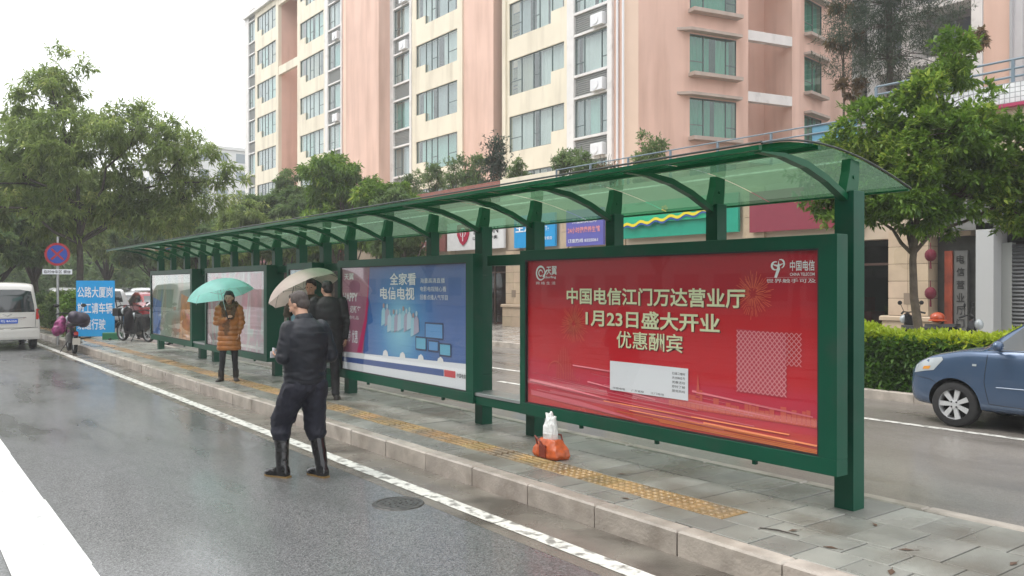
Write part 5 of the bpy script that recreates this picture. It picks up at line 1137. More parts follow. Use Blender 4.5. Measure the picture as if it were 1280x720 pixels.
# headlamps, windows, door lines, mirror, handle, rub strip on both sides
for sg in (1, -1):
    hl = car.patch('headlight', [(3.70, .70), (3.82, .68), (4.0, .64), (3.97, .74), (3.80, .84), (3.60, .875), (3.58, .84)], 'y', sg, LENS, .006)
    car.patch('indicator', [(3.76, .71), (3.86, .70), (3.84, .74), (3.74, .75)], 'y', sg, AMB, .009, parent=hl)
    car.patch('side_window', [(3.02, 1.0), (2.66, 1.34), (2.0, 1.42), (2.0, 1.01)], 'y', sg, CGLASS, .004)
    car.patch('side_window', [(1.93, .995), (1.93, 1.40), (1.45, 1.37), (1.0, 1.08), (1.0, 1.0)], 'y', sg, CGLASS, .004)
    car.line('door_gap', [(3.04, .94), (3.07, .6), (3.02, .34), (2.0, .30), (1.98, .95)], 'y', sg, RIMD, .0035)
    car.line('door_gap', [(1.98, .95), (1.94, .30), (1.2, .30), (1.02, .55), (1.0, .98)], 'y', sg, RIMD, .0035)
    car.line('rub_strip', [(2.93, .55), (1.1, .56)], 'y', sg, mat('rub_strip_blue', (.12, .18, .28), .3, coat=.3), .009)
    car.line('window_trim', [(3.06, .985), (2.0, 1.0), (1.0, 1.0)], 'y', sg, DARK, .007)
    car.line('bumper_gap', [(3.98, .60), (3.75, .58), (3.62, .52)], 'y', sg, RIMD, .003)
    ind = car.patch('side_indicator', [(3.16, .79), (3.21, .79), (3.21, .815), (3.16, .815)], 'y', sg, LENS, .008)
    m_ = MB().ell((2.86, sg*.955, 1.06), (.06, .09, .065)); m_.tube([(2.93, sg*.80, 1.0), (2.88, sg*.9, 1.03)], .02, 6); m_.add([(3.05, sg*.81, 1.0), (2.9, sg*.81, 1.0), (2.9, sg*.79, 1.1)], [(0, 1, 2)]); m_.build('wing_mirror', BLUEC, car.root, smooth=True)
    MB().bbox((2.05, sg*.862, .80), (2.2, sg*.885, .825), .006).build('door_handle', BLUEC, car.root)
car.patch('windscreen', [(3.16, -.64), (3.16, .64), (2.70, .5), (2.70, -.5)], 'z', 1, CGLASS, .004)
car.patch('rear_window', [(.78, -.5), (.78, .5), (1.15, .46), (1.15, -.46)], 'z', 1, CGLASS, .004)
car.patch('grille', [(-.3, .52), (.3, .52), (.27, .60), (-.27, .60)], 'x', 1, DARK, .006); car.line('bonnet_gap', [(-.62, .80), (0, .80), (.62, .80)], 'x', 1, RIMD, .003); car.patch('licence_plate', [(-.22, .41), (.22, .41), (.22, .50), (-.22, .50)], 'x', 1, mat('plate_blue', (.02, .1, .5), .4), .008)
place(car.root, -1.58, 11.52, R(180))
# ---- silver van seen from behind
tabV = [(0, .36, .98, 1.66, .74, .60), (.05, .30, 1.0, 1.78, .79, .63), (.2, .27, 1.02, 1.85, .81, .65), (1.2, .25, 1.02, 1.87, .82, .66), (2.6, .25, 1.0, 1.84, .82, .65), (3.0, .25, .98, 1.70, .82, .62), (3.5, .26, .95, 1.1, .81, .66), (3.75, .28, .84, .84, .78, .6), (3.95, .34, .7, .7, .66, .5)]
SILV = carpaint('silver_van_paint', (.62, .60, .56), .3, .25)
van = Car('minivan', 'silver minivan driving away at the left edge with a blue number plate', 'van', tabV, SILV, (3.15, .75), .31, ww=.17)
rw = van.patch('rear_window', [(-.66, 1.05), (.66, 1.05), (.64, 1.25), (.57, 1.62), (.3, 1.67), (-.3, 1.67), (-.57, 1.62), (-.64, 1.25)], 'x', -1, CGLASS, .006)
wpr = MB().tube([van.proj((0, .1, 1.1), 'x', -1, .02), van.proj((0, -.4, 1.14), 'x', -1, .025)], .007, 5).build('wiper', DARK, rw)
van.patch('licence_plate', [(-.25, .74), (.2, .74), (.2, .87), (-.25, .87)], 'x', -1, mat('plate_blue', (.02, .1, .5), .4), .02)
me = text_mesh('粤J 8A250', 'lettering', CARD, 1, .01, .38, .08); me.transform(Matrix.Translation((-.035, .16, .765)) @ Matrix.Rotation(R(-90), 4, 'Z') @ Matrix.Rotation(R(90), 4, 'X')); linkobj('plate_lettering', me, van.root)
van.line('trim_strip', [(-.45, .90), (.45, .90)], 'x', -1, CHROME, .014)
for sg in (1, -1):
    van.patch('tail_light', [(sg*.69, .84), (sg*.785, .84), (sg*.785, 1.12), (sg*.72, 1.14), (sg*.69, 1.02)][::sg], 'x', -1, REDL, .012)
    van.patch('tail_light', [(.0, .84), (.12, .84), (.1, 1.12), (.03, 1.14)], 'y', sg, REDL, .008)
    van.line('door_gap', [(sg*.69, 1.1), (sg*.67, .62), (0, .58)], 'x', -1, RIMD, .005)
    van.patch('side_window', [(.25, 1.08), (1.3, 1.1), (1.3, 1.66), (.35, 1.66)], 'y', sg, CGLASS, .004); van.patch('side_window', [(1.4, 1.1), (2.2, 1.08), (2.2, 1.65), (1.4, 1.66)], 'y', sg, CGLASS, .004)
    van.patch('side_window', [(2.3, 1.08), (3.1, 1.05), (2.9, 1.6), (2.3, 1.64)], 'y', sg, CGLASS, .004)
    MB().ell((2.95, sg*.93, 1.1), (.06, .1, .09)).build('wing_mirror', DARK, van.root, smooth=True)
van.line('bumper_gap', [(-.74, .62), (.74, .62)], 'x', -1, RIMD, .006)
bp_ = MB(); bp_.loft([[(-.075-.02*math.cos(t*1.5), y, z) for z, t in ((.30, 1), (.36, .5), (.52, 0), (.58, .3))] + [(.05, y, .58), (.05, y, .30)] for y in (-.76, -.6, 0, .6, .76) for t0 in (0,)]); bp_.build('bumper', SILV, van.root)
em = van.patch('emblem', [(-.13, 1.0), (0, .93), (.13, 1.0), (.08, .995), (0, .955), (-.08, .995)], 'x', -1, CHROME, .012, cuts=0)
ex = MB().tube([(.3, -.45, .24), (-.06, -.45, .22)], .03, 8).build('exhaust_pipe', STEEL, van.root)
place(van.root, -26.45, 2.62, R(180))
# ---- parked cars beyond the shelter
tabS = [(0, .4, .95, 1.3, .72, .5), (.08, .3, 1.0, 1.55, .82, .58), (.4, .27, 1.02, 1.64, .86, .62), (1.5, .26, 1.0, 1.68, .87, .63), (2.4, .26, .99, 1.62, .87, .62), (2.9, .26, .97, 1.25, .86, .62), (3.15, .26, .96, 1.0, .85, .6), (3.8, .28, .88, .88, .82, .6), (4.15, .32, .76, .76, .72, .5), (4.25, .4, .66, .66, .6, .4)]
def far_car(name, label, tab, paint, x, y, rz, cat='car'):
    c = Car(name, label, cat, tab, paint, (tab[-1][0]-.85, .8), .32, 'cars parked beyond the shelter'); b = tab[0]
    zt = interp(tab, 1.5); L = tab[-1][0]
    for sg in (1, -1):
        c.patch('side_window', [(L-1.45, zt[1]+.05), (L-1.9, zt[2]-.14), (L-2.6, zt[2]-.1), (L-2.6, zt[1]+.05)], 'y', sg, CGLASS, .004); c.patch('side_window', [(L-2.68, zt[1]+.05), (L-2.68, zt[2]-.1), (.9, zt[2]-.14), (.6, zt[1]+.08)], 'y', sg, CGLASS, .004)
        c.patch('tail_light', [(sg*.5, .8), (sg*.66, .8), (sg*.66, .95), (sg*.52, .95)][::sg], 'x', -1, REDL, .01); c.patch('headlight', [(sg*.4, .62), (sg*.56, .6), (sg*.56, .72), (sg*.42, .72)][::sg], 'x', 1, LENS, .01)
        MB().ell((L-1.5, sg*.95, 1.02), (.06, .1, .07)).build('wing_mirror', DARK, c.root, smooth=True)
    c.patch('windscreen', [(L-1.15, -.6), (L-1.15, .6), (L-1.75, .5), (L-1.75, -.5)], 'z', 1, CGLASS, .005)
    c.patch('rear_window', [(-.5, zt[1]+.08), (.5, zt[1]+.08), (.42, zt[2]-.14), (-.42, zt[2]-.14)], 'x', -1, CGLASS, .01)
    c.patch('licence_plate', [(-.22, .6), (.22, .6), (.22, .72), (-.22, .72)], 'x', -1, mat('plate_blue', (.02, .1, .5), .4), .012)
    place(c.root, x, y, rz); return c
WHC = carpaint('white_car_paint', (.74, .75, .76), .25, 0); REDC = carpaint('red_car_paint', (.32, .012, .02), .2, .2); GRC = carpaint('dark_car_paint', (.05, .055, .06), .25, .3); SLC = carpaint('silver_car_paint', (.45, .46, .47), .3, .5)
rc = far_car('parked_car', 'dark red hatchback parked at the left end of the shelter', tabB, REDC, -38.2, 9.5, R(180))
w1 = far_car('parked_car', 'white off-roader standing beyond the red car', tabS, WHC, -44.5, 10.3, R(165))
def recopy(c, label, x, y, rz, paint=None, name=None):
    o = copy_tree(c.root); o['label'] = label; o.location = (x, y, 0); o.rotation_euler.z = rz
    if paint:
        for ch in o.children_recursive:
            if ch.name.startswith(('body', 'wing_mirror')) and ch.data.materials[0] == c.paint:
                ch.data = ch.data.copy(); ch.data.materials[0] = paint
    return o
recopy(w1, 'white off-roader seen between the sign post and the blue board', -44.5, 6.9, R(178), WHC)
recopy(rc, 'silver hatchback parked half hidden by the motorcycle rider bags', -40.5, 7.2, R(184), SLC)
recopy(w1, 'dark off-roader further along the service road', -52, 11.8, R(182), GRC)
recopy(rc, 'white hatchback right behind the bicycles', -42, 8.9, R(150), WHC)
recopy(w1, 'white off-roader nearest the sign pole, behind the shrubs', -38.6, 7.6, R(182), WHC)
recopy(rc, 'far silver hatchback at the end of the parked row', -60, 10.2, R(175), SLC)

# ---- scooters, motorcycle and electric bicycles
def two_wheeler(name, label, cat, body, scooter=True, box=True, group=None, r=.26, wb=1.25, basket=False):
    """x forward, wheels at x=0 and x=wb"""
    t = empty(name, (0, 0, 0), 0, label, cat, group)
    for x in (0, wb):
        M = Matrix.Rotation(R(90), 4, 'X'); wv = MB().lathe([(r*.8, -.035), (r*.93, -.05), (r, -.02), (r, .02), (r*.93, .05), (r*.8, .035)], 28, M).build('wheel', TYRE, t, smooth=True); wv.location = (x, 0, r)
        q = MB(); q.lathe([(r*.82, -.02), (r*.82, .02), (r*.76, .02), (r*.76, -.02), (r*.82, -.02)], 28, M); q.cone((0, -.05, 0), (0, .05, 0), .04, n=10)
        for k in range(9): a = 2*math.pi*k/9; q.cone((0, 0, 0), (math.cos(a)*r*.8, 0, math.sin(a)*r*.8), .008, n=4)
        q.build('rim', RIM, wv)
    hx, hz = wb-.18, 1.0
    f = MB(); f.tube([(wb, -.07, r), (wb-.06, -.07, r+.3), (hx+.02, -.05, .78)], .018, 6); f.tube([(wb, .07, r), (wb-.06, .07, r+.3), (hx+.02, .05, .78)], .018, 6); f.tube([(hx+.03, 0, .72), (hx-.02, 0, hz)], .022, 8)
    f.build('fork', DARK, t)
    hb = MB().tube([(hx-.16, -.34, hz-.0), (hx-.08, -.24, hz+.04), (hx, 0, hz+.02), (hx-.08, .24, hz+.04), (hx-.16, .34, hz)], .014, 8); hb.cone((hx-.16, -.36, hz), (hx-.1, -.25, hz+.03), .022, n=8); hb.cone((hx-.16, .36, hz), (hx-.1, .25, hz+.03), .022, n=8); hb = hb.build('handlebar', DARK, t)
    for sg in (-1, 1):
        mi = MB().tube([(hx-.1, sg*.22, hz+.03), (hx-.08, sg*.3, hz+.2)], .007, 5); mi.ell((hx-.08, sg*.33, hz+.24), (.02, .07, .05)); mi.build('mirror', DARK, hb, smooth=True)
    if scooter:
        b = MB(); b.loft([[(x, -w_, z0), (x, -w_, z1), (x, 0, z1+.03), (x, w_, z1), (x, w_, z0), (x, 0, z0-.02)] for x, w_, z0, z1 in ((-.32, .05, .55, .66), (-.15, .12, .45, .72), (.15, .15, .32, .74), (.42, .14, .26, .66), (.5, .13, .22, .36), (.85, .13, .22, .30), (.95, .15, .25, .62), (1.02, .14, .4, .92), (1.1, .08, .55, .98))])
        b.build('fairing', body, t, smooth=True)
    else:
        b = MB(); b.tube([(0, .08, r), (.35, .06, .55), (.8, 0, .62), (hx, 0, .78)], .022, 6); b.tube([(0, -.08, r), (.35, -.06, .55), (.8, 0, .62)], .022, 6); b.tube([(.35, 0, .55), (.45, 0, .3), (.8, 0, .35), (.9, 0, .65)], .022, 6); b.build('frame', DARK, t)
        MB().ell((.78, 0, .74), (.24, .13, .12)).build('fuel_tank', body, t, smooth=True); MB().bbox((.42, -.13, .26), (.75, .13, .52), .05).build('engine', mat('engine_grey', (.18, .18, .18), .4, metal=.6), t)
        MB().tube([(.6, -.14, .3), (.2, -.17, .28), (-.2, -.17, .34)], .035, 8).build('exhaust_pipe', STEEL, t)
    MB().loft([[(x, -w_, z), (x, -w_*.8, z+.07), (x, w_*.8, z+.07), (x, w_, z)] for x, w_, z in ((-.25, .09, .74), (0, .13, .73), (.3, .14, .7), (.55, .08, .71))]).build('seat', DARK, t, smooth=True)
    MB().ell((hx+.1, 0, .86), (.09, .11, .11)).build('headlight', LENS, t, smooth=True)
    MB().bbox((-.36, -.05, .5), (-.33, .05, .58), .01).build('tail_light', REDL, t)
    MB().loft([[(-.38, -.09, .25), (-.38, .09, .25), (-.365, .09, .25), (-.365, -.09, .25)], [(-.40, -.09, .42), (-.40, .09, .42), (-.385, .09, .42), (-.385, -.09, .42)]]).build('licence_plate', mat('plate_pale', (.6, .55, .5), .4), t)
    fd = MB(); n = 10
    for x in (0, wb):
        fd.loft([[(x+(r+.03)*math.cos(a), y, r+(r+.03)*math.sin(a)) for y in (-.06, .06)] for a in [R(20+14*k) for k in range(n)]], cap=False, closed=False)
    fd.build('mudguard', body, t, kind='stuff')
    if box: MB().bbox((-.42, -.2, .78), (-.05, .2, 1.05), .05).build('top_box', DARK, t)
    if basket: MB().bbox((wb-.02, -.17, .72), (wb+.26, .17, .95), .02).build('basket', DARK, t)
    st = MB().tube([(.4, .12, .3), (.38, .3, .02)], .012, 5).build('side_stand', DARK, t)
    return t
BIKEB = carpaint('bike_black', (.012, .012, .014), .25, .1); BIKEP = carpaint('bike_plum', (.10, .03, .07), .3, .1); BIKER = carpaint('bike_orange', (.5, .09, .02), .3, .1)
mo = two_wheeler('motorcycle', 'motorcycle loaded with dark bags seen from behind at the kerb, in front of the blue board', 'motorcycle', BIKEP, False, False, r=.28)
place(mo, -24.35, 3.93, R(177)); mo['label'] = 'motorcycle loaded with dark bags, seen from behind at the kerb'
bg_ = MB(); bg_.ell((-24.05, 3.98, .93), (.26, .27, .17)); bg_.ell((-24.0, 3.86, .98), (.2, .16, .15)); bg_.ell((-24.1, 4.1, .86), (.18, .16, .18))
o = linkobj('luggage_bundle', remesh(bg_, 'luggage_bundle', mat('bundle_black_violet', (.035, .025, .045), .5, var=.5, vscale=6), .025, 3, (.02, lambda c: noise.noise(c*9)))); tag(o, 'black bundle strapped on the back of the motorcycle', 'bag')
bg_ = MB(); bg_.ell((-24.3, 3.58, .72), (.17, .15, .22)); bg_.ell((-24.28, 3.50, .62), (.14, .12, .16)); bg_.ell((-24.3, 3.63, .88), (.12, .1, .12))
o = linkobj('magenta_bag', remesh(bg_, 'magenta_bag', mat('bag_magenta', (.22, .03, .12), .4, var=.7, vscale=10), .02, 2, (.03, lambda c: noise.noise(c*11)))); tag(o, 'magenta plastic bag hanging at the left side of the motorcycle', 'bag')
e1 = two_wheeler('electric_bicycle', 'black electric bicycle parked right beside the blue board', 'bicycle', BIKEB, True, False, r=.27, basket=True, group='electric bicycles behind the blue board'); place(e1, -25.15, 5.95, R(200), PZ)
MB().box((-24.73, 5.88, .88), (-24.72, 6.06, 1.12)).build('tag_card', CARD, e1, world=True)
e2 = copy_tree(e1); e2['label'] = 'second black electric bicycle, under the pale rain cover'; place(e2, -26.0, 6.65, R(215), 0.0)
for ch in [c for c in e2.children if c.name.startswith('tag_card')]: bpy.data.objects.remove(ch)
cv = MB(); nn = 12
gr_ = [[(-26.5+1.75*i/nn, 6.05+1.05*j/8, 1.12+.26*math.sin(math.pi*i/nn)**.7*math.sin(math.pi*(j+.6)/9.2) + .035*math.sin(i*2.1+j*1.3) + .10*i/nn) for j in range(9)] for i in range(nn+1)]
cv.loft(gr_, cap=False, closed=False); cv.v += [(a, b, c-.012) for a, b, c in cv.v]; f0 = list(cv.f); k0 = len(cv.v)//2; cv.f += [tuple(i+k0 for i in f)[::-1] for f in f0]; cv.m = [0]*len(cv.f)
o = cv.build('rain_cover', mat('cover_pale_pink', (.62, .54, .58), .45, var=.15, vscale=5), smooth=True); tag(o, 'pale pink rain cover spread over the parked electric bicycle', 'cover')
s1 = two_wheeler('motor_scooter', 'black motor scooter parked behind the hedge, nearest the white pillar', 'scooter', BIKEB, True, False, group='scooters parked in front of the shops'); place(s1, -8.75, 17.0, R(12), .15)
s2 = copy_tree(s1); s2['label'] = 'motor scooter beside the tree trunk with an orange helmet on its seat'; place(s2, -8.75, 18.4, R(165), .15)
s3 = copy_tree(s1); s3['label'] = 'scooter half hidden by the green shelter post'; place(s3, -13.0, 18.2, R(70), .15)
hm = MB().ell((-9.0, 18.45, 1.08), (.15, .17, .12)); hm.lathe([(.15, 0), (.19, -.02), (.19, -.03), (.14, -.01)], 20, Matrix.Translation((-9.0, 18.45, 1.04)))
tag(hm.build('helmet', mat('helmet_orange', (.45, .07, .02), .3, coat=.3), smooth=True), 'orange helmet lying on the scooter next to the stone pillar', 'helmet')

# ============================================================ SIGNS AND SMALL THINGS
ns = empty('no_stopping_sign', (-28.2, 4.1, .1), 0, 'round blue no-stopping sign with red rim and cross on a steel pole', 'traffic sign')
MB().cone((-28.2, 4.1, .0), (-28.2, 4.1, 3.25), .038, n=12).build('pole', STEEL, ns, world=True)
Fs = wallframe((-28.2, 4.1), (.34, .94))         # the plate's own frame: x to the right, -y towards the road user
SB = mat('sign_royal_blue', (.02, .06, .32), .35); SRD = mat('sign_signal_red', (.34, .02, .03), .35)
def disc(r0, r1, y, z, T, n=40):
    b = MB(); b.T = T
    for k in range(n):
        a, c = 2*math.pi*k/n, 2*math.pi*(k+1)/n
        b.add([(r0*math.cos(a), y, z+r0*math.sin(a)), (r1*math.cos(a), y, z+r1*math.sin(a)), (r1*math.cos(c), y, z+r1*math.sin(c)), (r0*math.cos(c), y, z+r0*math.sin(c))], [(0, 1, 2, 3)])
    return b
b = MB(); b.T = Fs; b.cone((0, -.045, 2.72), (0, -.06, 2.72), .345, n=40); pl_ = b.build('sign_plate', SRD, ns, world=True)
disc(0.0001, .275, -.063, 2.72, Fs).build('blue_field', SB, pl_, world=True)
b = MB(); b.T = Fs
for sg in (-1, 1):
    c = .7071; b.add([(-.23*c-.03*sg*c*1, -.066-.001*sg, 2.72-.23*c*sg+.03*c), (-.23*c+.03*sg*c, -.066-.001*sg, 2.72-.23*c*sg-.03*c), (.23*c+.03*sg*c, -.066-.001*sg, 2.72+.23*c*sg-.03*c), (.23*c-.03*sg*c, -.066-.001*sg, 2.72+.23*c*sg+.03*c)], [(0, 1, 2, 3)])
b.build('red_cross', SRD, pl_, world=True)
b = MB(); b.T = Fs; b.box((-.40, -.06, 2.12), (.40, -.045, 2.27)); lp = b.build('lower_plate', CARD, ns, world=True)
text_on('临时停车区 禁停', -.36, 2.145, .72, .10, -.064, INK, lp, face=Fs)
# blue construction board
Fb = wallframe((-27.42, 4.99), (.60, .80)); bd = empty('construction_board', (-27.42, 4.99, PZ), 0, 'upright bright blue board with three rows of white Chinese lettering', 'sign board')
b = MB(); b.T = Fb; b.box((-.57, -.02, .26), (.57, .02, 1.93)); b.build('board', mat('board_sky_blue', (.015, .33, .72), .4, var=.06), bd, world=True)
b = MB(); b.T = Fb
for x in (-.5, .5): b.box((x-.02, .02, PZ), (x+.02, .06, 1.8)); b.tube([(x, .05, 1.7), (x, .7, PZ+.01)], .018, 6); b.box((x-.02, -.2, PZ), (x+.02, .7, PZ+.04))
b.build('stand', DARK, bd, world=True, kind='stuff')
for k, s_ in enumerate(('公路大厦岗', '施工请车辆', '绕道行驶')): text_on(s_, -.53, 1.42-k*.48, 1.05 if k < 2 else .84, .33, -.028, CARD, bd, face=Fb, bold=.012)
b = MB(); b.T = Fb; b.bbox((.25, -.1, PZ), (.72, .25, .38), .02); o = b.build('green_crate', mat('crate_green', (.02, .16, .07), .5)); tag(o, 'low green crate at the foot of the blue board', 'crate')
# orange bag with a white plastic bag standing in it
V3 = Vector; cx, cy, cz = -6.02, 4.98, PZ
br = remesh(MB().loft([[(cx-a, cy-b, cz+z), (cx-a*.6, cy-b*1.2, cz+z), (cx+a*.6, cy-b*1.2, cz+z), (cx+a, cy-b, cz+z), (cx+a, cy+b, cz+z), (cx-a, cy+b, cz+z)] for z, a, b in ((0, .165, .075), (.03, .18, .085), (.09, .165, .08), (.14, .13, .06), (.175, .11, .045))]).ell((cx-.13, cy-.02, cz+.05), (.07, .07, .05)).ell((cx+.13, cy-.02, cz+.05), (.07, .07, .05)), 'bag_body', mat('bag_orange_leather', (.52, .105, .03), .35, var=.2, vscale=18), .008, 3, (.007, lambda c: noise.noise(V3((c.x*45, c.y*30, c.z*12)))))
bagr = empty('handbag', (cx, cy, cz), 0, 'orange leather handbag set down on the tactile strip of the pavement', 'handbag'); linkobj('bag_body', br, bagr, world=True)
hd = MB(); hd.tube([(cx-.10, cy-.085, cz+.12), (cx-.09, cy-.12, cz+.20), (cx, cy-.13, cz+.16), (cx+.06, cy-.115, cz+.08)], .009, 6); hd.tube([(cx-.11, cy+.06, cz+.12), (cx-.06, cy+.07, cz+.21), (cx+.06, cy+.07, cz+.21), (cx+.11, cy+.06, cz+.12)], .009, 6)
hd.build('handle', mat('bag_brown_strap', (.2, .035, .02), .4), bagr, world=True, kind='stuff')
MB().bbox((cx-.05, cy-.108, cz+.01), (cx+.04, cy-.09, cz+.13), .01).build('front_pocket', mat('bag_brown_strap', (.2, .035, .02)), bagr, world=True)
wb_ = MB().loft([[(cx-.01+a*math.cos(t*.524)*(1+.12*math.sin(t*2.6)), cy+a*.7*math.sin(t*.524), cz+z) for t in range(12)] for z, a in ((.10, .05), (.15, .075), (.22, .085), (.29, .08), (.34, .062), (.37, .045))]); wb_.cone((cx-.04, cy, cz+.35), (cx-.06, cy, cz+.41), .03, .012, 8); wb_.cone((cx+.0, cy, cz+.35), (cx+.005, cy, cz+.43), .035, .012, 8); wb_.cone((cx+.03, cy, cz+.34), (cx+.055, cy+.01, cz+.39), .025, .01, 8)
o = linkobj('plastic_bag', remesh(wb_, 'plastic_bag', mat('white_plastic_film', (.82, .83, .82), .3, spec=.6), .006, 1, (.010, lambda c: noise.noise(V3((c.x*60, c.y*60, c.z*16)))+.4*noise.noise(c*70)))); tag(o, 'knotted white plastic bag sticking out of the orange handbag', 'plastic bag')
# ============================================================ PEOPLE  (local frame: faces +y, right hand at +x)
SKIN = mat('skin', (.52, .30, .21), .5, var=.06, vscale=20); HAIRB = mat('black_hair', (.016, .013, .012), .45, bump=.5, bscale=300); HAIRG = mat('greying_hair', (.075, .06, .055), .6, bump=.6, bscale=300)
LIP = mat('lips', (.35, .10, .08), .4); EYEW = mat('eye_white', (.6, .58, .55), .3)
V3 = Vector
def hand(mb, wrist, d, palm_n, s=1.0, curl=.5, side=1):
    """palm, four fingers of different length and a thumb; d = direction of the hand, palm_n = palm normal"""
    w_ = V3(wrist); d = V3(d).normalized(); n = V3(palm_n); n = (n - d*n.dot(d)).normalized(); l = d.cross(n)*side    # l points to the thumb side
    for t in (-.026, -.009, .009, .026): mb.cap(w_ + l*t*.6*s, w_ + d*.085*s + l*t*s, .016*s, .013*s, 8)
    for k, (t, ln) in enumerate(((.029, .072), (.0105, .08), (-.0085, .074), (-.0265, .058))):
        p = w_ + d*.088*s + l*t*s; a = d
        for j, f in enumerate((.45, .32, .25)):
            ang = curl*(.55+.35*j)*1.1; a = (a*math.cos(ang) + n*math.sin(ang)).normalized(); q = p + a*ln*f*s; mb.cap(p, q, (.0088-.0008*j)*s, (.0080-.0008*j)*s, 8); p = q; n2 = n; n = (n*math.cos(ang) - d*0).normalized() if False else n
    p = w_ + d*.03*s + l*.028*s; a = (d*.62 + l*.72 + n*.25).normalized(); q = p + a*.038*s; mb.cap(p, q, .0115*s, .010*s, 8); a2 = (d*.85 + l*.15 + n*.5*curl*1.6).normalized(); mb.cap(q, q + a2*.034*s, .0098*s, .008*s, 8)
def head_parts(mb, c, M, s=1.0):
    """skull, jaw, nose, brow, lips, ears; c = head centre, M = 3x3 head rotation"""
    c = V3(c); T = lambda x, y, z: c + M @ V3((x*s, y*s, z*s))
    E = lambda p, r: mb.ell(T(*p), tuple(q*s for q in r), M, 14)
    E((0, -.012, .03), (.074, .094, .088)); E((0, .02, -.03), (.062, .068, .082)); E((0, .045, -.075), (.036, .036, .030)); E((0, .06, .018), (.052, .024, .022))
    mb.cap(T(0, .086, .012), T(0, .108, -.024), .008*s, .0125*s, 8); E((.011, .094, -.028), (.009, .010, .007)); E((-.011, .094, -.028), (.009, .010, .007))
    E((0, .082, -.052), (.022, .010, .007)); E((0, .080, -.063), (.019, .010, .0075))
    for sg in (-1, 1): E((sg*.074, -.005, -.012), (.009, .019, .031)); E((sg*.037, .055, -.028), (.022, .022, .026)); E((sg*.031, .074, .0), (.015, .012, .010))
def hair_shell(c, M, s, m, long_=0, seed=0, name='hair', fringe=.035, short=False):
    mb = MB(); c = V3(c); T = lambda x, y, z: c + M @ V3((x*s, y*s, z*s)); E = lambda p, r: mb.ell(T(*p), tuple(q*s for q in r), M, 14)
    if short: E((0, -.026, .042), (.0795, .090, .081)); E((0, -.045, -.012), (.074, .062, .07)); E((0, .012, .09), (.056, .052, .030))
    else: E((0, -.022, .045), (.083, .096, .085)); E((0, -.05, -.005), (.076, .066, .075)); E((0, .03, .088), (.062, .05, .034))
    for sg in (-1, 1): E((sg*.062, -.018, .03), (.020, .045, .042))
    if long_:
        for sg in (-1, 1): mb.cap(T(sg*.072, -.02, .03), T(sg*.076, -.015, -long_), .024*s, .018*s, 10); mb.cap(T(sg*.05, -.05, 0), T(sg*.055, -.04, -long_), .045*s, .03*s, 10)
        mb.cap(T(0, -.07, 0), T(0, -.06, -long_), .05*s, .035*s, 10); E((0, .06, .072), (.06, .03, .022))
    return remesh(mb, name, m, .0075, 2, (.004, lambda q: noise.noise(V3((q.x*60, q.y*60, q.z*14+seed)))))
def torso(mb, pts, n=20):
    """pts: (centre, half width, half depth, yaw) rings stacked upwards"""
    rings = []
    for c, a, b, yaw in pts:
        c = V3(c); rings.append([c + V3((math.cos(t)*a*math.cos(yaw) - math.sin(t)*b*math.sin(yaw), math.cos(t)*a*math.sin(yaw) + math.sin(t)*b*math.cos(yaw), 0)) for t in [2*math.pi*k/n for k in range(n)]])
    mb.loft(rings)
def shoe(mb, heel, d, L_=.27, w_=.05, h=.075, flat=True):
    """closed shoe from the heel point (ground) along d"""
    d = V3(d); d.z = 0; d.normalize(); s = V3((-d.y, d.x, 0)); h0 = V3(heel); rings = []
    for t, ww_, hh in ((0, .55, .55), (.04, .72, 1.0), (.2, .78, 1.12), (.4, .8, 1.0), (.6, .98, .72), (.8, 1.0, .58), (.93, .75, .5), (1, .4, .38)):
        c = h0 + d*L_*t; W = w_*ww_; Hh = h*hh; rings.append([c + s*W + V3((0, 0, .004)), c + s*W*1.02 + V3((0, 0, Hh*.45)), c + s*W*.65 + V3((0, 0, Hh*.9)), c + V3((0, 0, Hh)), c - s*W*.65 + V3((0, 0, Hh*.9)), c - s*W*1.02 + V3((0, 0, Hh*.45)), c - s*W + V3((0, 0, .004)), c + V3((0, 0, .004))])
    mb.loft(rings)
def cloth_noise(f=9, seed=0, vert=.5): return lambda c: noise.noise(V3((c.x*f+seed, c.y*f, c.z*f*vert*2))) + .5*noise.noise(V3((c.x*f*2.3, c.y*f*2.3+seed, c.z*f*3.1)))
def folds(centres, freq=70):
    """rings of creases near joints"""
    def fn(c):
        v = 0
        for p, r in centres:
            d = (c-V3(p)).length; v += math.exp(-(d/r)**2)*math.sin(c.z*freq + 3*noise.noise(c*8)) 
        return v*.8 + cloth_noise(8)(c)*.9
    return fn
def person(label, group=None): return empty('person', (0, 0, 0), 0, label, 'person', group)

# ---- 1: man in a navy jacket and rubber boots, walking away along the kerb, looking down at what he holds
p1 = person('man in navy jacket and black rubber boots walking on the road, seen from behind')
hip = (0, 0, .90); LS, RS = (-.17, -.01, 1.385), (.17, -.01, 1.385)
LE, RE = (-.235, -.03, 1.13), (.245, -.06, 1.12); LW, RW = (-.14, .20, 1.10), (.14, .17, 1.06)
LK, RK = (-.14, .19, .50), (.12, .03, .48); LA, RA = (-.165, .12, .10), (.115, -.11, .10)
hc = V3((-.01, .10, 1.605)); HM = Euler((R(-24), 0, R(28))).to_matrix()
b = MB(); head_parts(b, hc, HM, 1.0); b.cap((0, -.005, 1.42), (-.005, .065, 1.55), .062, .056)
torso(b, [((0, 0, .84), .15, .10, 0), ((0, 0, .95), .165, .11, 0), ((0, 0, 1.1), .14, .10, 0), ((0, 0, 1.28), .17, .11, 0), ((0, -.01, 1.4), .17, .09, 0), ((0, -.01, 1.46), .08, .06, 0)])
for S_, E__, W_ in ((LS, LE, LW), (RS, RE, RW)): b.cap(S_, E__, .052, .040); b.cap(E__, W_, .040, .027)
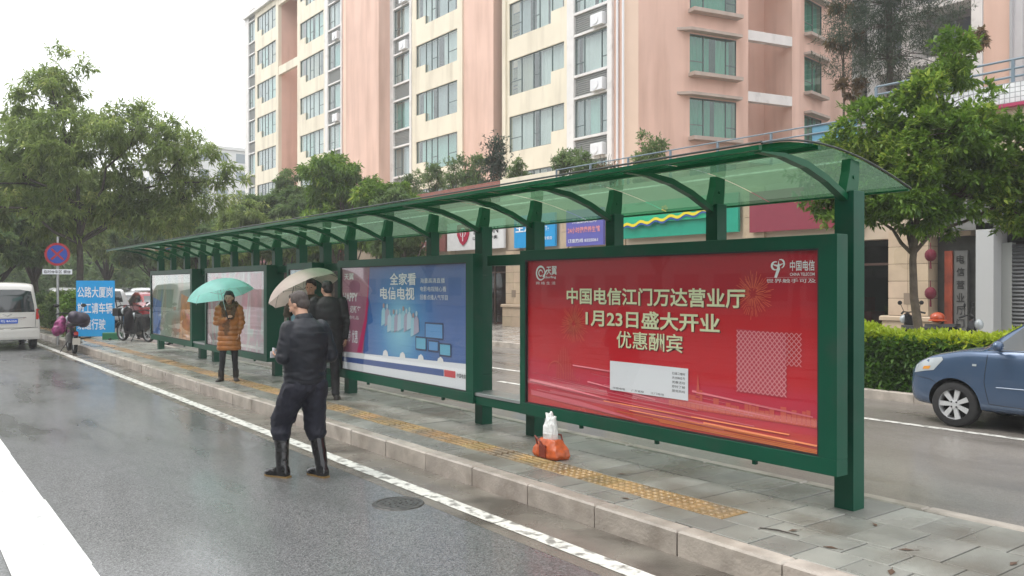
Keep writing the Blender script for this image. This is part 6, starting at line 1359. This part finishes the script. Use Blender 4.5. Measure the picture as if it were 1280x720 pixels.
for Hx, K_, A_ in ((-.09, LK, LA), (.09, RK, RA)): b.cap((Hx, 0, .90), K_, .078, .052); b.cap(K_, A_, .052, .038)
hand(b, LW, (.15, .9, .1), (.35, -.2, 1), 1.05, .75, -1); hand(b, RW, (-.35, .85, .15), (-.5, 0, .9), 1.05, .8, 1)
linkobj('body', remesh(b, 'body', SKIN, .0065, 2), p1)
linkobj('hair', hair_shell(hc, HM, 1.0, HAIRG, 0, 1, short=True), p1)
for sg in (-1, 1): MB().ell(hc + HM @ V3((sg*.031, .083, .0)), (.011, .006, .007), HM).build('eye', EYEW, p1, smooth=True)
NAVY = mat('navy_jacket', (.009, .011, .018), .45, var=.25, vscale=8, bump=.4, bscale=220, spec=.4); TRO = mat('navy_trousers', (.008, .009, .02), .7, var=.25, vscale=6, bump=.3, bscale=260); RUB = mat('rubber_boot', (.010, .010, .011), .22, var=.2, vscale=12, coat=.2); SOLE = mat('ochre_sole', (.22, .14, .05), .7)
j = MB(); torso(j, [((0, .0, .885), .20, .145, 0), ((0, 0, .93), .205, .15, 0), ((0, 0, .99), .20, .155, 0), ((0, 0, 1.08), .215, .16, 0), ((0, -.01, 1.2), .225, .16, 0), ((0, -.02, 1.32), .225, .145, 0), ((0, -.025, 1.40), .195, .12, 0), ((0, -.01, 1.455), .12, .09, 0), ((0, 0, 1.48), .09, .08, 0)])
for S_, E__, W_ in ((LS, LE, LW), (RS, RE, RW)): j.cap(S_, E__, .078, .066); j.cap(E__, V3(E__).lerp(V3(W_), .95), .067, .048)
jo = linkobj('jacket', remesh(j, 'jacket', NAVY, .009, 5, (.010, lambda c: noise.noise(V3((c.x*7, c.y*7, c.z*16)))*.7 + noise.noise(V3((c.x*16+c.z*9, c.y*16, c.z*26)))*.55 + (.5*math.sin(c.z*95+4*noise.noise(c*7)) if c.z < 1.0 else 0)*.7)), p1)
c_ = MB(); c_.lathe([(.085, 0), (.082, .03), (.072, .055), (.062, .05), (.064, 0)], 24, Matrix.Translation((0, .01, 1.455)) @ Matrix.Rotation(R(-14), 4, 'X')); c_.build('collar', NAVY, jo, smooth=True)
wb1 = MB(); wb1.lathe([(.19, 0), (.2, .01), (.2, .05), (.19, .06)], 30, Matrix.Translation((0, 0, .87)) @ Matrix.Diagonal((1, .74, 1, 1))); wb1.build('waistband', NAVY, jo, smooth=True)
sm_ = MB(); sm_.tube([(x, -.176+.35*x*x, 1.345) for x in (-.17, -.1, 0, .1, .17)], .0035, 5); sm_.build('back_seam', mat('seam_dark', (.008, .01, .016), .5), jo)
t_ = MB(); torso(t_, [((0, 0, .80), .17, .13, 0), ((0, 0, .88), .185, .135, 0), ((0, 0, .93), .18, .13, 0)])
for Hx, K_, A_ in ((-.09, LK, LA), (.09, RK, RA)):
    t_.cap((Hx*1.05, -.01, .84), K_, .128, .104); q = V3(K_).lerp(V3(A_), .28); t_.cap(K_, q, .102, .09); t_.ell(q + V3((0, 0, .02)), (.096, .10, .055))
linkobj('trousers', remesh(t_, 'trousers', TRO, .009, 4, (.013, lambda c: noise.noise(V3((c.x*9+c.z*6, c.y*9, c.z*11))) + .6*noise.noise(V3((c.x*22, c.y*22, c.z*24-c.x*20))))), p1)
for K_, A_, dr in ((LK, LA, (-.35, 1, 0)), (RK, RA, (-.1, 1, 0))):
    s_ = MB(); top = V3(K_).lerp(V3(A_), .18); A2 = V3((A_[0], A_[1], .12)); s_.cap(top, A2, .074, .060); s_.cap(A2, (A_[0], A_[1], .07), .060, .055); d = V3(dr).normalized()
    shoe(s_, (A_[0]-d.x*.075, A_[1]-d.y*.075, .012), dr, .285, .056, .10)
    bo = linkobj('boot', remesh(s_, 'boot', RUB, .008, 3, (.004, lambda c: noise.noise(V3((c.x*14, c.y*14, c.z*22))))), p1)
    so = MB(); h0 = V3((A_[0]-d.x*.085, A_[1]-d.y*.085, 0)); sp_ = V3((-d.y, d.x, 0)); ol = [(0, .032), (.03, .042), (.12, .04), (.18, .052), (.25, .05), (.285, .03), (.30, 0)]
    poly = [h0 + d*a + sp_*c2 for a, c2 in ol] + [h0 + d*a - sp_*c2 for a, c2 in ol[::-1][1:]]
    so.add([(p.x, p.y, .0) for p in poly] + [(p.x, p.y, .016) for p in poly], [tuple(range(len(poly)))[::-1], tuple(range(len(poly), 2*len(poly)))] + [(i, (i+1) % len(poly), (i+1) % len(poly)+len(poly), i+len(poly)) for i in range(len(poly))]); so.build('sole', SOLE, bo)
p1.location = (-7.36, 3.11, 0); p1.rotation_euler.z = R(95)
ph = MB().bbox((-.20, .285, 1.10), (-.10, .295, 1.16), .002); ph.cone((-.17, .29, 1.155), (-.16, .29, 1.19), .012, .02, 8); o = ph.build('paper_slip', mat('slip_white', (.75, .76, .8), .4)); o.location = p1.location; o.rotation_euler = p1.rotation_euler; tag(o, 'small white paper slip held in the left hand of the man in boots', 'paper')

# ---- 2: woman in an ochre quilted coat, facing the road under a turquoise umbrella
p2 = person('woman in ochre quilted coat with fur collar under the turquoise umbrella')
S2 = .90; k2 = lambda p: V3(p)*S2
LS, RS = k2((-.17, 0, 1.36)), k2((.17, 0, 1.36)); LE, RE = k2((-.22, .0, 1.10)), k2((.215, .0, 1.10)); LW, RW = k2((-.17, .06, .90)), k2((.06, .19, 1.16))
LK, RK = k2((-.10, .03, .48)), k2((.11, .05, .48)); LA, RA = k2((-.12, .0, .09)), k2((.14, .03, .09)); hc = k2((0, .03, 1.565)); HM = Euler((R(-4), 0, R(-10))).to_matrix()
b = MB(); head_parts(b, hc, HM, .93); b.cap(k2((0, 0, 1.38)), k2((0, .015, 1.5)), .045, .045); torso(b, [(k2((0, 0, z)), a*S2, c*S2, 0) for z, a, c in ((.84, .15, .10), (.95, .16, .11), (1.1, .12, .09), (1.25, .145, .11), (1.36, .15, .08), (1.42, .07, .05))])
for S_, E__, W_ in ((LS, LE, LW), (RS, RE, RW)): b.cap(S_, E__, .042, .034); b.cap(E__, W_, .034, .023)
for Hx, K_, A_ in ((-.08, LK, LA), (.08, RK, RA)): b.cap((Hx, 0, .80), K_, .07, .046); b.cap(K_, A_, .046, .034)
hand(b, RW, (-.45, .6, .55), (-.9, .1, -.1), .92, .95, 1); hand(b, LW, (.1, .35, -.9), (.9, .1, 0), .92, .5, 1)
linkobj('body', remesh(b, 'body', SKIN, .0062, 2), p2); linkobj('hair', hair_shell(hc, HM, .93, HAIRB, .10, 5), p2)
for sg in (-1, 1): MB().ell(hc + HM @ V3((sg*.029, .079, 0)), (.010, .006, .006), HM).build('eye', mat('dark_eye', (.02, .012, .01), .2), p2, smooth=True)
MB().ell(hc + HM @ V3((0, .083, -.054)), (.02, .006, .008), HM).build('lips', LIP, p2, smooth=True)
COAT = mat('ochre_quilt', (.38, .14, .035), .35, var=.25, vscale=9, coat=.15); COATK = mat('brown_knit', (.20, .10, .05), .85, var=.4, vscale=40, bump=.8, bscale=120); FUR = mat('fur_brown', (.12, .075, .04), .9, var=.5, vscale=45, bump=1, bscale=160); LEG = mat('black_leggings', (.018, .018, .022), .7); BOOTB = mat('brown_black_boot', (.03, .024, .02), .5)
j = MB(); torso(j, [(k2((0, .01, z)), a*S2, c*S2, 0) for z, a, c in ((.58, .205, .15), (.64, .215, .16), (.78, .205, .155), (.92, .19, .15), (1.05, .18, .145), (1.2, .19, .15), (1.32, .19, .13), (1.4, .13, .10), (1.43, .08, .07))])
for S_, E__, W_ in ((LS, LE, LW), (RS, RE, RW)): j.cap(S_, E__, .070, .062); j.cap(E__, V3(E__).lerp(V3(W_), .93), .062, .042)
quilt = lambda c: (abs(math.sin(c.z*math.pi/.085))**.6 - .5)*(1.5 if c.z < 1.0*S2 or abs(c.x) > .15 else .6) + .5*noise.noise(c*14)
co = linkobj('coat', remesh(j, 'coat', COAT, .009, 2, (.011, quilt)), p2)
fr2 = MB(); torso(fr2, [(k2((.035, .055, z)), a*S2, .115*S2, 0) for z, a in ((.86, .085), (1.0, .105), (1.2, .115), (1.34, .11))]); linkobj('knit_front', remesh(fr2, 'knit_front', COATK, .01, 2, (.006, cloth_noise(20))), co)
fu = MB()
for k in range(16): a = math.pi*2*k/16; fu.ell(k2((.115*math.cos(a), .015+.10*math.sin(a), 1.41+.03*math.cos(a)**2-.03*math.sin(a))), (.05, .05, .045))
for k in range(4):
    for sg in (-1, 1): fu.ell(k2((sg*(.085-.012*k), .115+.012*k, 1.35-.05*k)), (.042, .034, .042))
linkobj('fur_collar', remesh(fu, 'fur_collar', FUR, .009, 1, (.018, lambda c: noise.noise(c*55)+.5*noise.noise(c*110))), co)
l_ = MB()
for Hx, K_, A_ in ((-.08, LK, LA), (.08, RK, RA)): l_.cap((Hx, 0, .72), K_, .078, .054); l_.cap(K_, A_, .054, .040)
linkobj('leggings', remesh(l_, 'leggings', LEG, .009, 2, (.004, cloth_noise(14))), p2)
for A_, d in ((LA, (-.15, 1, 0)), (RA, (.45, 1, 0))):
    s_ = MB(); s_.cap((A_.x, A_.y, .17), (A_.x, A_.y, .08), .052, .05); shoe(s_, (A_.x-d[0]*.06, A_.y-.06, .0), d, .235, .043, .075); linkobj('boot', remesh(s_, 'boot', BOOTB, .008, 2), p2)
p2.location = (-14.12, 4.62, PZ); p2.rotation_euler.z = R(-108)

# ---- umbrellas
def umbrella(label, m_can, tipw, axis, grip, Rr=.54, sag=.17, handle=HAIRB, closed_len=.62, rib=STEEL):
    """tipw = top of the canopy, grip = hand end of the shaft"""
    t = empty('umbrella', tuple(grip), 0, label, 'umbrella', 'open umbrellas over the waiting people'); u, v, d = frame_from(axis); M = Matrix.Identity(4); M.col[0][:3] = u; M.col[1][:3] = v; M.col[2][:3] = d; M.col[3][:3] = tipw
    G = 8; sub = 5; nr = 9; rings = []
    for i in range(nr+1):
        q = i/nr; ring_ = []
        for k in range(G*sub):
            f = (k % sub)/sub; a = 2*math.pi*k/(G*sub); pin = 1-.085*math.sin(math.pi*f)*q; r_ = Rr*math.sin(q*R(68))/math.sin(R(68))*pin; z = -sag*1.35*(1-math.cos(q*R(68)))/(1-math.cos(R(68))) - .022*math.sin(math.pi*f)*q*q*0
            ring_.append(M @ V3((r_*math.cos(a), r_*math.sin(a), z)))
        rings.append(ring_)
    c = MB().loft(rings[1:], cap=False); c.add([M @ V3((0, 0, 0))] + rings[1], [(0, 1+k, 1+(k+1) % (G*sub)) for k in range(G*sub)]); cn = linkobj('canopy', c.mesh('canopy', m_can, True), t, world=True)
    for k in range(G):
        pts = [rings[i][k*sub] - d*.006 for i in range(1, nr+1)]; rb = MB().tube(pts, .0028, 4); s0 = V3(tipw) - d*.26; mid = rings[5][k*sub] - d*.008; rb.tube([s0, mid], .0025, 4); rb.cone(pts[-1], pts[-1]+(pts[-1]-pts[-2]).normalized()*.022, .004, n=5); rb.build('rib', rib, cn, world=True, kind='stuff')
    MB().cone(V3(tipw)-d*.01, V3(tipw)+d*.05, .006, .003, 8).build('ferrule', rib, t, world=True)
    MB().tube([V3(tipw), V3(grip)], .006, 8).build('shaft', rib, t, world=True); e = V3(grip); dd = (V3(tipw)-e).normalized()
    MB().tube([e+dd*.09, e+dd*.0, e-dd*.05, e-dd*.075+u*.02, e-dd*.07+u*.045, e-dd*.045+u*.05], .012, 8).build('handle', handle, t, world=True); return t
def fabric(n, c, tl=.5, var=.08):
    m = mat(n, c, .5, var=var, vscale=7); nt = m.node_tree; b = nt.nodes['Principled BSDF']; tr = nt.nodes.new('ShaderNodeBsdfTranslucent'); tr.inputs[0].default_value = (*c, 1); mx = nt.nodes.new('ShaderNodeMixShader'); mx.inputs[0].default_value = tl
    nt.links.new(b.outputs[0], mx.inputs[1]); nt.links.new(tr.outputs[0], mx.inputs[2]); nt.links.new(mx.outputs[0], nt.nodes['Material Output'].inputs[0]); return m
TURQ = fabric('turquoise_fabric', (.42, .86, .80), .55, .12); BEIGE = fabric('beige_fabric', (.72, .60, .54), .35)
Mw = lambda o: Matrix.Translation(o.location) @ Euler(o.rotation_euler).to_matrix().to_4x4()
g2 = Mw(p2) @ V3((.035, .215, 1.12))
# canopy axis leans away from the camera and to the left
fwd = V3((-.80, .60, 0)); rgt = V3((.60, .80, 0))
ax2 = (V3((0, 0, 1)) + fwd*.10 - rgt*.26).normalized(); tip2 = g2 + V3((0, 0, .0)) + fwd*.28 - rgt*.25; tip2.z = 1.88
umbrella('open turquoise umbrella held by the woman in the ochre coat', TURQ, tip2, ax2, g2, .55, .20)

# ---- 3: person in a long black coat, back to the road
p3 = person('person in long black coat standing at the left edge of the blue poster')
LS, RS = V3((-.19, 0, 1.38)), V3((.19, 0, 1.38)); LE, RE = V3((-.25, -.02, 1.1)), V3((.27, -.05, 1.11)); LW, RW = V3((-.14, .14, 1.02)), V3((.24, -.02, .87))
LK, RK = V3((-.09, .03, .47)), V3((.09, 0, .47)); LA, RA = V3((-.09, -.02, .09)), V3((.10, -.05, .09)); hc = V3((-.02, .05, 1.565)); HM = Euler((R(-8), 0, R(30))).to_matrix()
b = MB(); head_parts(b, hc, HM, .97); b.cap((0, -.0, 1.38), (-.005, .03, 1.5), .055, .05); torso(b, [((0, 0, z), a, c, 0) for z, a, c in ((.84, .15, .10), (.95, .16, .11), (1.1, .13, .1), (1.28, .16, .11), (1.38, .16, .09), (1.43, .07, .06))])
for S_, E__, W_ in ((LS, LE, LW), (RS, RE, RW)): b.cap(S_, E__, .048, .038); b.cap(E__, W_, .038, .026)
for Hx, K_, A_ in ((-.09, LK, LA), (.09, RK, RA)): b.cap((Hx, 0, .86), K_, .075, .05); b.cap(K_, A_, .05, .036)
hand(b, RW, (.02, .25, -.95), (-.9, .2, 0), 1.0, .9, -1); hand(b, LW, (.5, .7, .3), (.6, -.3, .6), 1.0, .6, -1)
linkobj('body', remesh(b, 'body', SKIN, .007, 2), p3); linkobj('hair', hair_shell(hc, HM, .97, HAIRB, 0, 9, short=True), p3)
BCOAT = mat('black_coat', (.010, .011, .012), .65, var=.3, vscale=9, bump=.3, bscale=200)
j = MB(); torso(j, [((0, 0, z), a, c, 0) for z, a, c in ((.66, .205, .15), (.72, .21, .155), (.9, .205, .15), (1.1, .2, .145), (1.25, .215, .145), (1.36, .205, .125), (1.42, .13, .095), (1.46, .085, .075))])
for S_, E__, W_ in ((LS, LE, LW), (RS, RE, RW)): j.cap(S_, E__, .078, .066); j.cap(E__, E__.lerp(W_, .93), .066, .047)
linkobj('coat', remesh(j, 'coat', BCOAT, .011, 3, (.010, folds([(LE, .12), (RE, .12), ((0, 0, 1.0), .15)], 60))), p3)
l_ = MB()
for Hx, K_, A_ in ((-.09, LK, LA), (.09, RK, RA)): l_.cap((Hx, 0, .8), K_, .09, .07); l_.cap(K_, A_, .07, .058)
linkobj('trousers', remesh(l_, 'trousers', mat('black_trousers', (.012, .012, .014), .7), .011, 2, (.008, cloth_noise(12))), p3)
for A_, d in ((LA, (-.1, 1, 0)), (RA, (.15, 1, 0))):
    s_ = MB(); shoe(s_, (A_.x, A_.y-.06, 0), d, .265, .047, .085); s_.cap((A_.x, A_.y, .10), (A_.x, A_.y, .07), .045, .045); linkobj('shoe', remesh(s_, 'shoe', BOOTB, .009, 2), p3)
p3.location = (-10.93, 4.97, PZ); p3.rotation_euler.z = R(68)

# ---- 4: person in an olive brown coat holding the beige umbrella, facing the camera
p4 = person('person in olive brown coat facing the road, half hidden under the beige umbrella')
LS, RS = V3((-.19, 0, 1.40)), V3((.19, 0, 1.40)); LE, RE = V3((-.25, .03, 1.13)), V3((.33, .05, 1.20)); LW, RW = V3((-.2, .14, .93)), V3((.30, .24, 1.33))
LK, RK = V3((-.09, .02, .48)), V3((.09, .03, .48)); LA, RA = V3((-.10, -.03, .09)), V3((.10, -.03, .09)); hc = V3((0, .04, 1.59)); HM = Euler((R(-6), 0, R(-14))).to_matrix()
b = MB(); head_parts(b, hc, HM, .97); b.cap((0, 0, 1.4), (0, .02, 1.53), .055, .05); torso(b, [((0, 0, z), a, c, 0) for z, a, c in ((.84, .15, .10), (.95, .16, .11), (1.1, .13, .1), (1.28, .16, .11), (1.4, .16, .09), (1.45, .07, .06))])
for S_, E__, W_ in ((LS, LE, LW), (RS, RE, RW)): b.cap(S_, E__, .048, .038); b.cap(E__, W_, .038, .026)
for Hx, K_, A_ in ((-.09, LK, LA), (.09, RK, RA)): b.cap((Hx, 0, .86), K_, .075, .05); b.cap(K_, A_, .05, .036)
hand(b, RW, (-.2, .3, .8), (-.9, .2, .1), 1.0, 1.0, 1); hand(b, LW, (0, .3, -.9), (.9, .1, 0), 1.0, .4, 1)
linkobj('body', remesh(b, 'body', SKIN, .007, 2), p4); linkobj('hair', hair_shell(hc, HM, .98, HAIRB, 0, 12), p4)
for sg in (-1, 1): MB().ell(hc + HM @ V3((sg*.030, .082, 0)), (.010, .006, .006), HM).build('eye', mat('dark_eye', (.02, .012, .01), .2), p4, smooth=True)
OLIV = mat('olive_brown_coat', (.055, .045, .028), .7, var=.35, vscale=9)
j = MB(); torso(j, [((0, 0, z), a, c, 0) for z, a, c in ((.72, .2, .15), (.9, .2, .15), (1.1, .195, .145), (1.28, .21, .145), (1.38, .2, .125), (1.44, .13, .095), (1.48, .085, .075))])
for S_, E__, W_ in ((LS, LE, LW), (RS, RE, RW)): j.cap(S_, E__, .078, .068); j.cap(E__, E__.lerp(W_, .92), .068, .048)
linkobj('coat', remesh(j, 'coat', OLIV, .011, 3, (.010, folds([(LE, .12), (RE, .12)], 60))), p4)
l_ = MB()
for Hx, K_, A_ in ((-.09, LK, LA), (.09, RK, RA)): l_.cap((Hx, 0, .8), K_, .09, .07); l_.cap(K_, A_, .07, .058)
linkobj('trousers', remesh(l_, 'trousers', mat('grey_trousers', (.03, .03, .034), .7), .011, 2, (.008, cloth_noise(12))), p4)
for A_, d in ((LA, (-.1, 1, 0)), (RA, (.15, 1, 0))):
    s_ = MB(); shoe(s_, (A_.x, A_.y-.06, 0), d, .265, .047, .085); s_.cap((A_.x, A_.y, .10), (A_.x, A_.y, .07), .045, .045); linkobj('shoe', remesh(s_, 'shoe', BOOTB, .009, 2), p4)
p4.location = (-11.60, 5.00, PZ); p4.rotation_euler.z = R(-115)
g4 = Mw(p4) @ V3((.27, .28, 1.42)); ax4 = (V3((0, 0, 1)) + fwd*.16 - rgt*.50).normalized(); tip4 = V3((-11.79, 4.86, 1.955))
umbrella('open beige umbrella tilted to the left over the person in the olive coat', BEIGE, tip4, ax4, g4, .56, .21, rib=mat('rib_dark', (.05, .05, .05), .4))

# ============================================================ DAMP AIR
hz = MB().box((-215, -50, -1.06), (44, 62, 31.5)).build('haze', DARK)
hm_ = bpy.data.materials.new('damp_air'); hm_.use_nodes = True; n_ = hm_.node_tree; n_.nodes.clear(); pvn = n_.nodes.new('ShaderNodeVolumePrincipled'); pvn.inputs['Density'].default_value = .0014; pvn.inputs['Color'].default_value = (.97, .98, 1, 1); pvn.inputs['Anisotropy'].default_value = .2
on = n_.nodes.new('ShaderNodeOutputMaterial'); n_.links.new(pvn.outputs[0], on.inputs['Volume']); hz.data.materials.clear(); hz.data.materials.append(hm_); hz['kind'] = 'stuff'; hz['label'] = 'thin damp air that pales the far trees and buildings'
